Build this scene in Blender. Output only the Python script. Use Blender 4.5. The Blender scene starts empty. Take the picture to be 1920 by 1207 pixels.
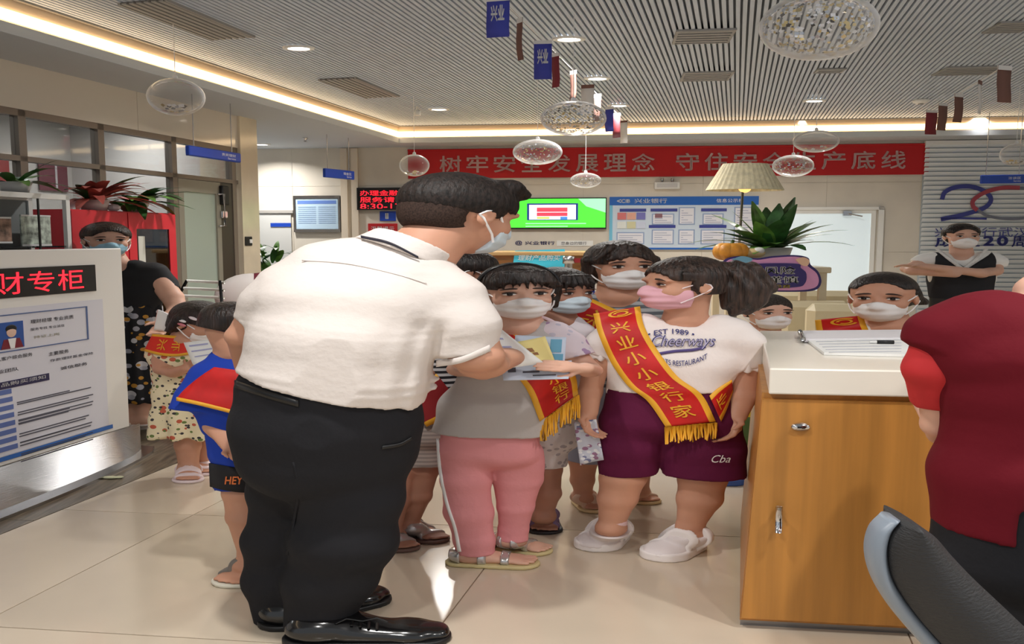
import bpy, math, random
import numpy as np
from math import sin, cos, pi, atan, radians
from mathutils import Vector, Matrix

random.seed(7)
SC = bpy.context.scene
COL = SC.collection

# ---------------------------------------------------------------- camera
FPX = 1550.0                      # focal length in pixels of the 1920x1207 frame
PITCH = atan((603.5 - 445) / FPX)
CAMH = 1.5
cam_d = bpy.data.cameras.new('camera')
cam_d.sensor_fit = 'HORIZONTAL'
cam_d.sensor_width = 36.0
cam_d.lens = FPX / 1920 * 36.0
cam_d.clip_start = 0.05
cam_d.clip_end = 100
cam = bpy.data.objects.new('camera', cam_d)
cam.location = (0, 0, CAMH)
cam.rotation_euler = (pi / 2 - PITCH, 0, 0)
COL.objects.link(cam)
SC.camera = cam

# ---------------------------------------------------------------- world, exposure
SC.view_settings.view_transform = 'Standard'
SC.view_settings.look = 'None'
SC.view_settings.gamma = 1
SC.view_settings.use_curve_mapping = False
SC.view_settings.exposure = 0.38
SC.cycles.max_bounces = 8
SC.cycles.transparent_max_bounces = 24
SC.cycles.sample_clamp_indirect = 4.0
SC.cycles.caustics_reflective = False
SC.cycles.caustics_refractive = False
W_ = bpy.data.worlds.new('world')
SC.world = W_
W_.use_nodes = True
W_.node_tree.nodes['Background'].inputs[0].default_value = (0.9, 0.95, 1.0, 1)
W_.node_tree.nodes['Background'].inputs[1].default_value = 0.46   # overcast daylight through the glass front behind the viewer

# ---------------------------------------------------------------- geometry of the place
def ray(px, py):
    a = (px - 960) / FPX
    b = (603.5 - py) / FPX
    k = cos(PITCH) + b * sin(PITCH)
    return Vector((a / k, 1.0, (-sin(PITCH) + b * cos(PITCH)) / k))
def P(px, py, Y):
    r = ray(px, py)
    return Vector((r.x * Y, Y, CAMH + r.z * Y))
def atz(px, py, z):
    r = ray(px, py)
    Y = (z - CAMH) / r.z
    return Vector((r.x * Y, Y, z))
DV = Vector((0.2696, 1, 0)).normalized()     # along the room
WV = Vector((0.9935, -0.114, 0)).normalized()  # along the back wall
D_ROT = -math.atan2(DV.x, DV.y)
W_ROT = math.atan2(WV.y, WV.x)
B0 = Vector((0, 12.0, 0))                    # a point of the back wall
WN = Vector((WV.y, -WV.x, 0))                # towards the viewer
def uz(px, py, off=0.0):
    r = ray(px, py)
    o = Vector((0, 0, CAMH))
    q = B0 + WN * off
    t = (q - o).dot(WN) / r.dot(WN)
    p = o + r * t
    return (p - q).dot(WV), p.z
def wallpt(u, z, off=0.0):
    p = B0 + WV * u + WN * off
    return Vector((p.x, p.y, z))
SOFFIT = 2.8
TRAY = 3.03
LP0 = Vector((-3.76, 6.24, 0))               # a point of the left partition
def dw(d, w, z=0):
    p = DV * d + WV * w
    return Vector((p.x, p.y, z))
def todw(p):
    det = DV.x * WV.y - DV.y * WV.x
    return (p.x * WV.y - p.y * WV.x) / det, (DV.x * p.y - DV.y * p.x) / det

# ---------------------------------------------------------------- materials
def lin(c):
    r = []
    for v in c[:3]:
        v = v / 255.0
        r.append(v / 12.92 if v <= 0.04045 else ((v + 0.055) / 1.055) ** 2.4)
    return tuple(r) + (1.0,)
MATS = {}
def mat(name, rgb=(200, 200, 200), rough=0.5, spec=0.5, metal=0.0, noise=None, bump=None, emit=None,
        trans=None, sss=0.0, wave=None, coat=0.0, milky=0.0):
    """procedural material: noise=(scale, amount[, stretch xyz]), bump=(scale, strength[, stretch]), wave=(scale, rgb2, dir)"""
    if name in MATS:
        return MATS[name]
    m = bpy.data.materials.new(name)
    m.use_nodes = True
    nt = m.node_tree
    N = nt.nodes
    L = nt.links
    b = N['Principled BSDF']
    base = lin(rgb)
    b.inputs['Base Color'].default_value = base
    b.inputs['Roughness'].default_value = rough
    b.inputs['Specular IOR Level'].default_value = spec
    b.inputs['Metallic'].default_value = metal
    if coat:
        b.inputs['Coat Weight'].default_value = coat
        b.inputs['Coat Roughness'].default_value = 0.08
    if sss:
        b.inputs['Subsurface Weight'].default_value = sss
        b.inputs['Subsurface Radius'].default_value = (0.02, 0.008, 0.004)
        b.inputs['Subsurface Scale'].default_value = 0.5
    tc = None
    def coords(stretch):
        nonlocal tc
        if tc is None:
            tc = N.new('ShaderNodeTexCoord')
        mp = N.new('ShaderNodeMapping')
        mp.inputs['Scale'].default_value = stretch
        L.new(tc.outputs['Object'], mp.inputs['Vector'])
        return mp.outputs['Vector']
    if noise:
        st = noise[2] if len(noise) > 2 else (1, 1, 1)
        n = N.new('ShaderNodeTexNoise')
        n.inputs['Scale'].default_value = noise[0]
        n.inputs['Detail'].default_value = 4
        L.new(coords(st), n.inputs['Vector'])
        r = N.new('ShaderNodeValToRGB')
        a = noise[1]
        dark = noise[3] if len(noise) > 3 else tuple(c * (1 - a) for c in rgb)
        lite = noise[4] if len(noise) > 4 else tuple(min(255, c * (1 + a * 0.5)) for c in rgb)
        r.color_ramp.elements[0].position = 0.32
        r.color_ramp.elements[0].color = lin(dark)
        r.color_ramp.elements[1].position = 0.68
        r.color_ramp.elements[1].color = lin(lite)
        L.new(n.outputs['Fac'], r.inputs['Fac'])
        L.new(r.outputs['Color'], b.inputs['Base Color'])
    if wave:
        w = N.new('ShaderNodeTexWave')
        w.wave_type = 'BANDS'
        w.bands_direction = wave[2]
        w.inputs['Scale'].default_value = wave[0]
        L.new(coords((1, 1, 1)), w.inputs['Vector'])
        r = N.new('ShaderNodeValToRGB')
        r.color_ramp.elements[0].position = 0.45
        r.color_ramp.elements[0].color = base
        r.color_ramp.elements[1].position = 0.55
        r.color_ramp.elements[1].color = lin(wave[1])
        L.new(w.outputs['Color'], r.inputs['Fac'])
        L.new(r.outputs['Color'], b.inputs['Base Color'])
    if bump:
        st = bump[2] if len(bump) > 2 else (1, 1, 1)
        n = N.new('ShaderNodeTexNoise')
        n.inputs['Scale'].default_value = bump[0]
        n.inputs['Detail'].default_value = 3
        L.new(coords(st), n.inputs['Vector'])
        bp = N.new('ShaderNodeBump')
        bp.inputs['Strength'].default_value = bump[1]
        bp.inputs['Distance'].default_value = 0.02
        L.new(n.outputs['Fac'], bp.inputs['Height'])
        L.new(bp.outputs['Normal'], b.inputs['Normal'])
    if emit:
        b.inputs['Emission Color'].default_value = lin(emit[0])
        b.inputs['Emission Strength'].default_value = emit[1]
    if trans is not None:                     # thin clear sheet: see-through with a glossy skin
        out = N['Material Output']
        g = N.new('ShaderNodeBsdfGlossy')
        g.inputs['Roughness'].default_value = rough
        g.inputs['Color'].default_value = (1, 1, 1, 1)
        t = N.new('ShaderNodeBsdfTransparent')
        t.inputs['Color'].default_value = base
        f = N.new('ShaderNodeLayerWeight')
        f.inputs['Blend'].default_value = trans
        mx = N.new('ShaderNodeMixShader')
        L.new(f.outputs['Fresnel'], mx.inputs[0])
        L.new(t.outputs[0], mx.inputs[1])
        L.new(g.outputs[0], mx.inputs[2])
        last = mx.outputs[0]
        if milky:
            df = N.new('ShaderNodeBsdfDiffuse')
            df.inputs['Color'].default_value = (.9, .9, .9, 1)
            m2 = N.new('ShaderNodeMixShader')
            f2 = N.new('ShaderNodeLayerWeight')
            f2.inputs['Blend'].default_value = .35
            rr = N.new('ShaderNodeMath')
            rr.operation = 'MULTIPLY_ADD'
            rr.inputs[1].default_value = .55
            rr.inputs[2].default_value = milky
            L.new(f2.outputs['Facing'], rr.inputs[0])
            L.new(rr.outputs[0], m2.inputs[0])
            L.new(last, m2.inputs[1])
            L.new(df.outputs[0], m2.inputs[2])
            last = m2.outputs[0]
        L.new(last, out.inputs['Surface'])
    MATS[name] = m
    return m

def spots(name, base, cols, scale, size=0.35, rough=0.8):
    """a printed fabric: voronoi spots of several colours on a base colour"""
    m = mat(name, base, rough)
    nt = m.node_tree
    N = nt.nodes
    L = nt.links
    b = N['Principled BSDF']
    tc = N.new('ShaderNodeTexCoord')
    prev = None
    for i, c in enumerate(cols):
        mp = N.new('ShaderNodeMapping')
        mp.inputs['Location'].default_value = (i * 3.7, i * 1.3, i * 2.1)
        mp.inputs['Scale'].default_value = (1 / 1.7, 1, 1)
        L.new(tc.outputs['Object'], mp.inputs['Vector'])
        v = N.new('ShaderNodeTexVoronoi')
        v.inputs['Scale'].default_value = scale * (0.85 + 0.3 * i)
        L.new(mp.outputs['Vector'], v.inputs['Vector'])
        r = N.new('ShaderNodeMath')
        r.operation = 'LESS_THAN'
        r.inputs[1].default_value = size
        L.new(v.outputs['Distance'], r.inputs[0])
        mx = N.new('ShaderNodeMix')
        mx.data_type = 'RGBA'
        L.new(r.outputs[0], mx.inputs['Factor'])
        if prev is None:
            mx.inputs['A'].default_value = lin(base)
        else:
            L.new(prev, mx.inputs['A'])
        mx.inputs['B'].default_value = lin(c)
        prev = mx.outputs['Result']
    L.new(prev, b.inputs['Base Color'])
    return m

# ---------------------------------------------------------------- object helpers
def link(o, parent=None):
    COL.objects.link(o)
    if parent is not None:
        o.parent = parent
    return o
def thing(name, label, cat, loc=(0, 0, 0), rz=0.0, group=None):
    o = bpy.data.objects.new(name, None)
    o.empty_display_size = 0.1
    o.location = loc
    o.rotation_euler = (0, 0, rz)
    link(o)
    return tag(o, label, cat, group)
def tag(o, label, cat, group=None):
    o['label'] = label
    o['category'] = cat
    if group:
        o['group'] = group
    return o
def structure(o):
    o['kind'] = 'structure'
    return o

def mesh_np(name, V, Fq, mats, smooth=True, midx=None):
    """mesh from an (n,3) array and an (m,3|4) face array"""
    me = bpy.data.meshes.new(name)
    V = np.asarray(V, dtype=np.float32)
    Fq = np.asarray(Fq, dtype=np.int32)
    me.vertices.add(len(V))
    me.vertices.foreach_set('co', V.ravel())
    n = Fq.shape[1]
    me.loops.add(Fq.size)
    me.loops.foreach_set('vertex_index', Fq.ravel())
    me.polygons.add(len(Fq))
    me.polygons.foreach_set('loop_start', np.arange(0, Fq.size, n, dtype=np.int32))
    me.polygons.foreach_set('loop_total', np.full(len(Fq), n, dtype=np.int32))
    if midx is not None:
        me.polygons.foreach_set('material_index', np.asarray(midx, dtype=np.int32))
    me.polygons.foreach_set('use_smooth', np.full(len(Fq), bool(smooth)))
    for m in (mats if isinstance(mats, (list, tuple)) else [mats]):
        me.materials.append(m)
    me.update(calc_edges=True)
    me.validate()
    return me

class MB:
    """collects shapes into one mesh"""
    def __init__(self):
        self.v = []
        self.f = []
        self.mi = []
        self.cur = 0
    def add(self, vs, fs):
        n = len(self.v)
        self.v += [tuple(p) for p in vs]
        self.f += [tuple(i + n for i in f) for f in fs]
        self.mi += [self.cur] * len(fs)
        return self
    def box(self, x0, x1, y0, y1, z0, z1, bev=0.0):
        if bev <= 0:
            vs = [(x, y, z) for z in (z0, z1) for y in (y0, y1) for x in (x0, x1)]
            return self.add(vs, [(0, 2, 3, 1), (4, 5, 7, 6), (0, 1, 5, 4), (2, 6, 7, 3), (0, 4, 6, 2), (1, 3, 7, 5)])
        b = min(bev, (x1 - x0) * .45, (y1 - y0) * .45, (z1 - z0) * .45)
        vs = []
        idx = {}
        for k, (sx, sy, sz) in enumerate([(a, c, d) for a in (0, 1) for c in (0, 1) for d in (0, 1)]):
            X, Y, Z = (x0, x1)[sx], (y0, y1)[sy], (z0, z1)[sz]
            ix, iy, iz = (b, -b)[sx], (b, -b)[sy], (b, -b)[sz]
            idx[(sx, sy, sz)] = (len(vs), len(vs) + 1, len(vs) + 2)
            vs += [(X, Y + iy, Z + iz), (X + ix, Y, Z + iz), (X + ix, Y + iy, Z)]
        fs = []
        for s in (0, 1):
            q = [idx[(s, 0, 0)][0], idx[(s, 1, 0)][0], idx[(s, 1, 1)][0], idx[(s, 0, 1)][0]]
            fs.append(q if s else q[::-1])
            q = [idx[(0, s, 0)][1], idx[(1, s, 0)][1], idx[(1, s, 1)][1], idx[(0, s, 1)][1]]
            fs.append(q[::-1] if s else q)
            q = [idx[(0, 0, s)][2], idx[(1, 0, s)][2], idx[(1, 1, s)][2], idx[(0, 1, s)][2]]
            fs.append(q if s else q[::-1])
        for a in (0, 1):
            for c in (0, 1):
                fs.append([idx[(a, c, 0)][0], idx[(a, c, 1)][0], idx[(a, c, 1)][1], idx[(a, c, 0)][1]])
                fs.append([idx[(a, 0, c)][0], idx[(a, 1, c)][0], idx[(a, 1, c)][2], idx[(a, 0, c)][2]])
                fs.append([idx[(0, a, c)][1], idx[(1, a, c)][1], idx[(1, a, c)][2], idx[(0, a, c)][2]])
        for k in idx:
            fs.append(list(idx[k]))
        return self.add(vs, fs)
    def prism(self, pts, n0, n1):
        """closed polygon pts extruded: every point p -> p+n0 .. p+n1"""
        k = len(pts)
        n0 = Vector(n0)
        n1 = Vector(n1)
        vs = [Vector(p) + n0 for p in pts] + [Vector(p) + n1 for p in pts]
        fs = [tuple(range(k))[::-1], tuple(range(k, 2 * k))]
        fs += [(i, (i + 1) % k, k + (i + 1) % k, k + i) for i in range(k)]
        return self.add(vs, fs)
    def quad(self, a, b, c, d):
        return self.add([a, b, c, d], [(0, 1, 2, 3)])
    def lathe(self, prof, seg=24, c=(0, 0, 0), sx=1.0, sy=1.0, caps=True):
        vs = []
        fs = []
        for r, z in prof:
            for i in range(seg):
                t = 2 * pi * i / seg
                vs.append((c[0] + r * cos(t) * sx, c[1] + r * sin(t) * sy, c[2] + z))
        for j in range(len(prof) - 1):
            for i in range(seg):
                i2 = (i + 1) % seg
                fs.append((j * seg + i, j * seg + i2, (j + 1) * seg + i2, (j + 1) * seg + i))
        if caps:
            fs.append(tuple(range(seg))[::-1])
            fs.append(tuple(range((len(prof) - 1) * seg, len(prof) * seg)))
        return self.add(vs, fs)
    def tube(self, pts, r, seg=8, sx=1.0):
        pts = [Vector(p) for p in pts]
        rs = r if isinstance(r, (list, tuple)) else [r] * len(pts)
        vs = []
        fs = []
        up = Vector((0, 0, 1))
        for i, p in enumerate(pts):
            t = (pts[min(i + 1, len(pts) - 1)] - pts[max(i - 1, 0)])
            t = t.normalized() if t.length > 1e-9 else Vector((0, 0, 1))
            a = t.cross(up)
            if a.length < 0.05:
                a = t.cross(Vector((0, 1, 0)))
            a.normalize()
            b = a.cross(t)
            for k in range(seg):
                th = 2 * pi * k / seg
                o = a * cos(th) * rs[i] + b * sin(th) * rs[i]
                vs.append((p.x + o.x * sx, p.y + o.y, p.z + o.z))
        for j in range(len(pts) - 1):
            for k in range(seg):
                k2 = (k + 1) % seg
                fs.append((j * seg + k, j * seg + k2, (j + 1) * seg + k2, (j + 1) * seg + k))
        fs.append(tuple(range(seg)))
        fs.append(tuple(range((len(pts) - 1) * seg, len(pts) * seg))[::-1])
        return self.add(vs, fs)
    def ell(self, c, r, seg=16, rings=10, M=None):
        vs = []
        fs = []
        for j in range(rings + 1):
            ph = pi * j / rings
            for i in range(seg):
                th = 2 * pi * i / seg
                p = Vector((sin(ph) * cos(th) * r[0], sin(ph) * sin(th) * r[1], cos(ph) * r[2]))
                if M is not None:
                    p = M @ p
                vs.append((c[0] + p.x, c[1] + p.y, c[2] + p.z))
        for j in range(rings):
            for i in range(seg):
                i2 = (i + 1) % seg
                fs.append((j * seg + i, (j + 1) * seg + i, (j + 1) * seg + i2, j * seg + i2))
        return self.add(vs, fs)
    def leaf(self, base, d, length, width, droop, up=Vector((0, 0, 1)), sx=1.0, n=6):
        """a bent leaf blade with a raised midrib"""
        d = Vector(d).normalized()
        side = d.cross(up)
        if side.length < 0.05:
            side = Vector((1, 0, 0))
        side.normalize()
        vs = []
        fs = []
        p = Vector(base)
        dirv = d.copy()
        for i in range(n + 1):
            t = i / n
            wv = width * (sin(pi * min(1, t * 0.92 + 0.06)) ** 0.8) * (1 - 0.25 * t)
            nrm = side.cross(dirv)
            for s, lift in ((-1, 0.15), (0, 0), (1, 0.15)):
                q = p + side * (s * wv) + nrm * (lift * wv)
                vs.append((base[0] + (q.x - base[0]) * sx, q.y, q.z))
            p = p + dirv * (length / n)
            dirv = (dirv + Vector((0, 0, -droop / n))).normalized()
        for i in range(n):
            for s in (0, 1):
                a = i * 3 + s
                fs.append((a, a + 1, a + 4, a + 3))
        return self.add(vs, fs)
    def build(self, name, mats, parent=None, smooth=False, loc=None, rz=None):
        me = bpy.data.meshes.new(name)
        me.from_pydata(self.v, [], self.f)
        for m in (mats if isinstance(mats, (list, tuple)) else [mats]):
            me.materials.append(m)
        if any(self.mi):
            me.polygons.foreach_set('material_index', self.mi)
        me.polygons.foreach_set('use_smooth', [bool(smooth)] * len(self.f))
        me.validate()
        me.update()
        o = bpy.data.objects.new(name, me)
        if loc is not None:
            o.location = loc
        if rz is not None:
            o.rotation_euler = (0, 0, rz)
        return link(o, parent)

def box(name, m, parent, x0, x1, y0, y1, z0, z1, bev=0.0):
    return MB().box(x0, x1, y0, y1, z0, z1, bev).build(name, m, parent)
def copy_part(o, parent, loc=None):
    c = o.copy()
    COL.objects.link(c)
    c.parent = parent
    if loc is not None:
        c.location = loc
    return c

# ---------------------------------------------------------------- lettering
_TXT = {}
def text_arrays(body, bold=0.0, shear=0.0):
    """2-D outline triangles of a string, normalised to its bounding box"""
    key = (body, bold, shear)
    if key in _TXT:
        return _TXT[key]
    cu = bpy.data.curves.new('lettering', 'FONT')
    cu.body = body
    cu.size = 1.0
    cu.resolution_u = 3
    cu.offset = min(bold, 0.0)
    cu.shear = shear
    o = bpy.data.objects.new('lettering', cu)
    COL.objects.link(o)
    dg = bpy.context.evaluated_depsgraph_get()
    dg.update()
    me = bpy.data.meshes.new_from_object(o.evaluated_get(dg))
    V = np.empty(len(me.vertices) * 3, dtype=np.float32)
    me.vertices.foreach_get('co', V)
    V = V.reshape(-1, 3)[:, :2]
    me.calc_loop_triangles()
    T = np.empty(len(me.loop_triangles) * 3, dtype=np.int32)
    me.loop_triangles.foreach_get('vertices', T)
    T = T.reshape(-1, 3)
    COL.objects.unlink(o)
    bpy.data.objects.remove(o)
    bpy.data.meshes.remove(me)
    bpy.data.curves.remove(cu)
    if bold > 0 and len(V):                     # heavier strokes: the same outline laid down a few times, slightly shifted
        n = len(V)
        b_ = bold * 0.8
        sh = ((0, 0), (b_, 0), (-b_, 0), (0, b_), (0, -b_))
        V = np.concatenate([V + np.array(q, np.float32) for q in sh])
        T = np.concatenate([T + n * i for i in range(5)])
    if len(V):
        lo = V.min(0)
        hi = V.max(0)
        V = (V - lo) / np.maximum(hi - lo, 1e-6)
    _TXT[key] = (V, T)
    return _TXT[key]
def letters(name, body, m, parent, x, z, w, h, y, bold=0.0, shear=0.0, kind=None):
    """lettering in the local plane y=const, fitted into the rectangle x..x+w, z..z+h"""
    V, T = text_arrays(body, bold, shear)
    Q = np.stack([x + V[:, 0] * w, np.full(len(V), y), z + V[:, 1] * h], 1)
    o = bpy.data.objects.new(name, mesh_np(name, Q, T, m, smooth=False))
    return link(o, parent)
# ---------------------------------------------------------------- implicit surfaces -> one continuous mesh
def _cap(a, b, ra, rb, flata=False, flatb=False, stretch=None):
    a = np.asarray(a, np.float32)
    b = np.asarray(b, np.float32)
    ba = b - a
    L2 = float(ba @ ba) + 1e-9
    Ln = L2 ** 0.5
    def fn(x, y, z):
        px, py, pz = x - a[0], y - a[1], z - a[2]
        hu = (px * ba[0] + py * ba[1] + pz * ba[2]) / L2
        h = np.clip(hu, 0, 1)
        d = np.sqrt((px - h * ba[0]) ** 2 + (py - h * ba[1]) ** 2 + (pz - h * ba[2]) ** 2) - (ra + (rb - ra) * h)
        if flata:
            d = np.maximum(d, -hu * Ln)
        if flatb:
            d = np.maximum(d, (hu - 1) * Ln)
        return d
    r = np.array([max(ra, rb)] * 3, np.float32)
    return fn, np.minimum(a, b) - r, np.maximum(a, b) + r
def _ell(c, r, R=None):
    c = np.asarray(c, np.float32)
    r = np.asarray(r, np.float32)
    R = np.eye(3, dtype=np.float32) if R is None else np.asarray(R, np.float32)   # columns = local axes
    def fn(x, y, z):
        px, py, pz = x - c[0], y - c[1], z - c[2]
        l0 = px * R[0, 0] + py * R[1, 0] + pz * R[2, 0]
        l1 = px * R[0, 1] + py * R[1, 1] + pz * R[2, 1]
        l2 = px * R[0, 2] + py * R[1, 2] + pz * R[2, 2]
        k0 = np.sqrt((l0 / r[0]) ** 2 + (l1 / r[1]) ** 2 + (l2 / r[2]) ** 2)
        k1 = np.sqrt((l0 / r[0] ** 2) ** 2 + (l1 / r[1] ** 2) ** 2 + (l2 / r[2] ** 2) ** 2) + 1e-6
        return k0 * (k0 - 1) / k1
    e = np.abs(R) @ r
    return fn, c - e, c + e

class Shape:
    """smooth union / subtraction of primitives in a figure's own space"""
    def __init__(self):
        self.it = []
        self.post = []          # functions (d, x, y, z) -> d applied at the end
    def add(self, prim, k=0.02):
        self.it.append(('+', k) + prim)
        return self
    def sub(self, prim, k=0.01):
        self.it.append(('-', k) + prim)
        return self
    def cap(self, a, b, ra, rb, k=0.02, **kw):
        return self.add(_cap(a, b, ra, rb, **kw), k)
    def ell(self, c, r, R=None, k=0.02):
        return self.add(_ell(c, r, R), k)
    def at(self, x, y, z):
        d = None
        for op, k, fn, lo, hi in self.it:
            e = fn(x, y, z)
            d = e if d is None else _mix(op, d, e, k)
        for g in self.post:
            d = g(d, x, y, z)
        return d
    def mesh(self, h, clip=None):
        plus = [i for i in self.it if i[0] == '+']
        lo = np.min([i[3] for i in plus], 0) - 3 * h
        hi = np.max([i[4] for i in plus], 0) + 3 * h
        if clip is not None:
            lo = np.maximum(lo, clip[0])
            hi = np.minimum(hi, clip[1])
        n = np.maximum(np.ceil((hi - lo) / h).astype(int) + 1, 3)
        ax = [(lo[i] + h * np.arange(n[i])).astype(np.float32) for i in range(3)]
        F = np.full(n, 1.0, np.float32)
        for op, k, fn, l, u in self.it:
            m = k + 4 * h
            s = []
            for i in range(3):
                a = int(np.searchsorted(ax[i], l[i] - m))
                b = int(np.searchsorted(ax[i], u[i] + m))
                s.append(slice(a, b))
            if any(q.stop - q.start <= 0 for q in s):
                continue
            e = fn(ax[0][s[0]][:, None, None], ax[1][s[1]][None, :, None], ax[2][s[2]][None, None, :])
            F[tuple(s)] = _mix(op, F[tuple(s)], e, k)
        for g in self.post:
            F = g(F, ax[0][:, None, None], ax[1][None, :, None], ax[2][None, None, :])
        F[0], F[-1], F[:, 0], F[:, -1], F[:, :, 0], F[:, :, -1] = 1, 1, 1, 1, 1, 1
        return surface_net(F, lo, h)
def _mix(op, d, e, k):
    if op == '+':
        if k <= 0:
            return np.minimum(d, e)
        t = np.clip(k - np.abs(d - e), 0, None) / k
        return np.minimum(d, e) - t * t * k * 0.25
    e = -e
    if k <= 0:
        return np.maximum(d, e)
    t = np.clip(k - np.abs(d - e), 0, None) / k
    return np.maximum(d, e) + t * t * k * 0.25

def surface_net(F, lo, h):
    s = F < 0
    c = [s[i:s.shape[0] - 1 + i, j:s.shape[1] - 1 + j, k:s.shape[2] - 1 + k] for i in (0, 1) for j in (0, 1) for k in (0, 1)]
    tot = np.zeros(c[0].shape, np.int8)
    for q in c:
        tot += q
    I, J, K = np.nonzero((tot > 0) & (tot < 8))
    idx = np.full(tot.shape, -1, np.int32)
    idx[I, J, K] = np.arange(len(I))
    cv = np.stack([F[I + i, J + j, K + k] for i in (0, 1) for j in (0, 1) for k in (0, 1)], 1)
    offs = np.array([(i, j, k) for i in (0, 1) for j in (0, 1) for k in (0, 1)], np.float32)
    acc = np.zeros((len(I), 3), np.float32)
    cnt = np.zeros(len(I), np.float32)
    for a in range(8):
        for b in range(a + 1, 8):
            if np.abs(offs[a] - offs[b]).sum() != 1:
                continue
            fa, fb = cv[:, a], cv[:, b]
            m = (fa < 0) != (fb < 0)
            t = np.where(m, fa / np.where(m, fa - fb, 1), 0)
            p = offs[a] + t[:, None] * (offs[b] - offs[a])
            acc += p * m[:, None]
            cnt += m
    V = lo + h * (np.stack([I, J, K], 1) + acc / cnt[:, None])
    quads = []
    for ax in range(3):
        sl0 = [slice(None)] * 3
        sl1 = [slice(None)] * 3
        sl0[ax] = slice(0, -1)
        sl1[ax] = slice(1, None)
        a, b = s[tuple(sl0)], s[tuple(sl1)]
        i, j, k = np.nonzero(a != b)
        p = np.stack([i, j, k], 1)
        u, v = (ax + 1) % 3, (ax + 2) % 3
        ok = (p[:, u] > 0) & (p[:, v] > 0) & (p[:, u] < s.shape[u] - 1) & (p[:, v] < s.shape[v] - 1)
        p = p[ok]
        ins = a[i, j, k][ok]
        def cell(du, dv):
            q = p.copy()
            q[:, u] += du
            q[:, v] += dv
            return idx[q[:, 0], q[:, 1], q[:, 2]]
        q = np.stack([cell(-1, -1), cell(0, -1), cell(0, 0), cell(-1, 0)], 1)
        q[~ins] = q[~ins][:, ::-1]
        quads.append(q)
    Q = np.concatenate(quads)
    Q = Q[(Q >= 0).all(1)]
    return V, Q

def wrinkle(amp, seed=0, freq=(9, 9, 14), warp=1.5):
    """soft cloth folds as a displacement of the surface"""
    rs = np.random.RandomState(seed)
    ws = [(rs.uniform(-1, 1, 3) * np.array(freq), rs.uniform(0, 6.28), rs.uniform(0.5, 1)) for _ in range(5)]
    def g(d, x, y, z):
        t = 0
        for w, ph, a in ws:
            t = t + a * np.sin(w[0] * x + w[1] * y + w[2] * z + ph + warp * np.sin(3.1 * w[1] * x * 0.3 + 2.3 * z + ph))
        return d + np.float32(amp / 2.5) * t
    return g
# ================================================================= materials used widely
M_WALL = mat('cream_wall', (222, 214, 200), 0.28, 0.5, noise=(1.3, 0.05))
M_SOFFIT = mat('soffit_paint', (196, 202, 208), 0.85)
M_SLAT = mat('ceiling_slat', (196, 207, 222), 0.5)
M_DARKGAP = mat('ceiling_gap', (146, 154, 164), 0.9)
M_WHITE = mat('white_paint', (236, 236, 232), 0.4)
M_BLACK = mat('black_plastic', (18, 18, 20), 0.45)
M_STEEL = mat('brushed_steel', (176, 176, 178), 0.24, metal=1.0, bump=(6, 0.05, (1, 60, 1)))
M_CHROME = mat('chrome', (210, 210, 212), 0.12, metal=1.0)
M_FRAME = mat('bronze_frame', (134, 122, 110), 0.4, metal=0.2)
M_GLASS = mat('clear_glass', (232, 240, 238), 0.03, trans=0.45)
M_TINT = mat('tinted_glass', (226, 228, 228), 0.04, trans=0.16)
M_RED = mat('banner_red', (190, 24, 30), 0.7)
M_BLUE = mat('sign_blue', (30, 70, 178), 0.35)
M_NAVY = mat('navy_print', (38, 42, 112), 0.6)
M_PAPER = mat('white_paper', (236, 236, 234), 0.7)
M_INK = mat('grey_ink', (92, 92, 104), 0.8)
M_GOLD = mat('gold_print', (232, 178, 52), 0.6)
M_WTEXT = mat('white_print', (240, 240, 240), 0.6)

# ================================================================= floor
fl = bpy.data.objects.new('floor', None)
link(structure(fl))
M_TILE = mat('polished_cream_tile', (212, 197, 176), 0.17, 0.5, noise=(0.9, 0.05), coat=0.04)
M_GROUT = mat('brown_grout', (128, 104, 84), 0.8)
TD, TW = 1.335, 1.76
W_BAND = -3.61
a, b = dw(-1, W_BAND), dw(14, W_BAND)
c, d = dw(14, 10), dw(-1, 10)
MB().prism([a, d, c, b], (0, 0, -0.06), (0, 0, -0.004)).build('grout', M_GROUT, fl)
g = 0.0032
def tile_mesh(w0, w1, d0, d1):
    return MB().prism([dw(d0, w0), dw(d0, w1), dw(d1, w1), dw(d1, w0)], (0, 0, -0.02), (0, 0, 0))
def mesh_of(mb, name, m):
    o = mb.build(name, m)
    me = o.data
    COL.objects.unlink(o)
    bpy.data.objects.remove(o)
    return me
full = mesh_of(tile_mesh(g, TW - g, g, TD - g), 'tile', M_TILE)
part_t = mesh_of(tile_mesh(TW - (-1.08 - TW - W_BAND) + 0.006, TW - g, g, TD - g), 'tile', M_TILE)
for i in range(-1, 9):
    for j in range(-2, 6):
        w0 = -1.08 + j * TW
        d0 = 2.85 - 2 * TD + i * TD
        me = part_t if j == -2 else full
        o = bpy.data.objects.new('tile', me)
        o.location = dw(d0, w0)
        link(o, fl)
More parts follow.
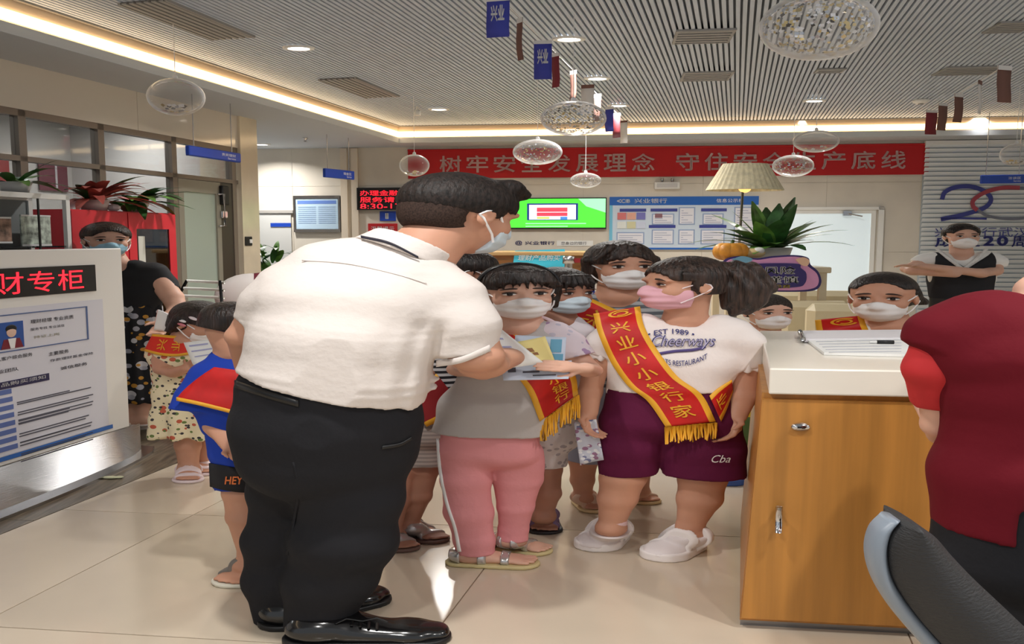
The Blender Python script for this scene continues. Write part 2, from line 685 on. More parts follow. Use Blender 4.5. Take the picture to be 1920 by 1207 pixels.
# dark wood-look strip along the left
fw = bpy.data.objects.new('floor_band', None)
link(structure(fw))
M_PLANK = mat('grey_brown_wood', (112, 100, 84), 0.32, 0.5, noise=(3.0, 0.3, (14, 1.2, 1)))
box_pts = [dw(-1, -6.6), dw(-1, W_BAND), dw(14, W_BAND), dw(14, -6.6)]
MB().prism(box_pts, (0, 0, -0.06), (0, 0, -0.004)).build('underlay', mat('dark_joint', (60, 52, 44), 0.9), fw)
PWD, PLN = 0.33, 1.9
pl = mesh_of(MB().prism([dw(0.002, 0.002), dw(0.002, PWD - 0.002), dw(PLN - 0.002, PWD - 0.002), dw(PLN - 0.002, 0.002)],
                        (0, 0, -0.02), (0, 0, 0)), 'plank', M_PLANK)
for j in range(9):
    for i in range(7):
        o = bpy.data.objects.new('plank', pl)
        o.location = dw(0.2 + i * PLN + (j % 3) * 0.6, W_BAND - PWD * (j + 1))
        link(o, fw)

# ================================================================= ceiling
ce = bpy.data.objects.new('ceiling', None)
link(structure(ce))
LIPW = todw(atz(0, 58, SOFFIT))[1]
LIPD = todw(atz(960, 265, SOFFIT))[0]
WALLD = todw(B0)[0]
PARTW = todw(LP0)[1]
def slab(name, m, parent, w0, w1, d0, d1, z0, z1):
    return MB().prism([dw(d0, w0), dw(d0, w1), dw(d1, w1), dw(d1, w0)], (0, 0, z0), (0, 0, z1)).build(name, m, parent)
slab('soffit_panel', M_SOFFIT, ce, PARTW - 2.6, LIPW, -0.6, WALLD + 0.6, SOFFIT, SOFFIT + 0.07)
slab('soffit_panel', M_SOFFIT, ce, LIPW, 10, LIPD, WALLD + 0.6, SOFFIT, SOFFIT + 0.07)
M_RISER = mat('cove_riser', (228, 206, 178), 0.8)
slab('cove_riser', M_RISER, ce, LIPW - 0.05, LIPW - 0.02, -0.6, LIPD + 0.03, SOFFIT + 0.07, TRAY + 0.06)
slab('cove_riser', M_RISER, ce, LIPW - 0.05, 10, LIPD + 0.02, LIPD + 0.05, SOFFIT + 0.07, TRAY + 0.06)
M_LED = mat('warm_led', (255, 230, 190), 0.5, emit=((255, 220, 172), 5.0))
slab('led_strip', M_LED, ce, LIPW - 0.018, LIPW - 0.004, -0.6, LIPD, SOFFIT + 0.085, SOFFIT + 0.150)
slab('led_strip', M_LED, ce, LIPW - 0.018, 10, LIPD + 0.004, LIPD + 0.018, SOFFIT + 0.085, SOFFIT + 0.150)
slab('tray_edge_trim', mat('trim_grey', (150, 146, 140), 0.5), ce, LIPW, LIPW + 0.03, -0.6, LIPD, TRAY - 0.012, TRAY + 0.012)
slab('tray_edge_trim', MATS['trim_grey'], ce, LIPW, 10, LIPD - 0.03, LIPD, TRAY - 0.012, TRAY + 0.012)
slab('tray_backing', M_DARKGAP, ce, LIPW - 0.05, 10, -0.6, LIPD + 0.05, TRAY + 0.05, TRAY + 0.09)
mb = MB()
pitch = 0.046
w = LIPW + 0.035
while w < 9.9:                                   # several hundred narrow strips, only a few pixels wide each
    p = [dw(d_, w_) for d_, w_ in ((-0.6, w), (-0.6, w + pitch * 0.62), (LIPD - 0.03, w + pitch * 0.62), (LIPD - 0.03, w))]
    mb.prism(p, (0, 0, TRAY), (0, 0, TRAY + 0.02))
    w += pitch
sl = mb.build('slat', M_SLAT, ce)
sl['kind'] = 'stuff'
slab('roof_slab', M_DARKGAP, ce, PARTW - 3, 10, -0.6, WALLD + 1.5, TRAY + 0.15, TRAY + 0.3)

# ================================================================= walls
wb = bpy.data.objects.new('wall_back', None)
link(structure(wb))
wb.location = B0
wb.rotation_euler = (0, 0, W_ROT)
# big stone panels with fine joints
x = -8.0
edges = [-8.0, -5.2, -3.98, -3.27, -2.32, -0.65, 1.02, 2.69, 4.36, 6.03, 7.7, 9.4]
for x0, x1 in zip(edges[:-1], edges[1:]):
    for z0, z1 in ((0, 1.30), (1.30, 2.25), (2.25, 2.84)):
        box('panel', M_WALL, wb, x0 + 0.002, x1 - 0.002, 0, 0.05, z0 + 0.002, z1 - 0.002)
box('wall_core', mat('wall_joint', (204, 195, 181), 0.8), wb, -8.2, 9.6, 0.006, 0.16, 0, 3.2)
# pilaster strips between the panels left of the red screen
for u in (-2.52, -2.36):
    box('pilaster', mat('pilaster_stone', (226, 212, 192), 0.3), wb, u, u + 0.10, -0.05, 0.0, 0, 2.79)
box('door_leaf_panel', mat('grey_door', (206, 206, 202), 0.35), wb, -3.92, -3.30, -0.02, 0.0, 0, 1.86)
box('door_head', mat('grey_trim', (168, 164, 158), 0.4), wb, -3.98, -3.26, -0.04, 0.0, 1.86, 1.90)
structure(box('wall_right', M_WALL, None, 0, 0.1, 0, 13, 0, 3.2)).matrix_world = Matrix.Translation(dw(4.5, 9.2)) @ Matrix.Rotation(D_ROT, 4, 'Z')  # side wall out of view, added to contain the light

# left partition: a local frame with x along the room and z up
lw = bpy.data.objects.new('wall_left', None)
link(structure(lw))
lw.location = LP0
lw.rotation_euler = (0, 0, math.atan2(DV.y, DV.x))     # local +y points into the office behind
def lp(px, py, off=0.0):
    """(along, height) on the partition plane, off towards the hall"""
    n = Vector((DV.y, -DV.x, 0))
    o = LP0 + n * off
    r = ray(px, py)
    t = o.dot(n) / r.dot(n)
    p = Vector((0, 0, CAMH)) + r * t
    return (p - o).dot(DV), p.z
M_BULK = mat('gloss_beige_panel', (220, 212, 198), 0.08, 0.5, coat=0.2)
for x0, x1 in ((-6.2, -4.3), (-4.3, -2.4), (-2.4, -0.5), (-0.5, 1.4), (1.4, 3.28)):
    box('bulkhead_panel', M_BULK, lw, x0 + 0.002, x1 - 0.002, -0.03, 0.12, 2.46, 2.84)
for x0 in (-5.7, -4.72, -3.74, -2.76, -1.78, -0.80, 0.14, 0.95, 1.90, 2.88):
    box('mullion', M_FRAME, lw, x0 - 0.035, x0 + 0.035, -0.02, 0.06, 0, 2.46)
box('head_rail', M_FRAME, lw, -6.2, 2.95, -0.02, 0.06, 2.41, 2.46)
box('transom', M_FRAME, lw, -6.2, 2.95, -0.02, 0.06, 2.075, 2.115)
box('sill_rail', M_FRAME, lw, -6.2, 1.9, -0.02, 0.06, 0.0, 0.12)
xs = (-6.2, -5.7, -4.72, -3.74, -2.76, -1.78, -0.80, 0.14, 0.95, 1.90, 2.88)
for x0, x1 in zip(xs[:-1], xs[1:]):
    box('pane', M_TINT, lw, x0 + 0.03, x1 - 0.03, 0.015, 0.025, 2.115, 2.41)
    if x1 < 2:
        box('pane', M_TINT, lw, x0 + 0.03, x1 - 0.03, 0.015, 0.025, 0.12, 2.075)
M_COLUMN = mat('cream_stone', (228, 216, 192), 0.15, 0.5, noise=(2.0, 0.06))
box('column', M_COLUMN, lw, 2.95, 3.28, -0.06, 0.45, 0, 2.84)
# the glazed door in the partition
dr = bpy.data.objects.new('door_1', None)
structure(dr)
dr.location = LP0
dr.rotation_euler = lw.rotation_euler
link(dr)
M_FROST = mat('frosted_green_glass', (176, 190, 178), 0.35, 0.5)
box('door_glass', M_FROST, dr, 2.02, 2.55, 0.0, 0.012, 0.18, 1.95)
MB().box(1.94, 2.02, -0.02, 0.04, 0, 2.07).box(2.55, 2.62, -0.02, 0.04, 0, 2.07).box(2.02, 2.55, -0.02, 0.04, 1.95, 2.07).box(2.02, 2.55, -0.02, 0.04, 0, 0.18).build('door_frame', mat('door_frame_grey', (150, 146, 132), 0.4), dr)
box('door_post', mat('dark_post', (70, 62, 54), 0.4), dr, 2.62, 2.84, -0.01, 0.05, 0, 2.07)
h1 = MB().tube([(2.58, -0.03, 1.62), (2.58, -0.09, 1.62), (2.58, -0.09, 1.95), (2.58, -0.03, 1.95)], 0.012).build('door_handle', M_CHROME, dr, True)
box('door_lock', M_CHROME, dr, 2.60, 2.70, -0.05, -0.01, 1.70, 1.78, 0.01)
box('door_closer', M_BLACK, dr, 2.60, 2.72, -0.06, -0.01, 1.84, 2.04, 0.01)
# office seen through the panes
structure(box('wall_office', mat('office_wall', (206, 200, 194), 0.7), None, -7, 4.2, 2.2, 2.3, 0, 2.9)).matrix_world = lw.matrix_basis.copy()

for s_ in (-1.5, .6, 2.4):  # fill lights without fixtures, added to brighten the office behind the panes
    q = LP0 + DV * s_ - Vector((DV.y, -DV.x, 0)) * 1.1
    ld = bpy.data.lights.new('office_lamp', 'AREA')
    ld.shape = 'DISK'
    ld.size = .5
    ld.energy = 15
    lo = bpy.data.objects.new('office_lamp', ld)
    lo.location = (q.x, q.y, 2.74)
    link(lo)
structure(box('wall_office_end', MATS['office_wall'], None, 3.0, 3.1, .3, 2.3, 0, 2.9)).matrix_world = lw.matrix_basis.copy()  # added to stop the office fill spilling past the column
def lthing(name, label, cat, s, z, off=0.0, group=None):
    n = Vector((DV.y, -DV.x, 0))
    p = LP0 + DV * s + n * off
    return thing(name, label, cat, (p.x, p.y, z), math.atan2(DV.y, DV.x), group)
# coloured panels behind the glass, painted to imitate the flags reflected in it
for s, w, z, h, c, nm in ((-0.1, 0.35, 2.02, 0.36, (170, 70, 50), 'brick red'), (0.62, 0.62, 2.02, 0.33, (60, 66, 110), 'dark blue'),
                      (1.66, 0.45, 2.05, 0.32, (158, 60, 58), 'muted red'), (2.5, 0.4, 2.02, 0.33, (120, 70, 78), 'plum')):
    t = lthing('poster', nm + ' poster on the office wall seen through the upper panes', 'poster', s, z, -2.18)
    box('poster_sheet', mat('poster_' + nm.replace(' ', '_'), c, 0.5), t, 0, w, -0.012, 0, 0, h)
    box('poster_panel', mat('poster_pale', (206, 200, 200), 0.6), t, w * .55, w * .62, -0.016, -0.012, h * .1, h * .9)

# ================================================================= downlights, vents in the ceiling
M_LAMP = mat('downlight_glow', (255, 255, 250), 0.4, emit=((255, 247, 232), 6.0))
M_RING = mat('downlight_ring', (226, 226, 222), 0.4)
ring = MB().lathe([(0.72, 0), (0.72, -0.012), (1.0, -0.012), (1.06, 0.0)], 28, caps=False)
ring_me = mesh_of(ring, 'ring', M_RING)
disc_me = mesh_of(MB().lathe([(0.0, -0.004), (0.74, -0.004), (0.74, 0.002)], 28, caps=False), 'diffuser', M_LAMP)
DL = [(560, 89, 'nearest the left cove, above the big clear ball'), (1067, 72, 'beside the blue flags'), (1120, 146, 'second along the row beside the flags'), (1160, 197, 'third along the row beside the flags'),
      (1185, 232, 'last in the row beside the flags, near the back cove'), (823, 204, 'above the left end of the red banner'), (898, 238, 'close to the back cove above the banner'),
      (1527, 188, 'under the big confetti ball'), (1502, 226, 'near the back cove above the lamp shade'), (1835, 220, 'behind the brown pennants'), (490, 270, 'in the low soffit beyond the column')]
def downlight(p, z, label):
    t = thing('ceiling_light', label, 'light', (p.x, p.y, z), 0, 'recessed ceiling lights')
    r = bpy.data.objects.new('ring', ring_me)
    r.scale = (0.125, 0.085, 1)
    link(r, t)
    o = bpy.data.objects.new('diffuser', disc_me)
    o.scale = (0.125, 0.085, 1)
    link(o, t)
    ld = bpy.data.lights.new('lamp', 'AREA')
    ld.shape = 'DISK'
    ld.size = 0.16
    ld.energy = 25
    ld.spread = radians(150)
    ld.color = (1.0, 0.97, 0.93)
    lo = bpy.data.objects.new('lamp', ld)
    lo.location = (0, 0, -0.02)
    link(lo, t)
for px, py, where in DL:
    z = SOFFIT if py > 260 else TRAY
    downlight(atz(px, py, z), z, 'round recessed downlight ' + where)
# unseen downlights added overhead, needed as light sources
for d_, w_ in ((2.2, -1.2), (2.2, 1.6), (0.4, -1.2), (0.4, 1.6), (4.2, 4.6), (1.8, 4.2)):
    p = dw(d_, w_)
    downlight(p, TRAY, 'round recessed downlight overhead outside the picture')

M_VENT = mat('vent_grey', (150, 150, 148), 0.5)
M_VENTD = mat('vent_dark', (92, 92, 92), 0.7)
def vent(px0, py0, px1, py1, label, z=TRAY, n=5, along='W'):
    a_, b_ = atz(px0, (py0 + py1) / 2, z), atz(px1, (py0 + py1) / 2, z)
    f_, g_ = atz((px0 + px1) / 2, py1, z), atz((px0 + px1) / 2, py0, z)
    wx, wy = (b_ - a_).length, abs(f_.y - g_.y)
    c_ = (a_ + b_) / 2
    t = thing('ceiling_vent', label, 'vent', (c_.x, (f_.y + g_.y) / 2, z), W_ROT)
    box('backing', M_VENTD, t, -wx / 2, wx / 2, -wy / 2, wy / 2, -0.006, 0.0)
    MB().box(-wx / 2 - .02, wx / 2 + .02, -wy / 2 - .02, -wy / 2, -0.014, 0).box(-wx / 2 - .02, wx / 2 + .02, wy / 2, wy / 2 + .02, -0.014, 0).box(-wx / 2 - .02, -wx / 2, -wy / 2, wy / 2, -0.014, 0).box(wx / 2, wx / 2 + .02, -wy / 2, wy / 2, -0.014, 0).build('frame', M_VENT, t)
    s = None
    for i in range(n):
        y = -wy / 2 + wy * (i + .5) / n
        if s is None:
            s = MB().box(-wx / 2, wx / 2, -wy * .28 / n, wy * .28 / n, -0.012, -0.006).build('slat', M_VENT, t)
            s.location = (0, y, 0)
        else:
            copy_part(s, t, (0, y, 0))
vent(1270, 55, 1368, 78, 'grey slot vent in the slatted ceiling left of the big confetti ball')
vent(1283, 134, 1367, 149, 'smaller grey slot vent below the other, left of the big ball')
vent(1768, 124, 1868, 138, 'dark slot vent above the brown pennants')
vent(1866, 40, 1925, 58, 'slot vent at the upper right corner')
vent(1535, 128, 1578, 134, 'small access panel in the slats under the big confetti ball', n=2)
def dvent(px0, py0, px1, py1, wd, label, n=6):
    """a long linear diffuser running along the room"""
    a_ = atz(px0, py0, TRAY)
    b_ = atz(px1, py1, TRAY)
    ln = (b_ - a_).length
    t = thing('linear_diffuser', label, 'vent', a_, math.atan2(DV.y, DV.x))
    box('backing', M_VENTD, t, 0, ln, -wd, 0, -0.006, 0)
    s = None
    for i in range(n):
        if s is None:
            s = MB().box(0, ln, -wd * .3 / n, wd * .3 / n, -0.014, -0.006).build('slat', M_VENT, t)
            s.location = (0, -wd * .5 / n, 0)
        else:
            copy_part(s, t, (0, -wd * (i + .5) / n, 0))
    MB().box(0, ln, -0.0, 0.02, -0.016, 0).box(0, ln, -wd - .02, -wd, -0.016, 0).build('frame', M_VENT, t)
dvent(225, 5, 405, 72, 0.34, 'long linear air diffuser in the tray ceiling above the clear ball')
dvent(600, 148, 690, 182, 0.36, 'shorter linear air diffuser near the corner of the warm cove')
t = thing('smoke_detector', 'small round smoke detector on the ceiling above the brown pennants', 'detector', atz(1727, 187, TRAY), 0)
MB().lathe([(0.09, 0), (0.09, -0.02), (0.06, -0.04), (0.0, -0.045)], 20).build('housing', M_WHITE, t, True)
MB().lathe([(0.03, -0.04), (0.03, -0.05), (0.0, -0.05)], 12).build('sensor', M_VENT, t)
t = thing('sprinkler', 'tiny sprinkler head on the low soffit beyond the column', 'sprinkler', atz(572, 258, SOFFIT), 0)
MB().lathe([(0.035, 0), (0.035, -0.01), (0.015, -0.03), (0.015, -0.05), (0.03, -0.055), (0.0, -0.057)], 12).build('head', M_CHROME, t, True)
t = thing('spotlight', 'small pale spotlight hanging from the tray at the cove corner', 'light', atz(782, 200, TRAY), 0)
MB().tube([(0, 0, 0), (0, 0, -0.05)], 0.012).build('stem', M_WHITE, t, True)
MB().lathe([(0.03, -0.04), (0.045, -0.1), (0.0, -0.1)], 16).build('head', M_WHITE, t, True)
# ================================================================= things on the back wall
def wthing(name, label, cat, px0, py0, px1, py1, off=0.0, group=None):
    """Empty at the lower left corner of a pixel rectangle on the back wall; returns it with width and height"""
    u0, z1 = uz(px0, py0, off)
    u1, z0 = uz(px1, py1, off)
    p = wallpt(u0, z0, off)
    return thing(name, label, cat, p, W_ROT, group), u1 - u0, z1 - z0

# --- red slogan banner
t, w, h = wthing('banner', 'long red cloth banner with pale slogan characters hung high on the back wall', 'banner', 765, 282, 1740, 327, 0.012)
mb = MB()
NX = 60
vs = []
for i in range(NX + 1):
    x = w * i / NX
    y = -0.012 + 0.006 * sin(i * 1.1) + 0.004 * sin(i * 2.7)
    vs += [(x, y, 0), (x, y, h)]
mb.add(vs, [(2 * i, 2 * i + 2, 2 * i + 3, 2 * i + 1) for i in range(NX)])
mb.build('cloth', M_RED, t, True)
MB().tube([(0, -0.02, h), (w, -0.02, h)], 0.012).build('top_rod', M_RED, t)
M_BTEXT = mat('banner_print', (232, 206, 206), 0.8)
slog = '树牢安全发展理念 守住安全生产底线'
xa, _ = uz(825, 300)
xb, _ = uz(1688, 300)
u00, _ = uz(765, 282, 0.012)
step = (xb - xa) / 16.05
cx = xa - u00
for ch in slog:
    if ch == ' ':
        cx += step * 0.55
        continue
    letters('lettering', ch, M_BTEXT, t, cx, h * 0.19, step * 0.80, h * 0.60, -0.028, 0.014)
    cx += step * 0.99

# --- red LED message screen
t, w, h = wthing('led_screen', 'black message screen with three rows of red characters behind the man\'s head', 'screen', 669, 352, 790, 393, 0.08)
box('housing', M_BLACK, t, 0, w, 0, 0.08, 0, h)
MB().box(0, w, -0.012, 0, h - .02, h).box(0, w, -0.012, 0, 0, .02).box(0, .02, -0.012, 0, .02, h - .02).box(w - .02, w, -0.012, 0, .02, h - .02).build('bezel', M_BLACK, t)
M_LEDR = mat('red_led', (255, 40, 50), 0.5, emit=((255, 24, 40), 2.2))
for r_, txt in enumerate(('办理金融业务', '服务请取号', '8:30-17:00')):
    zz = h * (0.64 - 0.30 * r_)
    letters('lettering', txt, M_LEDR, t, w * 0.05, zz, w * 0.9, h * 0.24, -0.004, 0.0)
t, w, h = wthing('wall_sign', 'small blue square sign under the red message screen', 'sign', 712, 396, 742, 414, 0.02)
box('plate', M_BLUE, t, 0, w, 0, 0.02, 0, h)
letters('lettering', '1', M_WTEXT, t, w * .35, h * .2, w * .2, h * .6, -0.003, 0.02)
t, w, h = wthing('notice_strip', 'small red strip sign just above the man\'s shirt collar', 'sign', 690, 419, 745, 440, 0.02)
box('plate', M_RED, t, 0, w, 0, 0.02, 0, h)
letters('lettering', '温馨提示', M_WTEXT, t, w * .1, h * .25, w * .8, h * .5, -0.003, 0.01)

# --- framed notice in the recess
t, w, h = wthing('notice_board', 'silver framed pale blue notice on the wall left of the red message screen', 'notice board', 550, 367, 639, 435, 0.03)
box('backing', M_PAPER, t, 0.03, w - .03, 0.0, 0.03, 0.03, h - .03)
MB().box(0, w, -0.015, 0.03, h - .04, h).box(0, w, -0.015, 0.03, 0, .04).box(0, .03, -0.015, 0.03, .04, h - .04).box(w - .03, w, -0.015, 0.03, .04, h - .04).build('frame', M_STEEL, t)
box('poster_sheet', mat('pale_blue_print', (186, 212, 232), 0.5), t, 0.035, w - .035, -0.003, 0.0, 0.045, h - .045)
box('heading', mat('mid_blue_print', (96, 130, 200), 0.6), t, 0.06, w - .06, -0.005, -0.003, h - .12, h - .07)
mb = MB()
for i in range(9):
    zz = h - .17 - i * (h - .27) / 9
    mb.box(0.07, w * .48, -0.005, -0.003, zz, zz + .008).box(w * .53, w - .07, -0.005, -0.003, zz, zz + .008)
mb.build('printed_lines', mat('blue_ink', (110, 136, 178), 0.7), t)
t, w, h = wthing('door_sign', 'narrow blue plate on the grey door in the recess', 'sign', 507, 418, 545, 425, 0.03)
box('plate', M_BLUE, t, 0, w, 0, 0.01, 0, h)

# --- green television
t, w, h = wthing('television', 'flat wall television showing a bright green page right of the man\'s head', 'television', 948, 371, 1137, 429, 0.06)
box('case', M_BLACK, t, 0, w, 0, 0.06, 0, h)
M_TVG = mat('tv_green', (90, 228, 60), 0.4, emit=((70, 235, 60), 0.75))
M_TVP = mat('tv_pale', (170, 240, 190), 0.4, emit=((150, 240, 180), 0.75))
M_TVW = mat('tv_white', (240, 240, 248), 0.4, emit=((236, 240, 250), 0.7))
M_TVR = mat('tv_red', (236, 70, 90), 0.4, emit=((236, 70, 90), 0.7))
M_TVN = mat('tv_navy', (30, 50, 130), 0.4, emit=((30, 50, 130), 0.6))
box('screen', M_TVG, t, 0.015, w - .015, -0.004, 0, 0.02, h - .015)
MB().prism([(w * .72, -0.004, h - .015), (w - .015, -0.004, h - .015), (w - .015, -0.004, h * .52), (w * .80, -0.004, h * .72)], (0, -0.001, 0), (0, 0, 0)).build('screen_corner', M_TVP, t)
x0, x1, z0, z1 = w * .215, w * .72, h * .28, h * .82
box('page_border', M_TVN, t, x0, x1, -0.006, -0.004, z0, z1)
box('page', M_TVW, t, x0 + .03, x1 - .03, -0.007, -0.006, z0 + .01, z1 - .02)
MB().box(x0 + .14, x1 - .15, -0.009, -0.007, z1 - .12, z1 - .06).box(x0 + .14, x1 - .15, -0.009, -0.007, z1 - .18, z1 - .13).build('page_bars', M_TVR, t)
MB().box(x0 + .14, x0 + .32, -0.009, -0.007, z1 - .22, z1 - .19).build('page_tabs', mat('tv_yellow', (214, 226, 120), 0.4, emit=((214, 226, 120), .5)), t)
MB().box(x1 - .25, x1 - .15, -0.009, -0.007, z1 - .23, z1 - .19).build('page_button', mat('tv_blue', (70, 140, 220), 0.4, emit=((70, 140, 220), .6)), t)
MB().box(w * .2, w * .8, -0.006, -0.004, h * .16, h * .19).box(w * .2, w * .62, -0.006, -0.004, h * .07, h * .1).build('screen_caption', M_TVP, t)

# --- bank name row under the television
t, w, h = wthing('wall_lettering', 'small navy logo and bank name under the television', 'lettering', 966, 451, 1040, 460, 0.0)
mb = MB()
mb.lathe([(0.0, 0), (0.05, 0)], 20, caps=False)
letters('emblem', '@', M_NAVY, t, 0, 0, w * .18, h, -0.004, 0.03)
letters('lettering', '兴业银行', M_NAVY, t, w * .25, h * .1, w * .75, h * .8, -0.004, 0.02)
t, w, h = wthing('strip_sign', 'long white strip sign right of the small navy bank name', 'sign', 1044, 451, 1112, 461, 0.01)
box('plate', M_WHITE, t, 0, w, 0, 0.01, 0, h)
letters('lettering', '您身边的银行', M_INK, t, w * .12, h * .2, w * .7, h * .6, -0.003)

# --- information board
t, w, h = wthing('information_board', 'wide white and blue information board between the television and the lamp', 'notice board', 1143, 369, 1420, 468, 0.03)
M_BD = mat('board_pale', (208, 222, 236), 0.3)
M_BDB = mat('board_blue', (30, 100, 190), 0.35)
M_BDC = mat('board_cyan', (120, 196, 226), 0.35)
box('board', M_BD, t, 0, w, 0, 0.03, 0, h)
box('heading', M_BDB, t, 0, w, -0.004, 0, h * .84, h)
box('side_strip', M_BDC, t, 0, w * .022, -0.004, 0, 0, h * .84)
box('foot_strip', M_BDB, t, 0, w, -0.004, 0, 0, h * .035)
letters('emblem', '<', M_WTEXT, t, w * .05, h * .885, w * .03, h * .07, -0.007, 0.03)
letters('lettering', 'CIB', M_WTEXT, t, w * .08, h * .885, w * .06, h * .07, -0.007, 0.03)
letters('lettering', '兴业银行', M_WTEXT, t, w * .17, h * .875, w * .22, h * .09, -0.007, 0.015)
letters('lettering', '信息公示栏', M_WTEXT, t, w * .72, h * .885, w * .18, h * .07, -0.007)
def bx(a0, a1, c0, c1, m, nm, d=0.006):
    return box(nm, m, t, w * a0, w * a1, -d, 0, h * c0, h * c1)
M_TAG = mat('board_tag', (56, 66, 150), 0.5)
for a0, a1, c0 in ((.07, .25, .72), (.28, .46, .72), (.62, .79, .72), (.27, .45, .41), (.61, .79, .41)):
    bx(a0, a1, c0, c0 + .055, M_TAG, 'section_tag', 0.008)
M_SHEET = mat('board_sheet', (232, 232, 240), 0.4)
M_EDGE = mat('sheet_edge', (150, 170, 204), 0.4)
for a0, a1, c0, c1 in ((.05, .24, .10, .33), (.29, .44, .10, .38), (.47, .58, .10, .38), (.62, .78, .10, .38), (.29, .44, .47, .68), (.47, .58, .47, .80), (.63, .77, .47, .68), (.84, .98, .10, .80)):
    bx(a0, a1, c0, c1, M_EDGE, 'sheet_frame', 0.005)
    bx(a0 + .008, a1 - .008, c0 + .02, c1 - .02, M_SHEET, 'sheet', 0.007)
    mb = MB()
    n = max(2, int((c1 - c0) / .05))
    for i in range(n):
        zz = c0 + .04 + i * (c1 - c0 - .07) / n
        mb.box(w * (a0 + .018), w * (a1 - .018 - .03 * (i % 3)), -0.009, -0.007, h * zz, h * (zz + .012))
    mb.build('printed_lines', mat('board_ink', (170, 176, 200), 0.7), t)
for i, c in enumerate(((214, 120, 120), (226, 170, 150), (120, 120, 190), (226, 230, 226), (214, 210, 170), (208, 216, 236))):
    bx(.055 + (i % 3) * .065, .115 + (i % 3) * .065, .57 - (i // 3) * .17, .70 - (i // 3) * .17, mat('leaflet_%d' % i, c, .5), 'leaflet', 0.012)
bx(.31, .36, .60, .68, mat('photo_brown', (140, 100, 110), .5), 'portrait', 0.010)

# --- emergency light
t, w, h = wthing('emergency_light', 'small white emergency light box above the information board', 'light', 1227, 341, 1275, 354, 0.08)
box('housing', M_WHITE, t, 0, w, 0, 0.08, 0, h, 0.01)
box('lens', mat('lens_grey', (206, 206, 206), .3), t, w * .1, w * .9, -0.006, 0, h * .2, h * .8)
MB().tube([(w * .3, 0.02, h), (w * .3, 0.02, h + .05)], 0.02).tube([(w * .7, 0.02, h), (w * .7, 0.02, h + .05)], 0.02).build('lamp_head', M_STEEL, t, True)

# --- white glass door at the right
dr2 = bpy.data.objects.new('door_2', None)
structure(dr2)
u0, z1 = uz(1465, 394)
u1, _ = uz(1656, 394)
dr2.location = wallpt(u0, 0, 0.0)
dr2.rotation_euler = (0, 0, W_ROT)
link(dr2)
w = u1 - u0
h = z1
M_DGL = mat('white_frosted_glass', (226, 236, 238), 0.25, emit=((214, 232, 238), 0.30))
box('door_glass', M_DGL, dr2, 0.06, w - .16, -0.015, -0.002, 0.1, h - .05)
MB().box(0, .06, -0.03, 0, 0, h).box(w - .16, w - .10, -0.03, 0, 0, h).box(.06, w - .16, -0.03, 0, h - .05, h).build('door_leaf_frame', M_WHITE, dr2)
MB().box(w - .07, w, -0.05, 0, 0, h + .04).box(-.06, w, -0.05, 0, h, h + .04).build('door_frame', M_WHITE, dr2)
MB().box(w * .60, w * .68, -0.07, -0.03, h - .08, h - .02).tube([(w * .64, -0.06, h - .05), (w * .78, -0.10, h - .09)], 0.01).build('door_closer', M_STEEL, dr2)

# --- blinds with the anniversary print
u0, _ = uz(1733, 300, 0.05)
bt = thing('window_blind', 'wide pale slat blind printed with a large 20 on the back wall', 'blind', wallpt(u0, 0, 0.05), W_ROT)
M_BLIND = mat('blind_slat', (232, 238, 242), 0.5)
bw = 2.6
box('head_rail', M_WHITE, bt, 0, bw, -0.03, 0.03, 2.74, 2.79)
box('backing', mat('blind_gap', (196, 206, 212), 0.8), bt, 0, bw, 0.03, 0.045, 0.3, 2.74)
s0 = None
zz = 2.725
tilt = 0.016
while zz > 0.32:
    if s0 is None:
        s0 = MB().prism([(0.005, 0.012, -0.026), (0.005, 0.015, -0.026), (0.005, -0.012, 0.024), (0.005, -0.015, 0.024)], (0, 0, 0), (bw - .01, 0, 0)).build('slat', M_BLIND, bt)
        s0.location = (0, 0, zz)
    else:
        copy_part(s0, bt, (0, 0, zz))
    zz -= 0.062
box('bottom_rail', M_WHITE, bt, 0, bw, -0.015, 0.015, 0.28, 0.31)
# the 20 drawn as two brush rings on the blind
def bl(px, py):
    u, z = uz(px, py, 0.07)
    return u - u0, z
def ribbon2d(pts, wid, m, name, y=-0.022, th=0.004, closed=False):
    pts = [Vector((p[0], 0, p[1])) for p in pts]
    n = len(pts)
    L, R = [], []
    for i in range(n):
        tdir = (pts[min(i + 1, n - 1)] - pts[max(i - 1, 0)]).normalized()
        nn = Vector((-tdir.z, 0, tdir.x))
        ww = wid[i] if isinstance(wid, list) else wid
        L.append(pts[i] + nn * ww / 2)
        R.append(pts[i] - nn * ww / 2)
    mb = MB()
    vs = [(p.x, y, p.z) for p in L] + [(p.x, y, p.z) for p in R]
    mb.add(vs, [(i, i + 1, n + i + 1, n + i) for i in range(n - 1)])
    return mb.build(name, m, bt)
def smoothpts(ctrl, n=40):
    """Catmull-Rom through control points"""
    c = [np.array(p, float) for p in ctrl]
    c = [2 * c[0] - c[1]] + c + [2 * c[-1] - c[-2]]
    out = []
    seg = len(c) - 3
    for s in range(seg):
        for i in range(n // seg + 1):
            t = i / (n // seg + 1)
            p0, p1, p2, p3 = c[s:s + 4]
            out.append(0.5 * ((2 * p1) + (-p0 + p2) * t + (2 * p0 - 5 * p1 + 4 * p2 - p3) * t * t + (-p0 + 3 * p1 - 3 * p2 + p3) * t ** 3))
    out.append(c[-2])
    return out
M_20B = mat('print_blue', (62, 68, 146), 0.5)
M_20R = mat('print_red', (172, 70, 84), 0.5)
M_20G = mat('print_grey', (120, 124, 140), 0.5)
two = [bl(*p) for p in ((1766, 374), (1772, 360), (1792, 351), (1822, 350), (1848, 360), (1858, 374), (1848, 388), (1822, 398), (1790, 406), (1764, 411))]
ribbon2d(smoothpts(two, 60), 0.058, M_20B, 'numeral_two')
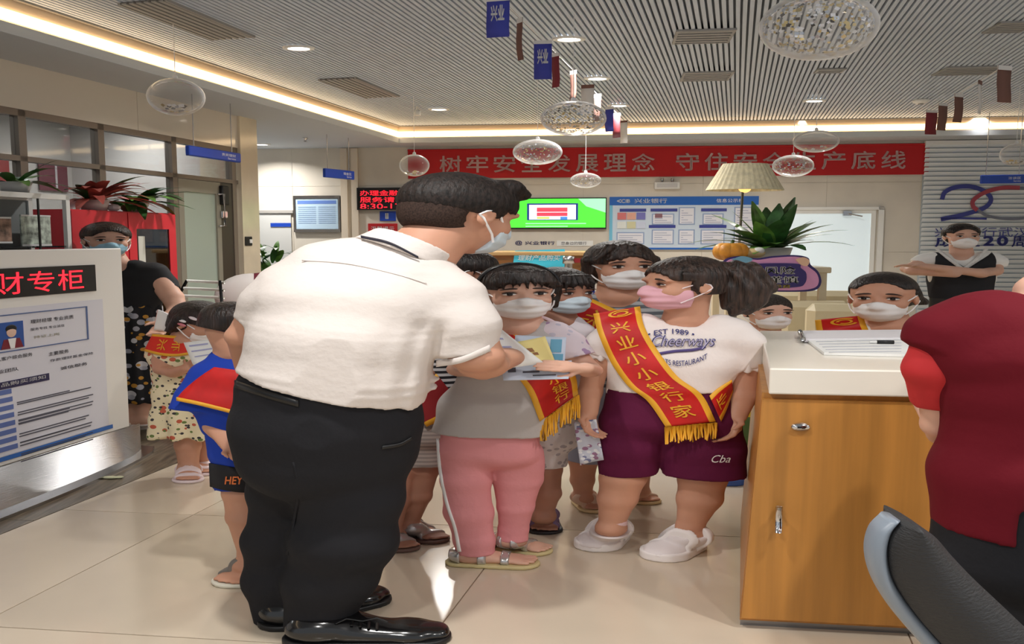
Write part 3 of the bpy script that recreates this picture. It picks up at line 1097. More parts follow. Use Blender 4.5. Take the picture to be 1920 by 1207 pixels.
ribbon2d([bl(1764, 410), bl(1800, 409), bl(1850, 410)], 0.028, M_20B, 'numeral_two_foot')
zl = [bl(*p) for p in ((1912, 352), (1880, 352), (1848, 360), (1826, 374), (1824, 386), (1832, 394))]
ribbon2d(smoothpts(zl, 40), 0.055, M_20R, 'numeral_zero_red', -0.026)
zr = [bl(*p) for p in ((1832, 392), (1850, 404), (1884, 410), (1925, 408), (1960, 396), (1968, 378), (1956, 362), (1925, 353), (1908, 352))]
ribbon2d(smoothpts(zr, 60), 0.035, M_20G, 'numeral_zero_grey', -0.024)
for txt, p0, p1, bo in (('兴业银行武汉分行', (1752, 444), (1990, 426), 0.0), ('成立', (1752, 463), (1838, 442), 0.02), ('2', (1842, 461), (1865, 442), 0.05), ('0', (1868, 461), (1891, 442), 0.05), ('周年', (1896, 463), (1960, 442), 0.02)):
    a_, b_ = bl(*p0), bl(*p1)
    letters('lettering', txt, M_20B, bt, a_[0], a_[1], b_[0] - a_[0], b_[1] - a_[1], -0.024, bo)

# ================================================================= blue signs hung from the ceiling
def hung_sign(corners, Y0, Y1, label, txt, ztop):
    """corners: top-left, top-right, bottom-right, bottom-left pixels; Y at the left and right edge"""
    tl, tr = P(*corners[0], Y0), P(*corners[1], Y1)
    zb = P(*corners[3], Y0).z
    d = (tr - tl)
    d.z = 0
    ln = d.length
    rz = math.atan2(d.y, d.x)
    t = thing('hanging_sign', label, 'sign', (tl.x, tl.y, zb), rz)
    hh = tl.z - zb
    box('panel', M_BLUE, t, 0, ln, 0, 0.05, 0, hh, 0.008)
    letters('lettering', txt, M_WTEXT, t, ln * .6, hh * .45, ln * .28, hh * .3, -0.003)
    letters('lettering', 'Service', M_WTEXT, t, ln * .72, hh * .16, ln * .16, hh * .2, -0.003)
    for f in (.12, .85):
        MB().tube([(ln * f, .025, hh), (ln * f, .025, ztop - zb)], 0.005, 6).build('wire', M_STEEL, t)
hung_sign([(355, 272), (452, 286), (452, 308), (355, 291)], 7.6, 8.35, 'larger blue hanging sign in front of the glass partition', '贵宾理财', SOFFIT)
hung_sign([(610, 315), (665, 323), (665, 340), (610, 332)], 10.6, 11.1, 'smaller blue hanging sign in front of the framed notice', '现金区', SOFFIT)
hung_sign([(1840, 328), (1925, 327), (1925, 344), (1840, 344)], 10.4, 10.3, 'blue hanging sign over the large 20 print', '洽谈区', TRAY)

# ================================================================= confetti balls on strings
M_BALL = mat('clear_plastic_ball', (250, 250, 250), 0.04, trans=0.12, milky=0.03)
M_CONF = [mat('confetti_gold', (200, 178, 120), 0.35, metal=0.7), mat('confetti_silver', (206, 212, 222), 0.25, metal=0.8), mat('confetti_pale', (232, 232, 236), 0.5), mat('confetti_dark', (60, 54, 50), 0.5)]
def ball(px, py, rx, ry, Y, label, kind, ztop):
    c = P(px, py, Y)
    RX = rx / FPX * Y
    RZ = ry / FPX * Y
    RY = (RX + RZ) / 2
    t = thing('confetti_ball', label, 'balloon', c, 0, 'clear confetti balls')
    MB().ell((0, 0, 0), (RX, RY, RZ), 32, 20).build('shell', M_BALL, t, True)
    rs = np.random.RandomState(int(px))
    mb = MB()
    n = {'full': 620, 'half': 260, 'few': 46}[kind]
    for i in range(n):
        v = rs.normal(size=3)
        v /= np.linalg.norm(v)
        if kind == 'few':
            v[2] = -abs(v[2]) * 0.6 - 0.75
            v /= np.linalg.norm(v)
        if kind == 'half' and v[2] > 0.55:
            continue
        k = 0.97
        p = np.array((v[0] * RX, v[1] * RY, v[2] * RZ)) * k
        a = np.cross(v, rs.normal(size=3))
        a /= np.linalg.norm(a) + 1e-6
        b_ = np.cross(v, a)
        s = RZ * rs.uniform(.035, .075) * (2.0 if kind == 'few' else 1)
        a = a * s * np.array((1.5, 1, 1))
        b_ = b_ * s * np.array((1.5, 1, 1))
        mb.cur = int(rs.choice(4, p=[.34, .30, .22, .14]))
        mb.add([p + a, p + b_, p - a, p - b_], [(0, 1, 2, 3)])
    cf = mb.build('confetti', M_CONF, t)
    cf['kind'] = 'stuff'
    MB().lathe([(0.012, 0), (0.012, 0.02), (0.006, 0.03)], 10, (0, 0, RZ - .004), 1.6).tube([(0, 0, RZ), (0, 0, ztop - c.z)], 0.003, 5).build('string', M_WTEXT, t)
ball(1535, 50, 107, 58, 3.4, 'largest confetti ball, hanging at the top right of the ceiling', 'full', TRAY)
ball(1075, 222, 61, 31, 5.9, 'gold confetti ball hanging over the back cove by the pennants', 'full', TRAY)
ball(330, 182, 52, 33, 6.1, 'clear ball with brown confetti at its bottom under the left cove', 'few', TRAY)
ball(1008, 285, 46, 23, 7.9, 'pale ball in front of the left half of the red banner', 'half', TRAY)
ball(777, 310, 28, 20, 9.2, 'small ball at the left end of the red banner', 'few', TRAY)
ball(1098, 338, 29, 14, 9.0, 'small gold ball just below the red banner, above the television', 'half', TRAY)
ball(1530, 265, 42, 20, 8.4, 'ball against the back cove above the lamp shade', 'few', TRAY)
ball(1487, 311, 38, 20, 9.0, 'ball in front of the right half of the red banner', 'half', TRAY)
ball(1905, 290, 28, 20, 8.6, 'ball hanging at the right edge before the blind', 'few', TRAY)

# ================================================================= pennants on two strings
M_FB, M_FR, M_FW, M_FBR = mat('flag_blue', (62, 70, 170), .7), mat('flag_maroon', (128, 40, 50), .7), mat('flag_white', (228, 226, 224), .7), mat('flag_brown', (120, 84, 74), .7)
def pennant_string(pts, label):
    t = thing('bunting', label, 'bunting', pts[0][4])
    o = Vector(pts[0][4])
    MB().tube([Vector(p[4]) - o for p in pts], 0.003, 5).build('string', M_WTEXT, t)
    for i, (wd, hh, m, yaw, p, txt) in enumerate(pts):
        p = Vector(p) - o
        u = Vector((cos(yaw), sin(yaw), 0))
        n = Vector((-u.y, u.x, 0))
        vs, fs = [], []
        for j in range(5):
            for k in (0, 1, 2):
                b_ = n * 0.012 * sin(j * 1.3 + i) * j / 4
                q = p + u * ((k - 1) * wd / 2) + b_ + Vector((0, 0, -hh * j / 4))
                vs.append(q)
        for j in range(4):
            for k in (0, 1):
                a_ = j * 3 + k
                fs.append((a_, a_ + 1, a_ + 4, a_ + 3))
        f = MB().add(vs, fs).build('pennant', m, t, True)
        sm = f.modifiers.new('thick', 'SOLIDIFY')
        sm.thickness = 0.004
        MB().prism([p - u * wd / 2 - n * .003, p + u * wd / 2 - n * .003, p + u * wd / 2 - n * .003 - Vector((0, 0, hh * .12)), p - u * wd / 2 - n * .003 - Vector((0, 0, hh * .12))], n * -0.002, n * 0.008).build('hem', M_FW if m is not M_FW else M_FBR, f)
        if txt:
            V, T = text_arrays(txt, 0.04)
            Q = [p + u * (wd * (-.3 + .6 * v[0])) - n * 0.012 - Vector((0, 0, hh * (.62 - .4 * v[1]))) for v in V]
            link(bpy.data.objects.new('lettering', mesh_np('lettering', np.array([tuple(q) for q in Q]), T, M_WTEXT, False)), f)
yw = 0.15
fl1 = []
A_, B_ = P(868, -72, 3.9), P(1172, 228, 10.8)
def on_line(A, B, px):
    """the point of the segment that stands at picture column px"""
    lo_, hi_ = 0.0, 1.0
    for _ in range(40):
        m = (lo_ + hi_) / 2
        q = A + (B - A) * m
        x = 960 + FPX * q.x / (q.y * cos(PITCH) - (q.z - CAMH) * sin(PITCH))
        if x < px:
            lo_ = m
        else:
            hi_ = m
    return A + (B - A) * lo_
for px, wd, hh, m, yaw, txt in ((868, .07, .14, M_FR, -.6, ''), (934, .125, .21, M_FB, -.25, '兴业'), (975, .05, .24, M_FBR, -.9, ''), (1018, .12, .25, M_FB, -.1, '兴业'),
                                (1042, .07, .24, M_FR, -.8, ''), (1075, .07, .24, M_FBR, -.9, ''), (1102, .12, .26, M_FW, -.3, ''), (1120, .09, .26, M_FBR, -.7, ''), (1143, .10, .27, M_FB, -.6, ''), (1156, .10, .28, M_FR, -.6, ''), (1170, .10, .28, M_FW, -.6, '')):
    fl1.append((wd, hh, m, yaw, on_line(A_, B_, px), txt))
pennant_string(fl1, 'string of blue, white and maroon pennants running back from the top centre')
A2, B2 = P(1925, 98, 5.2), P(1735, 214, 10.6)
fl2 = []
for px, wd, hh, m, yaw in ((1884, .12, .25, M_FBR, .3), (1838, .08, .26, M_FW, .8), (1798, .11, .26, M_FBR, .4), (1768, .13, .28, M_FBR, .4), (1747, .15, .28, M_FR, .2)):
    lo_, hi_ = 0.0, 1.0
    for _ in range(40):
        k_ = (lo_ + hi_) / 2
        q = A2 + (B2 - A2) * k_
        x = 960 + FPX * q.x / (q.y * cos(PITCH) - (q.z - CAMH) * sin(PITCH))
        if x > px:
            lo_ = k_
        else:
            hi_ = k_
    fl2.append((wd, hh, m, yaw, A2 + (B2 - A2) * lo_, ''))
pennant_string(fl2, 'string of brown and maroon pennants in the upper right corner')

# ================================================================= service counter, its sign, barrier
c0 = P(700, 462, 10.4)
t = thing('teller_counter', 'long low wooden service counter behind the children at the back', 'counter', (c0.x, c0.y, 0), W_ROT)
M_WOODD = mat('brown_wood', (140, 92, 44), 0.4, noise=(2, .25, (1, 1, 14)))
box('front_panel', M_WOODD, t, 0, 2.75, 0, 0.6, 0.05, 1.28)
box('worktop', mat('tan_top', (196, 160, 110), .3), t, -0.03, 2.78, -0.06, 0.66, 1.28, 1.33, .01)
box('plinth', M_BLACK, t, 0.03, 2.7, 0.03, 0.55, 0, 0.05)
_o = Vector((c0.x, c0.y, 0)) + WN * .07
_r = ray(961, 493)
c0 = Vector((0, 0, CAMH)) + _r * (_o.dot(WN) / _r.dot(WN))
t = thing('counter_sign', 'small cyan sign with white italic writing fixed to the front of the back counter', 'sign', c0, W_ROT)
w = 100 / FPX * c0.y
M_CY = mat('cyan_print', (60, 184, 210), .4)
MB().prism([(0, 0, -.06), (w, 0, -.06), (w * .97, 0.03, .17), (w * .04, 0.03, .15)], (0, 0, 0), (0, .03, 0)).build('panel', M_CY, t)
letters('lettering', '理财产品购买', M_WTEXT, t, w * .1, .03, w * .8, .07, -0.008, .02, 0.2)
c0 = P(1066, 489, 9.4)
t = thing('barrier_post', 'retractable belt barrier with a dark red belt behind the masked girls', 'barrier', (c0.x, c0.y, 0))
MB().lathe([(.16, 0), (.16, .02), (.03, .05), (.03, c0.z - .03), (.045, c0.z - .03), (.045, c0.z + .05), (0, c0.z + .06)], 16, sx=1.5).build('post', M_STEEL, t, True)
box('belt', mat('belt_red', (140, 24, 34), .7), t, 0.03, 1.0, -.003, .003, c0.z - .02, c0.z + .03)
c0 = P(1083, 540, 7.6)
t = thing('gift_box', 'blue box topped with a yellow bow between the two masked girls', 'box', c0)
box('box_body', mat('royal_blue', (30, 60, 170), .4), t, 0, .16, 0, .12, -c0.z, .07, .01)
MB().ell((.05, .05, .10), (.06, .03, .05)).ell((.12, .05, .10), (.05, .03, .05)).build('bow', mat('yellow_ribbon', (226, 200, 60), .5), t, True)

# ================================================================= lamp, plant, pumpkin, cut-out sign, sofas
lc = P(1397, 334, 7.4)
sc_ = 7.4 / FPX
t = thing('floor_lamp', 'floor lamp with a cream pleated shade standing before the information board', 'lamp', (lc.x - .03, 7.4, 0))
zt, zb = P(1397, 308, 7.4).z, P(1397, 357, 7.4).z
pr = []
seg = 72
mb = MB()
vs = []
for (r, z) in ((40 * sc_, zt), (70 * sc_, zb)):
    for i in range(seg):
        a_ = 2 * pi * i / seg
        k_ = 1 + .018 * (i % 2)
        vs.append((.03 + r * k_ * cos(a_), r * .62 * k_ * sin(a_), z))
mb.add(vs, [(i, (i + 1) % seg, seg + (i + 1) % seg, seg + i) for i in range(seg)])
sh = mb.build('lamp_shade', mat('cream_shade', (232, 222, 188), .8, noise=(30, .08)), t)
so = sh.modifiers.new('thick', 'SOLIDIFY')
so.thickness = .006
MB().tube([(-.03, 0, 0.03), (-.02, 0, 1.0), (.02, 0, zt - .02)], .012, 10).build('pole', mat('grey_pole', (130, 124, 118), .3, metal=.6), t, True)
MB().lathe([(.22, 0), (.22, .02), (.03, .035)], 24, sx=1.4).build('base', MATS['grey_pole'], t, True)
MB().ell((.03, 0, zb + .03), (.06, .05, .05)).build('bulb', mat('bulb_warm', (255, 190, 110), .4, emit=((255, 180, 100), 1.5)), t, True)

tc = P(1450, 548, 7.0)
t = thing('side_table', 'small beige side table carrying the plant and the pink cut-out sign', 'table', (tc.x, 7.0, 0))
zt = P(1450, 500, 7.0).z
box('tabletop', mat('beige_laminate', (214, 200, 170), .4), t, -.45, .45, -.1, .45, zt - .05, zt, .008)
l0 = box('leg', MATS['beige_laminate'], t, -.42, -.36, -.08, -.03, 0, zt - .05)
copy_part(l0, t, (.78, 0, 0))
copy_part(l0, t, (0, .46, 0))
copy_part(l0, t, (.78, .46, 0))
M_LEAF = mat('glossy_leaf', (98, 142, 66), .35, noise=(8, .35))
M_LEAFD = mat('dark_leaf', (54, 100, 50), .4, noise=(8, .35))
M_LEAFR = mat('red_leaf', (176, 84, 76), .45, noise=(8, .3, (1, 1, 1), (140, 62, 56), (214, 116, 104)))
M_POT = mat('white_pot', (228, 222, 216), .3)
def plant(name, label, c, pot_r, pot_h, specs, lm, group=None, pot=True, sx=1.7, avoid=None):
    t = thing(name, label, 'plant', c, 0, group)
    if pot:
        MB().lathe([(pot_r * .72, 0), (pot_r, pot_h), (pot_r * .9, pot_h), (pot_r * .86, pot_h * .85)], 24, sx=1.5).build('pot', M_POT, t, True)
        MB().lathe([(0, pot_h * .85), (pot_r * .87, pot_h * .86)], 20, sx=1.5, caps=False).build('soil', mat('soil', (62, 48, 38), .9), t)
    for i, (az, el, ln, wd, dr_) in enumerate(specs):
        d = Vector((cos(az) * cos(el), sin(az) * cos(el), sin(el)))
        if avoid is not None and d.dot(avoid) > .05:      # a wall close behind: short leaves on that side
            ln *= .42
        o = MB().leaf((cos(az) * pot_r * .3, sin(az) * pot_r * .3, pot_h * .85 if pot else 0), d, ln, wd, dr_, sx=sx).build('leaf', lm[i % len(lm)], t, True)
    return t
rs = random.Random(3)
sp = [(0.15, .75, .42, .05, .9), (1.2, 1.1, .44, .055, .5), (2.6, 1.0, .42, .05, .7), (3.1, .55, .40, .05, 1.0), (-.5, .9, .36, .05, .8), (-1.6, 1.0, .34, .055, .7), (-2.4, .8, .38, .05, .9), (.6, 1.3, .46, .055, .3), (2.2, 1.35, .42, .055, .3), (-1.0, 1.25, .4, .05, .4), (-.1, .5, .40, .045, 1.0), (-2.9, .42, .38, .045, 1.0), (-2.0, .4, .3, .05, 1.2), (-1.2, .5, .3, .05, 1.2)]
sp = [(a_, e_, l_ * 1.05, w_ * 1.25, d_) for a_, e_, l_, w_, d_ in sp] + [(a_ + .35, min(1.4, e_ + .2), l_ * .9, w_ * 1.2, d_ * .8) for a_, e_, l_, w_, d_ in sp]
pc = P(1453, 497, 7.05)
plant('potted_plant', 'dark green broad-leaved plant in a white pot above the pink cut-out sign', (pc.x, 7.2, zt), .13, .16, sp, [M_LEAF, M_LEAFD])
p2 = P(1367, 488, 7.0)
t = thing('pumpkin_ornament', 'round orange and yellow pumpkin ornament left of the broad-leaved plant', 'ornament', (p2.x, 6.95, p2.z))
for i in range(9):
    a_ = 2 * pi * i / 9
    MB().ell((.055 * cos(a_) * 1.3, .05 * sin(a_), .075), (.085, .055, .072), 14, 10).build('lobe', mat('pumpkin_orange', (222, 150, 50), .45, noise=(7, .2)), t, True)
MB().tube([(0, 0, .13), (.02, 0, .17)], .014).build('stem', M_LEAFD, t, True)
p3 = P(1408, 482, 7.0)
t = thing('ornament', 'small cream shell ornament between the pumpkin and the plant pot', 'ornament', (p3.x, 6.96, p3.z))
MB().ell((0, 0, .035), (.11, .05, .04)).build('body', mat('shell_cream', (232, 206, 150), .5), t, True)
MB().ell((0.05, -.01, .055), (.05, .04, .03)).build('knob', M_WHITE, t, True)

# cut-out advice sign
def spx(px, py, Y=6.85):
    p = P(px, py, Y)
    return p
o_ = spx(1450, 547)
t = thing('cutout_sign', 'pink and navy cloud-shaped cut-out sign below the broad-leaved plant', 'sign', o_)
def cut(pts, m, name, y0, y1):
    q = smoothpts([(spx(*p).x - o_.x, spx(*p).z - o_.z) for p in pts + [pts[0]]], 60)[:-1]
    return MB().prism([(a_[0], 0, a_[1]) for a_ in q], (0, y0, 0), (0, y1, 0)).build(name, m, t)
out = [(1352, 512), (1358, 488), (1385, 480), (1420, 484), (1450, 480), (1490, 478), (1515, 483), (1520, 496), (1535, 510), (1540, 530), (1528, 544), (1490, 547), (1420, 546), (1370, 544), (1352, 530)]
cut(out, mat('cutout_navy', (52, 40, 112), .5), 'backing', 0, .02)
cut([(1356, 512), (1362, 490), (1387, 483), (1420, 487), (1450, 483), (1490, 481), (1510, 486), (1512, 497), (1530, 512), (1534, 529), (1524, 540), (1490, 544), (1420, 543), (1372, 541), (1356, 529)], mat('cutout_pink', (226, 160, 206), .5), 'pink_layer', -.012, 0)
cut([(1405, 500), (1420, 494), (1492, 494), (1500, 502), (1510, 512), (1508, 530), (1490, 538), (1412, 538), (1402, 524)], MATS['cutout_navy'], 'navy_layer', -.022, -.012)
cut([(1370, 486), (1392, 480), (1410, 486), (1395, 493)], mat('cutout_blue', (120, 178, 210), .5), 'blue_spot', -.02, -.012)
cut([(1490, 486), (1505, 482), (1516, 488), (1512, 498), (1500, 496)], mat('cutout_peach', (240, 200, 170), .5), 'peach_spot', -.02, -.012)
def sl_(txt, x0, y0, x1, y1, m):
    a_, b_ = spx(x0, y1), spx(x1, y0)
    letters('lettering', txt, m, t, a_.x - o_.x, a_.z - o_.z, b_.x - a_.x, b_.z - a_.z, -.025, .035)
sl_('有风险', 1400, 499, 1490, 514, M_WTEXT)
sl_('需谨慎', 1404, 517, 1496, 531, M_WTEXT)
sl_('理性投资', 1418, 533, 1480, 540, mat('cutout_yellow', (236, 214, 90), .5))

# sofas
M_SOFA = mat('beige_leather', (222, 208, 172), .45, bump=(20, .1))
def sofa(label, px0, px1, pytop, Y, wide):
    a_, b_ = P(px0, pytop, Y), P(px1, pytop, Y)
    t = thing('armchair', label, 'armchair', ((a_.x + b_.x) / 2, Y, 0), W_ROT)
    hw = (b_.x - a_.x) / 2
    z = a_.z
    box('seat', M_SOFA, t, -hw + .1, hw - .1, -.5, .06, .1, .42, .05)
    box('backrest', M_SOFA, t, -hw, hw, .05, .2, .1, z, .05)
    ar = box('armrest', M_SOFA, t, -hw, -hw + .14, -.5, .06, .1, .6, .04)
    copy_part(ar, t, (2 * hw - .14, 0, 0))
    f0 = box('foot', M_BLACK, t, -hw + .05, -hw + .1, -.45, -.4, 0, .1)
    copy_part(f0, t, (2 * hw - .15, 0, 0))
    copy_part(f0, t, (0, .5, 0))
    copy_part(f0, t, (2 * hw - .15, .5, 0))
sofa('long beige leather sofa with a high back behind the white-topped desk', 1440, 1610, 546, 8.0, 1)
sofa('low beige armchair behind the small boy at the white-topped desk', 1472, 1600, 566, 6.7, 1)
sofa('beige armchair half hidden by the girl with the red sash at the desk', 1522, 1660, 572, 6.0, 1)
c0 = P(450, 548, 8.2)
t = thing('armchair', 'white round-backed chair with a maroon band beyond the bending man', 'armchair', (c0.x + .12, 8.2, 0), .25)
MB().ell((0, 0, c0.z - .04), (.36, .13, .23), 24, 14).box(-.31, .31, -.08, .08, .40, c0.z - .04, .03).build('backrest', mat('white_vinyl', (232, 226, 222), .4), t, True)
MB().lathe([(.235, -.045), (.24, 0), (.235, .045)], 24, caps=False).build('band', mat('maroon_band', (110, 30, 48), .6), t, True).matrix_local = Matrix.Translation((.07, 0, c0.z - .04)) @ Matrix.Rotation(pi / 2, 4, 'Y') @ Matrix.Diagonal((.98, .57, 1, 1))
box('seat', MATS['white_vinyl'], t, -.32, .32, .0, .5, .36, .44, .03)
for x_ in (-.28, .28):
    for y_ in (.03, .46):
        MB().tube([(x_, y_, 0), (x_, y_, .37)], .018).build('leg', M_STEEL, t)

# ================================================================= left side: fire cabinet, showcase, plants, rack
def lpx(px, py, off):
    s, z = lp(px, py, off)
    return s, z
OFF = 0.48
s0_, zt = lpx(132, 391, OFF)
s1_, _ = lpx(329, 398, OFF)
t = lthing('fire_cabinet', 'tall red steel fire cabinet with two glazed doors beside the partition door', 'cabinet', s0_, 0, OFF)
wd = s1_ - s0_
hh = 1.71
M_FIRE = mat('fire_red', (206, 44, 56), .35)
MB().box(0, wd, .02, .40, 0, .06).box(0, wd, .02, .40, hh - .04, hh).box(0, .03, .02, .40, .06, hh - .04).box(wd - .03, wd, .02, .40, .06, hh - .04).box(.03, wd - .03, .37, .40, .06, hh - .04).build('body', M_FIRE, t)
M_INNER = mat('cabinet_inside', (120, 104, 112), .6)
for k_, z_ in enumerate((.5, .95, 1.35)):
    box('shelf', M_INNER, t, .04, wd - .04, .06, .36, z_, z_ + .025)
rs = random.Random(5)
for z_ in (.525, .975, 1.375):
    for k_ in range(5):
        x_ = .12 + k_ * (wd - .26) / 5
        hgt = rs.uniform(.14, .26)
        b_ = box('equipment_box', mat('gear_%d' % (k_ % 3), [(96, 84, 120), (126, 116, 128), (70, 62, 74)][k_ % 3], .5), None, 0, .15, 0, .16, 0, hgt)
        n_ = Vector((DV.y, -DV.x, 0))
        q = LP0 + DV * (s0_ + x_) + n_ * (OFF - .30)
        b_.location = (q.x, q.y, z_)
        b_.rotation_euler = t.rotation_euler
        tag(b_, 'dark equipment box on a shelf behind the glass of the red fire cabinet', 'box', 'fire gear inside the red cabinet')
half = wd / 2
for k_ in (0, 1):
    x0 = k_ * half + .006
    x1 = (k_ + 1) * half - .006
    d_ = MB().box(x0, x1, 0, .02, hh - .14, hh - .01).box(x0, x1, 0, .02, .03, .16).box(x0, x0 + .09, 0, .02, .16, hh - .14).box(x1 - .09, x1, 0, .02, .16, hh - .14).build('door', M_FIRE, t)
    box('door_glass', M_GLASS, d_, x0 + .09, x1 - .09, .008, .012, .16, hh - .14)
    MB().tube([(x1 - .045 if k_ == 0 else x0 + .045, -.03, .8), (x1 - .045 if k_ == 0 else x0 + .045, -.03, .95)], .01).build('door_handle', M_CHROME, d_, True)
    letters('lettering', '消' if k_ == 0 else '火', M_GOLD, d_, x0 + half * .5, 1.10, .16, .16, .004, .02)
    if k_ == 1:
        box('label_sheet', mat('pale_label', (206, 206, 196), .6), d_, x0 + .11, x0 + .19, .004, .007, hh - .50, hh - .20)
# plants on top of it
n_ = Vector((DV.y, -DV.x, 0))
def on_cab(px, py, z, off):
    s, _ = lpx(px, py, off)
    q = LP0 + DV * s + n_ * off
    return Vector((q.x, q.y, z))
sp1 = [(rs.uniform(0, 6.28), rs.uniform(.1, 1.0), rs.uniform(.26, .40), rs.uniform(.035, .05), rs.uniform(.7, 1.6)) for _ in range(46)]
plant('potted_plant', 'red-leaved plant in a white pot on the fire cabinet', on_cab(176, 388, hh, .3), .085, .085, sp1, [M_LEAFR, M_LEAFR, M_LEAFR, M_LEAFR, M_LEAFD], None, True, 1.5, -n_)
sp2 = [(rs.uniform(0, 6.28), rs.uniform(.1, 1.0), rs.uniform(.26, .40), rs.uniform(.035, .05), rs.uniform(.7, 1.6)) for _ in range(46)]
plant('potted_plant', 'dark green plant in a white pot on the fire cabinet', on_cab(252, 389, hh, .3), .085, .085, sp2, [M_LEAFD, M_LEAF], None, True, 1.5, -n_)
t = thing('paper_note', 'crumpled white paper between the two plant pots on the fire cabinet', 'paper', on_cab(213, 388, hh, .38))
MB().ell((0, 0, .03), (.06, .03, .03), 9, 5).build('sheet', M_PAPER, t)
# white framed showcase
OF2 = 0.62
sa, za = lpx(-40, 362, OF2)
sb, zb = lpx(130, 366, OF2)
t = lthing('showcase', 'white framed glass showcase with pictures left of the red fire cabinet', 'cabinet', sa, 0, OF2)
wd = sb - sa
hh = zb
for x_ in (0, wd - .035):
    for y_ in (0, .33):
        box('post', M_WHITE, t, x_, x_ + .035, y_, y_ + .035, 0, hh)
for y_ in (0, .33):
    box('top_rail', M_WHITE, t, 0, wd, y_, y_ + .035, hh - .035, hh)
box('top_glass', M_GLASS, t, .03, wd - .03, .03, .33, hh - .012, hh - .006)
for z_ in (.25, .8, 1.22):
    box('shelf', M_GLASS, t, .03, wd - .03, .02, .34, z_, z_ + .012)
box('base_panel', M_WHITE, t, 0, wd, 0, .36, 0, .25)
box('divider', M_BLACK, t, wd * .62, wd * .62 + .012, .002, .012, .25, hh - .03)
box('back_panel', mat('showcase_back', (140, 146, 146), .6), t, .03, wd - .03, .345, .355, .25, hh - .03)
for f, c, z_, h_, w_ in ((.06, (170, 96, 76), 1.48, .16, .16), (.30, (150, 120, 104), 1.46, .18, .2), (.68, (186, 196, 184), 1.44, .22, .26), (.10, (206, 206, 206), 1.235, .16, .3), (.70, (196, 200, 204), 1.235, .17, .24)):
    n_ = Vector((DV.y, -DV.x, 0))
    q = LP0 + DV * (sa + f * wd) + n_ * (OF2 - .2)
    nm = 'certificate' if z_ > 1.4 else 'brochure_box'
    b_ = thing(nm, ('framed picture' if z_ > 1.4 else 'pale brochure box') + ' %s inside the white showcase' % {.06: 'in brick tones at the far left', .30: 'in brown tones near the middle', .68: 'of green foliage at the right', .10: 'on the left of the lower shelf', .70: 'on the right of the lower shelf'}[f], 'picture' if z_ > 1.4 else 'box', (q.x, q.y, z_), t.rotation_euler.z)
    box('panel', mat('print_%d_%d' % (c[0], int(f * 100)), c, .5, noise=(18, .5)), b_, 0, w_, 0, .012, 0, h_)
    MB().box(0, w_, -.004, .0, 0, .012).box(0, w_, -.004, .0, h_ - .012, h_).build('edge', M_PAPER, b_)
box('shelf', M_GLASS, t, .03, wd - .03, .02, .34, 1.43, 1.44)
q = on_cab(28, 352, hh, .42)
sp3 = [(rs.uniform(0, 6.28), rs.uniform(.1, 1.1), rs.uniform(.2, .32), rs.uniform(.03, .04), rs.uniform(.8, 1.4)) for _ in range(22)]
plant('potted_plant', 'green plant on top of the white showcase at the left edge', q, .08, .08, sp3, [M_LEAFD, M_LEAF], None, True, 1.5, -n_)
# news rack: white bars in a black frame
p0 = P(347, 545, 6.35)
t = thing('newspaper_rack', 'newspaper rack with white bars on a black frame right of the fire cabinet', 'rack', (p0.x, 6.5, 0), D_ROT)
for k_ in range(5):
    z_ = 1.16 - k_ * .055
    x_ = .02 + k_ * .03
    MB().tube([(-.05, k_ * -.05, z_), (.27 + x_, k_ * -.05, z_ - .01)], .011).build('newspaper_bar', M_WHITE, t, True)
for k_ in (0, 1):
    MB().tube([(.25, 0, 1.16), (.40, -.2, .95), (.52, -.25, .6), (.50, -.2 + k_ * .3, 0)], .012).build('side_frame', M_BLACK, t, True)
    MB().tube([(-.05, 0, 1.16), (-.05, -.2, .95), (-.05, -.25, .6), (-.05, -.2 + k_ * .3, 0)], .012).build('side_frame', M_BLACK, t, True)
MB().tube([(-.05, -.25, .6), (.52, -.25, .6)], .012).build('cross_bar', M_BLACK, t, True)
# switch on the column and a floor plant beyond it
s_, z_ = lp(467, 452, .07)
t = lthing('wall_switch', 'small black switch box on the cream column', 'switch', s_ - .07, z_ - .05, .075)
box('plate', M_BLACK, t, 0, .13, 0, .015, 0, .10, .005)
box('button', M_PAPER, t, .07, .12, -.008, 0, .03, .07)
q = P(505, 470, 10.8)
t = thing('floor_plant', 'leafy green floor plant between the cream column and the bending man', 'plant', (q.x, 10.8, 0))
MB().lathe([(.14, 0), (.2, .45), (.17, .45), (.16, .4)], 20, sx=1.4).build('pot', M_POT, t, True)
MB().tube([(0, 0, .4), (0, 0, 1.0)], .02).build('stem', M_LEAFD, t)
for k_ in range(60):
    az, el = rs.uniform(0, 6.28), rs.uniform(-.1, 1.2)
    z_ = rs.uniform(.75, 1.35)
    MB().leaf((rs.uniform(-.1, .1), rs.uniform(-.08, .08), z_), (cos(az) * cos(el), sin(az) * cos(el), sin(el)), rs.uniform(.2, .34), rs.uniform(.03, .045), 1.0, sx=1.4).build('leaf', [M_LEAF, M_LEAFD][k_ % 2], t, True)

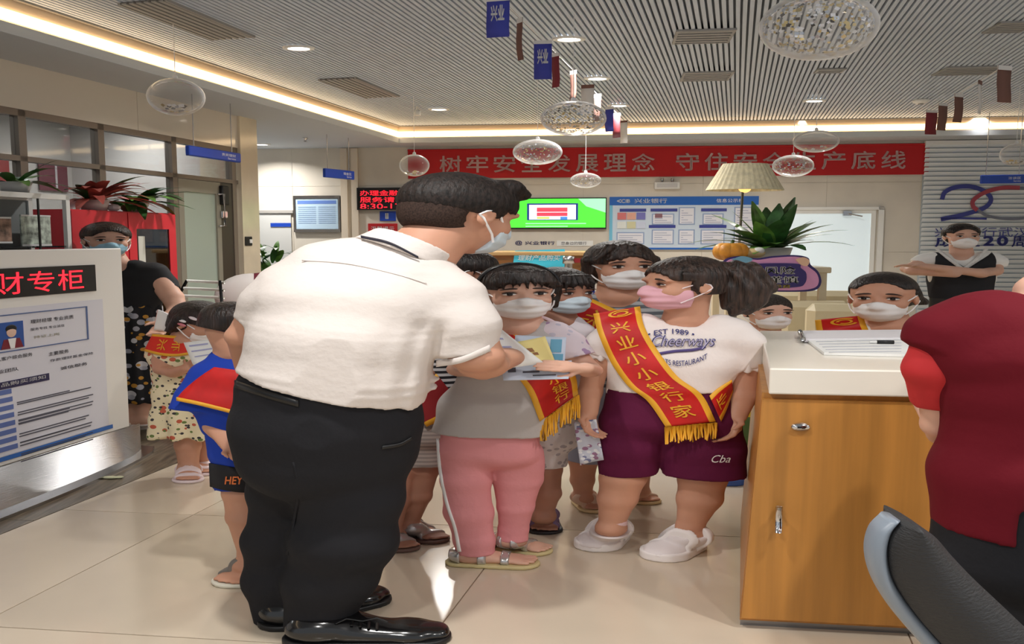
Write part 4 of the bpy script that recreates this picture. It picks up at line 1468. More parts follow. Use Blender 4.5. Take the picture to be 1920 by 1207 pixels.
# ================================================================= the white information stand at the left
E_ = P(229, 640, 5.6)
dirv = Vector((0.27, 1, 0)).normalized()
LS = 3.2
st0 = Vector((E_.x, E_.y, 0)) - dirv * LS           # near end, outside the picture
rz = math.atan2(dirv.y, dirv.x)
t = thing('information_stand', 'large white information stand with a red LED line and a steel base', 'stand', st0, rz)
zt, zb = P(215, 465, 5.6).z, P(243, 799, 5.6).z
M_STAND = mat('stand_white', (232, 230, 226), .35)
M_STANDP = mat('stand_print', (216, 216, 226), .4)
box('panel', M_STAND, t, 0, LS, -.03, .05, zb, zt, .006)
def sp_(px, py):
    """pixel on the stand's face -> local (x, z)"""
    n = Vector((dirv.y, -dirv.x, 0))
    o = st0 + n * .032
    r = ray(px, py)
    k = o.dot(n) / r.dot(n)
    p = Vector((0, 0, CAMH)) + r * k
    return (p - o).dot(dirv), p.z
def srect(px0, py0, px1, py1):
    a_, b_ = sp_(px0, py0), sp_(px1, py1)
    return a_[0], b_[0], min(a_[1], b_[1]), max(a_[1], b_[1])
xr, zr_ = sp_(180, 545)
_, zr2 = sp_(180, 496)
xl = sp_(-60, 560)[0]
sc = box('led_screen', M_BLACK, t, xl - .5, xr, -.036, -.03, zr_, zr2)
hh = zr2 - zr_
def st_text(txt, px0, px1, f0, f1, m, par, bold=0.0, z0=None, z1=None, y=-.040):
    x0, x1 = sp_(px0, 520)[0], sp_(px1, 520)[0]
    return letters('lettering', txt, m, par, x0, z0 if z0 is not None else zr_ + hh * f0, x1 - x0, (z1 - z0) if z0 is not None else hh * (f1 - f0), y, bold)
for ch, a_, b_ in (('理', -78, -32), ('财', -22, 42), ('专', 50, 100), ('柜', 107, 155)):
    st_text(ch, a_, b_, .12, .86, M_LEDR, sc, 0.0, y=-.038)
xp = sp_(196, 640)[0]
ztp, zbp = sp_(196, 560)[1], sp_(196, 793)[1]
pr_ = box('print_sheet', M_STANDP, t, xl - .5, xp, -.033, -.03, zbp - .02, ztp)
# framed profile with a portrait
x1_, zB = sp_(166, 636)
zT = sp_(161, 574)[1]
M_LINE = mat('thin_blue_line', (84, 104, 150), .6)
fr = MB().box(xl - .5, x1_, -.036, -.033, zT - .006, zT).box(xl - .5, x1_, -.036, -.033, zB, zB + .006).box(x1_ - .012, x1_, -.036, -.033, zB, zT).build('profile_frame', M_LINE, t)
x0p, x1p, zp0, zp1 = srect(-2, 650, 42, 601)
zp1 = sp_(40, 601)[1]
zp0 = sp_(40, 650)[1]
pp = box('portrait', mat('portrait_blue', (40, 84, 160), .5), t, x0p, x1p, -.036, -.033, zp0, zp1)
pw, ph = x1p - x0p, zp1 - zp0
MB().ell((x0p + pw * .5, -.037, zp0 + ph * .62), (pw * .2, .003, ph * .2)).build('portrait_face', mat('print_skin', (226, 190, 170), .6), pp, True)
MB().ell((x0p + pw * .5, -.0365, zp0 + ph * .74), (pw * .23, .003, ph * .16)).build('portrait_hair', M_BLACK, pp, True)
MB().prism([(x0p + pw * .05, -.036, zp0), (x0p + pw * .95, -.036, zp0), (x0p + pw * .82, -.036, zp0 + ph * .36), (x0p + pw * .18, -.036, zp0 + ph * .36)], (0, -.002, 0), (0, 0, 0)).build('portrait_jacket', mat('print_maroon', (120, 30, 44), .6), pp)
MB().prism([(x0p + pw * .42, -.038, zp0), (x0p + pw * .58, -.038, zp0), (x0p + pw * .66, -.038, zp0 + ph * .38), (x0p + pw * .34, -.038, zp0 + ph * .38)], (0, -.002, 0), (0, 0, 0)).build('portrait_shirt', M_PAPER, pp)
def line(px0, px1, pyl, pyr, m, name, parent, txt=None, hpx=7):
    """a printed line; the height is taken at its right end"""
    x0, _ = sp_(px0, pyr)
    x1, z = sp_(px1, pyr)
    _, z2 = sp_(px1, pyr - hpx)
    if txt:
        return letters('lettering', txt, m, parent, x0, z, x1 - x0, z2 - z, -.0365, .01)
    return box(name, m, parent, x0, x1, -.0355, -.033, z, z2)
M_INKD = mat('dark_ink', (58, 54, 62), .7)
line(56, 137, 0, 597, M_INKD, 'printed_line', t, '理财经理 专业资质', 7)
line(56, 120, 0, 612, M_INK, 'printed_line', t, '服务专线 专业诚信', 5)
line(62, 110, 0, 628, mat('pale_ink', (190, 184, 160), .7), 'printed_line', t, '持证上岗', 5)
line(90, 128, 0, 661, M_INKD, 'printed_line', t, '主要服务', 7)
line(92, 174, 0, 664, M_INK, 'printed_line', t, '存款理财基金保险', 5)
line(-20, 60, 0, 667, M_INKD, 'printed_line', t, '个人客户综合服务', 7)
line(-20, 34, 0, 694, M_INKD, 'printed_line', t, '专业团队', 7)
line(112, 163, 0, 684, M_INKD, 'printed_line', t, '诚信服务', 6)
pill = line(-70, 92, 0, 712, mat('pill_navy', (44, 40, 82), .5), 'heading_pill', t, None, 13)
line(-60, 84, 0, 709, M_WTEXT, 'printed_line', t, '理财产品购买须知', 7).location = (0, -.003, 0)
M_TAGB = mat('tag_blue', (92, 112, 172), .6)
for k_ in range(8):
    line(-60, [21, 23, 25, 26, 28, 30, 31, 33][k_], 0, 737 + k_ * 14.6, M_TAGB, 'section_tag', t, None, 9)
    for q_ in (0, 1):
        line(30 + k_, [170, 174, 174, 130, 166, 172, 128, 160][(k_ + q_ * 3) % 8], 0, 727 + k_ * 13.0 + q_ * 6, M_INK, 'printed_line', t, None, 2)
line(-200, 211, 0, 802, mat('stripe_blue', (44, 104, 184), .4), 'blue_stripe', t, None, 7)
# curved steel foot
mb = MB()
top, bot = [], []
pts_ = []
for k_ in range(33):
    f = k_ / 32
    x_ = .3 + f * (LS - .1)
    pts_.append((x_, -.06 - .24 * (1 - (2 * f - 1) ** 2) ** .6, 0))
for k_ in range(33):
    f = 1 - k_ / 32
    x_ = .3 + f * (LS - .1)
    pts_.append((x_, .06 + .24 * (1 - (2 * f - 1) ** 2) ** .6, 0))
mb.prism(pts_, (0, 0, 0.0), (0, 0, .018))
mb.build('base_plate', M_STEEL, t)
q_ = [(.35 + (LS - .25) * f, -.03 - .16 * (1 - (2 * f - 1) ** 2) ** .6, 0) for f in [k / 20 for k in range(21)]]
q2 = [(p[0], -p[1], 0) for p in q_[::-1]]
mb = MB()
vs = [(p[0], p[1], .018) for p in q_] + [(p[0], -.028, zb) for p in q_]
mb.add(vs, [(i, i + 1, 22 + i, 21 + i) for i in range(20)])
vs = [(p[0], -p[1], .018) for p in q_] + [(p[0], .048, zb) for p in q_]
mb.add(vs, [(i + 1, i, 21 + i, 22 + i) for i in range(20)])
mb.build('base_cover', M_STEEL, t, True)
q = atz(207, 897, 0)
t = thing('paper_scrap', 'tiny crumpled pale scrap on the dark floor strip by the steel base', 'litter', q)
MB().ell((0, 0, .008), (.055, .02, .008), 10, 6).ell((.05, .01, .007), (.03, .02, .006), 8, 5).build('scrap', mat('pale_scrap', (206, 206, 170), .7), t)

# ================================================================= white-topped desk at the right
TZ, TB = 1.02, 0.922
A = atz(1443, 690, TZ)                      # front left corner of the top
t = thing('reception_desk', 'light wooden reception desk with a thick white top, lock and bar handle', 'desk', (A.x, A.y, 0), W_ROT)
M_OAK = mat('honey_oak', (188, 130, 62), .38, noise=(2.2, .09, (9, 9, .5)))
M_TOP = mat('white_stone_top', (236, 230, 218), .22)
dvl = DV.copy()
dvl.rotate(Matrix.Rotation(-W_ROT, 3, 'Z'))
sh_ = dvl.x / dvl.y
DEP = 1.27
LEN = 2.4
mb = MB()
mb.prism([(0, 0, 0), (LEN, 0, 0), (LEN + sh_ * DEP, DEP, 0), (sh_ * DEP, DEP, 0)], (0, 0, TB), (0, 0, TZ))
tp = mb.build('worktop', M_TOP, t)
bv = tp.modifiers.new('bev', 'BEVEL')
bv.width = .006
bv.segments = 2
f0 = .035
vs = []
for z_, xx in ((.03, -.075), (TB, -.018)):
    vs += [(xx, f0, z_), (LEN, f0, z_), (LEN + sh_ * DEP, DEP - .03, z_), (xx + sh_ * DEP, DEP - .03, z_)]
MB().add(vs, [(3, 2, 1, 0), (4, 5, 6, 7), (0, 1, 5, 4), (1, 2, 6, 5), (2, 3, 7, 6), (3, 0, 4, 7)]).build('carcass', M_OAK, t)
MB().prism([(-.07, f0 + .02, 0), (LEN, f0 + .02, 0), (LEN, DEP - .05, 0), (.2, DEP - .05, 0)], (0, 0, 0), (0, 0, .035)).build('plinth', mat('plinth_steel', (150, 150, 152), .3, metal=.8), t)
dz0, dz1 = .045, TB - .022
do = MB().add([(-.072, f0 - .018, dz0), (.80, f0 - .018, dz0), (.83, f0 - .018, dz1), (-.02, f0 - .018, dz1), (-.072, f0, dz0), (.80, f0, dz0), (.83, f0, dz1), (-.02, f0, dz1)],
              [(0, 1, 2, 3), (7, 6, 5, 4), (0, 4, 5, 1), (1, 5, 6, 2), (2, 6, 7, 3), (3, 7, 4, 0)]).build('door', M_OAK, t)
d2 = MB().box(.84, 1.75, f0 - .018, f0, dz0, dz1).build('door', M_OAK, t)
Minv = Matrix.Rotation(-W_ROT, 4, 'Z') @ Matrix.Translation(-Vector((A.x, A.y, 0)))
def dsk(px, py, off):
    n = WN
    o = Vector((A.x, A.y, 0)) - n * (off)
    r = ray(px, py)
    k = (o - Vector((0, 0, CAMH))).dot(n) / r.dot(n)
    return Minv @ (Vector((0, 0, CAMH)) + r * k)
k1 = dsk(1501, 800, .017)
lk = MB()
lk.lathe([(0, .012), (.022, .010), (.026, 0)], 20, caps=False)
o = lk.build('lock', M_CHROME, do, True)
o.matrix_local = Matrix.Translation((k1.x, k1.y, k1.z)) @ Matrix.Rotation(pi / 2, 4, 'X') @ Matrix.Diagonal((1.35, .62, 1, 1))
box('keyway', M_BLACK, do, k1.x - .014, k1.x + .002, k1.y - .0135, k1.y - .011, k1.z - .003, k1.z + .004)
a_, b_ = dsk(1461, 950, -.02), dsk(1457, 998, -.02)
MB().tube([(a_.x, a_.y, a_.z), (a_.x, a_.y, b_.z)], .009, 12, sx=1.5).tube([(a_.x, a_.y, a_.z - .012), (a_.x, a_.y + .03, a_.z - .012)], .006, 8).tube([(a_.x, a_.y, b_.z + .012), (a_.x, a_.y + .03, b_.z + .012)], .006, 8).build('bar_handle', M_CHROME, do, True)
# registration book and pen on it
bk = [atz(*p, TZ + .004) for p in ((1505, 633), (1700, 628), (1715, 668), (1545, 664))]
o_ = bk[0]
t = thing('registration_book', 'open white form pad lying on the white desk top', 'book', o_)
MB().prism([p - o_ for p in bk], (0, 0, -.003), (0, 0, .008)).build('lower_pages', M_PAPER, t)
bk2 = [atz(*p, TZ + .014) for p in ((1505, 621), (1700, 619), (1703, 634), (1508, 637))]
MB().prism([p - o_ for p in bk2], (0, 0, -.01), (0, 0, .004)).build('folded_pages', mat('page_shade', (226, 222, 226), .7), t)
mb = MB()
for k_ in range(5):
    a_ = [atz(1530 + k_ * 6, 640 + k_ * 5, TZ + .014), atz(1690, 637 + k_ * 5.4, TZ + .014)]
    mb.tube([a_[0] - o_, a_[1] - o_], .0012, 4)
mb.build('printed_lines', mat('faint_ink', (176, 176, 188), .7), t)
MB().tube([atz(1500, 622, TZ + .02) - o_, atz(1506, 636, TZ + .02) - o_], .012).build('clip', M_STEEL, t, True)
a_, b_, c_ = atz(1630, 641, TZ + .02), atz(1644, 641, TZ + .02), atz(1676, 641.5, TZ + .02)
t = thing('pen', 'black-capped white pen lying on the form pad', 'pen', a_)
MB().tube([(0, 0, 0), b_ - a_], [.004, .006], 8).build('barrel', M_PAPER, t, True)
MB().tube([b_ - a_, c_ - a_], .0085, 8).build('cap', M_BLACK, t, True)
# ================================================================= office chair in the foreground
# ================================================================= people
M_SKIN = mat('skin', (218, 172, 150), 0.5, 0.35, noise=(5, .05), sss=.12)
M_SKINT = mat('skin_tan', (202, 150, 124), 0.5, 0.35, noise=(5, .05), sss=.12)
M_SKIND = mat('skin_brown', (172, 124, 102), 0.5, 0.35, noise=(5, .05), sss=.12)
M_HAIR = mat('black_hair', (24, 19, 18), 0.42, 0.4, noise=(60, .5, (1, 1, .08), (14, 11, 11), (50, 38, 34)), bump=(90, .5, (1, 1, .1)))
M_HAIRB = mat('brown_black_hair', (36, 27, 24), 0.42, 0.4, noise=(60, .5, (1, 1, .08), (18, 14, 13), (70, 52, 44)), bump=(90, .5, (1, 1, .1)))
M_FADE = mat('cropped_hair', (58, 44, 38), 0.75, 0.2, noise=(160, .3))
M_MASK = mat('mask_white', (246, 244, 244), 0.75)
M_MASKB = mat('mask_blue', (160, 204, 226), 0.75)
M_MASKG = mat('mask_pale_blue', (206, 222, 232), 0.75)
M_MASKP = mat('mask_pink', (226, 172, 184), 0.75)
M_EYEW = mat('eye_white', (226, 220, 214), 0.25)
M_IRIS = mat('eye_dark', (26, 16, 14), 0.15)
M_BROW = mat('brow', (58, 42, 36), 0.8)
M_SASH = mat('sash_red', (196, 22, 20), 0.55, noise=(7, .12))
M_SASHY = mat('sash_gold', (236, 172, 44), 0.55)

class Fig:
    def __init__(s, px, Y, label, group=None, sx=1.9, sy=1.3, hb=.008):
        p = P(px, 700, Y)
        s.O = Vector((p.x, p.y, 0))
        s.Y = Y
        s.sx, s.sy, s.hb = sx, sy, hb
        s.th = thing('person', label, 'person', s.O, 0, group)
        s.body = Shape()
        s.S = []                       # shapes that clothes can lie on
    def J(s, px, py, dy=0.0):
        w = P(px, py, s.Y + dy)
        return np.array(((w.x - s.O.x) / s.sx, (w.y - s.O.y) / s.sy, w.z), np.float32)
    def G(s, px, py):
        """a floor point seen at a pixel"""
        w = atz(px, py, 0)
        return np.array(((w.x - s.O.x) / s.sx, (w.y - s.O.y) / s.sy, 0), np.float32)
    def R(s, r):
        return r * s.Y / FPX
    def put(s, name, V, Q, m, parent=None, smooth=True, midx=None):
        V = np.asarray(V) * np.array((s.sx, s.sy, 1), np.float32)
        o = bpy.data.objects.new(name, mesh_np(name, V, Q, m, smooth, midx))
        return link(o, parent or s.th)
    def mesh(s, name, shape, m, h, parent=None, clip=None):
        V, Q = shape.mesh(h, clip)
        return s.put(name, V, Q, m, parent)
    # ------------------------------------------------------------ limbs and trunk
    def chain(s, shape, pts, k=.015, flat=False, grow=0.0):
        """pts: (px, py, r_px[, dy]) joined by tapered capsules"""
        q = [(s.J(p[0], p[1], p[3] if len(p) > 3 else 0), s.R(p[2]) + grow) for p in pts]
        for i in range(len(q) - 1):
            shape.cap(q[i][0], q[i + 1][0], q[i][1], q[i + 1][1], k=k, flatb=(flat and i == len(q) - 2))
        return q
    def trunk(s, shape, lv, k=.03, grow=0.0):
        """lv: (cx, py, half width px, r px[, dy])"""
        q = []
        for l in lv:
            dy = l[4] if len(l) > 4 else 0
            c = s.J(l[0], l[1], dy)
            hw = l[2] * (s.Y + dy) / FPX / s.sx + grow
            r = min(s.R(l[3]) + grow, hw)
            q.append((c, hw - r, r))
        ex = np.array((1, 0, 0), np.float32)
        for a, b in zip(q[:-1], q[1:]):
            for sd in (-1, 0, 1):
                shape.cap(a[0] + ex * sd * a[1], b[0] + ex * sd * b[1], a[2], b[2], k=k if sd else k)
        return q
    # ------------------------------------------------------------ head
    def head(s, px, py, hs, yaw=0, pitch=0, roll=0, dy=0.0, neck=None, ears=True, neck_r=.235):
        s.hs = s.R(hs)
        s.hc = s.J(px, py, dy)
        y, p, r = radians(yaw), radians(pitch), radians(roll)
        f = Vector((sin(y) * cos(p), -cos(y) * cos(p), -sin(p)))
        e = Vector((0, 0, 1)).cross(f).normalized()
        u = f.cross(e)
        rot = Matrix.Rotation(r, 3, f)
        e, u = rot @ e, rot @ u
        s.HR = np.array([[e.x, f.x, u.x], [e.y, f.y, u.y], [e.z, f.z, u.z]], np.float32)
        b = s.body
        H = s.hp
        n = s.hs
        def E(c, r, k=.06):
            b.ell(H(*c), np.array(r) * n, s.HR, k=k * n)
        E((0, -.06, .12), (.365, .44, .385))
        E((0, .10, -.17), (.275, .29, .33), .12)
        E((0, .25, -.41), (.10, .10, .08), .1)
        for sd in (-1, 1):
            E((sd * .165, .24, -.14), (.12, .12, .12), .1)
            E((sd * .15, .325, .095), (.12, .06, .045), .06)
            if ears:
                E((sd * .365, -.03, -.06), (.035, .085, .125), .02)
                b.sub(_ell(H(sd * .405, -.01, -.05), np.array((.02, .045, .07)) * n, s.HR), .02 * n)
        b.cap(H(0, .36, .03), H(0, .44, -.13), .032 * n, .055 * n, k=.05 * n)
        for sd in (-1, 1):
            b.sub(_ell(H(sd * .155, .425, .02), np.array((.085, .06, .05)) * n, s.HR), .05 * n)
        if neck is not None:
            nb = s.J(*neck)
            b.cap(H(0, -.08, -.25), nb, neck_r * n, neck_r * 1.12 * n, k=.08 * n)
            s.nb = nb
    def hp(s, x, y, z):
        return s.hc + s.hs * (s.HR @ np.array((x, y, z), np.float32))
    def local(s, x, y, z):
        a, b, c = (x - s.hc[0]) / s.hs, (y - s.hc[1]) / s.hs, (z - s.hc[2]) / s.hs
        R = s.HR
        return (a * R[0, 0] + b * R[1, 0] + c * R[2, 0], a * R[0, 1] + b * R[1, 1] + c * R[2, 1], a * R[0, 2] + b * R[1, 2] + c * R[2, 2])
    def MBh(s):
        return MB()
    def emit(s, mb, name, m, parent=None):
        """an MB drawn in head units -> figure"""
        V = np.array([s.hp(*v) for v in mb.v]) * np.array((s.sx, s.sy, 1))
        me = bpy.data.meshes.new(name)
        me.from_pydata([tuple(v) for v in V], [], mb.f)
        for q in (m if isinstance(m, (list, tuple)) else [m]):
            me.materials.append(q)
        if any(mb.mi):
            me.polygons.foreach_set('material_index', mb.mi)
        me.polygons.foreach_set('use_smooth', [True] * len(mb.f))
        me.update()
        return link(bpy.data.objects.new(name, me), parent or s.th)
    def eyes(s, which=(-1, 1), brow=True, open_=1.0):
        for sd in which:
            mb = MB()
            mb.ell((sd * .155, .355, .015), (.072, .035, .026 * open_), 16, 10)
            mb.cur = 1
            mb.ell((sd * .155, .377, .017), (.034, .022, .027 * open_), 14, 8)
            mb.cur = 1
            mb.tube([(sd * (.155 + d_), .385 - 2.2 * d_ * d_, .036 * open_ + .014 - 2.6 * d_ * d_) for d_ in (-.075, -.04, 0, .04, .08)], [.004, .010, .012, .011, .005], 6)
            s.emit(mb, 'eye', [M_EYEW, M_IRIS, M_WTEXT])
            if brow:
                mb = MB().tube([(sd * (.155 + d_), .388 - 2.0 * d_ * d_, .125 - 2.0 * d_ * d_ - .1 * d_) for d_ in (-.095, -.05, 0, .05, .10)], [.008, .016, .017, .013, .005], 6)
                s.emit(mb, 'eyebrow', M_BROW)
    def mask(s, m, strap=M_MASK, h=.005, top=-.085, low=-.50, sides=(-1, 1), pleat=.006, width=.20):
        sh = Shape()
        n = s.hs
        sh.ell(s.hp(0, .12, -.19), np.array((.315, .325, .36)) * n, s.HR, k=0)
        sh.cap(s.hp(0, .40, .0), s.hp(0, .46, -.14), .05 * n, .085 * n, k=.10 * n)
        sh.ell(s.hp(0, .34, -.30), np.array((.17, .13, .13)) * n, s.HR, k=.1 * n)
        def post(d, x, y, z):
            a, b, c = s.local(x, y, z)
            d = d + n * pleat * np.cos(c * 52) * (np.abs(a) < .27)
            t = top + .05 * np.exp(-(a / .10) ** 2) - .10 * np.abs(a)
            d = np.maximum(d, (c - t) * n)
            d = np.maximum(d, (low + .25 * np.abs(a) - c) * n)
            d = np.maximum(d, (width - b) * n)
            return d
        sh.post.append(post)
        o = s.mesh('face_mask', sh, m, h)
        for sd in sides:
            for z0, z1 in ((-.07, .05), (-.34, -.18)):
                mb = MB().tube([(sd * .275, .21, z0), (sd * .335, .12, (z0 + z1) / 2), (sd * .375, .0, z1 * .9), (sd * .395, -.075, z1 * .4 - .02), (sd * .375, -.11, -.06)], .011, 6)
                s.emit(mb, 'ear_loop', strap, o)
        return o
    def hair(s, m=M_HAIR, line=.30, side=.10, nape=-.22, grow=.0, fringe=None, extra=None, h=.007, strand=.008, part=None, face=(.345, .40, .46), name='hair'):
        """cap of hair with the face cut out; fringe: list of (x, z_end); extra: callback adding shapes"""
        n = s.hs
        sh = Shape()
        sh.ell(s.hp(0, -.075, .135), np.array((.41 + grow, .485 + grow, .415 + grow)) * n, s.HR, k=0)
        if nape < -.1:
            sh.ell(s.hp(0, -.19, -.10), np.array((.345 + grow, .30 + grow, abs(nape) + .12)) * n, s.HR, k=.1 * n)
        sh.sub(_ell(s.hp(0, .455, line - face[2]), np.array((face[0], face[1], face[2])) * n, s.HR), .03 * n)
        def post(d, x, y, z):
            a, b, c = s.local(x, y, z)
            th = np.arctan2(a, b + .1)
            d = d + n * strand * np.sin(th * 38 + 5 * np.sin(c * 4)) * np.clip(1.2 - np.abs(c), .2, 1)
            d = np.maximum(d, (nape - c) * n)
            # clear the front below the temples
            cut = np.maximum(b - side, c - (line - .18))
            return np.maximum(d, np.where((b > side) & (c < line - .18), np.maximum(d, .002), d))
        sh.post.append(post)
        if fringe:
            for fx, fz in fringe:
                sh.cap(s.hp(fx * .75, .30, .40), s.hp(fx, .395 - .55 * fx * fx, .24), .05 * n, .030 * n, k=.02 * n)
                sh.cap(s.hp(fx, .395 - .55 * fx * fx, .24), s.hp(fx * 1.06, .398 - .62 * fx * fx, fz), .030 * n, .009 * n, k=.012 * n)
        if extra:
            extra(sh)
        return s.mesh(name, sh, m, h)
    # ------------------------------------------------------------ hands and feet
    def hand(s, wrist, tip, normal, thumb, size, curl=.5, r=None, spread=.018):
        """wrist, tip: q points; the palm faces 'normal'; thumb: +1/-1 side along normal x direction"""
        b = s.body
        w = Vector(wrist)
        d = (Vector(tip) - w).normalized()
        nn = Vector(normal)
        nn = (nn - d * nn.dot(d)).normalized()
        sd = d.cross(nn).normalized() * thumb
        L = size
        for k_ in (-1.2, -.4, .4, 1.2):
            b.cap(w + d * L * .06, w + d * L * .46 + sd * k_ * L * .09, L * .10, L * .085, k=.008)
        base = [w + d * L * .45 + sd * k_ * L * .105 for k_ in (1.35, .45, -.45, -1.3)]
        for i, (o, fl) in enumerate(zip(base, (.47, .52, .48, .39))):
            p = o
            dd = d.copy()
            rr = L * .058
            for j, seg in enumerate((.42, .32, .26)):
                ang = curl * (.35, .75, .6)[j]
                dd = (dd * cos(ang) + nn * sin(ang)).normalized()
                q = p + dd * L * fl * seg * 1.05
                b.cap(p, q, rr, rr * .9, k=.003)
                p, rr = q, rr * .9
                nn2 = nn
        t0 = w + d * L * .14 + sd * L * .10
        t1 = t0 + (d * .6 + sd * .75 + nn * .25).normalized() * L * .24
        t2 = t1 + (d * .9 + sd * .25 + nn * (.3 + curl * .4)).normalized() * L * .20
        b.cap(t0, t1, L * .075, L * .058, k=.008)
        b.cap(t1, t2, L * .058, L * .046, k=.004)
    def foot(s, ankle, heel_px, toe_px, r=.030, L=None):
        """bare foot on the floor; returns the frame used by the shoes"""
        h_ = s.G(*heel_px)
        t_ = s.G(*toe_px)
        d = t_ - h_
        ln = float(np.linalg.norm(d))
        d = d / ln
        if L:
            h_ = t_ - d * L
            ln = L
        sd = np.array((-d[1], d[0], 0), np.float32)
        up = np.array((0, 0, 1), np.float32)
        b = s.body
        a = ankle
        z0 = .016
        b.cap(a, h_ + d * ln * .20 + up * (z0 + r * 1.2), r * 1.05, r * 1.1, k=.02)
        b.cap(h_ + d * r * 1.1 + up * (z0 + r * .9), h_ + d * ln * .35 + up * (z0 + r * .95), r * .95, r, k=.02)
        b.cap(a, h_ + d * ln * .62 + up * (z0 + r * .62), r * .8, r * .62, k=.03)
        for k_ in (-.75, -.25, .25, .75):
            b.cap(h_ + d * ln * .40 + sd * k_ * r * .5 + up * (z0 + r * .7), h_ + d * ln * .80 + sd * k_ * r * 1.05 + up * (z0 + r * .42), r * .68, r * .42, k=.012)
        for k_, ex in ((-1, .90), (-.5, .955), (0, .97), (.5, .98), (1, .96)):
            b.cap(h_ + d * ln * .80 + sd * k_ * r * 1.0 + up * (z0 + r * .36), h_ + d * ln * ex + sd * k_ * r * 1.02 + up * (z0 + r * .3), r * .30, r * .25, k=.003)
        return dict(h=h_, d=d, s=sd, ln=ln, r=r, a=a)
    def foot_shape(s, F, grow, closed=True):
        h_, d, sd, ln, r, a = (F[k_] for k_ in ('h', 'd', 's', 'ln', 'r', 'a'))
        up = np.array((0, 0, 1), np.float32)
        z0 = .016
        sh = Shape()
        sh.cap(a, h_ + d * ln * .20 + up * (z0 + r * 1.2), r * 1.05 + grow, r * 1.1 + grow, k=.02)
        sh.cap(h_ + d * r * 1.1 + up * (z0 + r * .9), h_ + d * ln * .35 + up * (z0 + r * .95), r * .95 + grow, r + grow, k=.02)
        sh.cap(a, h_ + d * ln * .62 + up * (z0 + r * .62), r * .8 + grow, r * .62 + grow, k=.03)
        for k_ in (-.75, -.25, .25, .75):
            sh.cap(h_ + d * ln * .40 + sd * k_ * r * .5 + up * (z0 + r * .7), h_ + d * ln * .80 + sd * k_ * r * 1.05 + up * (z0 + r * .42), r * .68 + grow, r * .42 + grow, k=.012)
        if closed:
            for k_ in (-.6, 0, .6):
                sh.cap(h_ + d * ln * .75 + sd * k_ * r + up * (z0 + r * .45), h_ + d * ln * .93 + sd * k_ * r * .75 + up * (z0 + r * .34), r * .5 + grow, r * .34 + grow, k=.02)
        return sh
    def uvw(s, F, x, y, z):
        h_, d, sd = F['h'], F['d'], F['s']
        a, b = x - h_[0], y - h_[1]
        return a * d[0] + b * d[1], a * sd[0] + b * sd[1], z
    def sole(s, F, m, th=.018, wide=1.0, name='sole', parent=None, h=.005, over=.008):
        ln, r = F['ln'], F['r']
        sh = Shape()
        h_, d = F['h'], F['d']
        def fn(x, y, z):
            u, v, w = s.uvw(F, x, y, z)
            t = np.clip((u - r) / max(ln - 2.4 * r, .01), 0, 1)
            rad = (r * 1.05 + (r * .38) * t) * wide + over
            c = r + t * (ln - 2.4 * r)
            dd = np.sqrt((u - c) ** 2 + v * v) - rad
            return np.maximum(dd, np.abs(w - th / 2) - th / 2)
        rr = r * 2.2 + over
        p0, p1 = h_, h_ + d * ln
        lo = np.minimum(p0, p1) - rr
        hi = np.maximum(p0, p1) + rr
        lo[2], hi[2] = 0, th
        sh.add((fn, lo, hi), 0)
        return s.mesh(name, sh, m, h, parent)
    def strap(s, F, m, u0, u1, parent, name='strap', grow=.007, h=.005, tilt=0.0, zmax=None, closed=False):
        """a band around the foot between the fractions u0..u1 of its length"""
        sh = s.foot_shape(F, grow, closed)
        ln = F['ln']
        def post(d, x, y, z):
            u, v, w = s.uvw(F, x, y, z)
            uu = u + tilt * (w - .03)
            d = np.maximum(d, np.abs(uu - (u0 + u1) / 2 * ln) - (u1 - u0) / 2 * ln)
            d = np.maximum(d, .010 - w)
            if zmax is not None:
                d = np.maximum(d, w - zmax)
            return d
        sh.post.append(post)
        return s.mesh(name, sh, m, h, parent)
    def sandal(s, F, sole_m, strap_m, straps=((.18, .26), (.50, .60), (.72, .82)), name='sandal', heel_band=True):
        o = s.sole(F, sole_m, name=name)
        for i, (a, b) in enumerate(straps):
            s.strap(F, strap_m, a, b, o)
        if heel_band:
            s.strap(F, strap_m, .0, .14, o, 'heel_strap', zmax=.075)
        return o
    def sneaker(s, F, m, sole_m, name='shoe', band=True):
        o = s.sole(F, sole_m, th=.040, wide=1.15, name=name)
        sh = s.foot_shape(F, .012)
        top = .10
        def post(d, x, y, z):
            u, v, w = s.uvw(F, x, y, z)
            d = np.maximum(d, w - (top - .0))
            return np.maximum(d, .02 - w)
        sh.post.append(post)
        s.mesh('upper', sh, m, .005, o)
        if band:
            s.strap(F, sole_m, .30, .46, o, 'strap', grow=.022)
            s.strap(F, sole_m, .62, .70, o, 'toe_seam', grow=.018, closed=True)
        return o
    # ------------------------------------------------------------ lying on the surface
    def at(s, shapes, x, y, z):
        d = None
        for q in shapes:
            e = q.at(x, y, z)
            d = e if d is None else np.minimum(d, e)
        return d
    def trace(s, shapes, PX, PY, back=.9):
        """where the lines of sight of the given pixels meet the figure: distance along each (nan: missed)"""
        a = (PX - 960) / FPX
        b = (603.5 - PY) / FPX
        k = cos(PITCH) + b * sin(PITCH)
        dx, dz = a / k / s.sx, (-sin(PITCH) + b * cos(PITCH)) / k
        dy = np.ones_like(dx) / s.sy
        ox, oy, oz = -s.O.x / s.sx, -s.O.y / s.sy, CAMH
        nrm = np.sqrt(dx * dx + dy * dy + dz * dz)
        t = np.full(PX.shape, s.Y - back)
        hit = np.zeros(PX.shape, bool)
        for _ in range(70):
            d = s.at(shapes, ox + dx * t, oy + dy * t, oz + dz * t)
            hit |= d < .0015
            t = np.where(hit, t, t + d * .75 / nrm)
        t = np.where(hit & (t < s.Y + .9), t, np.nan)
        return t
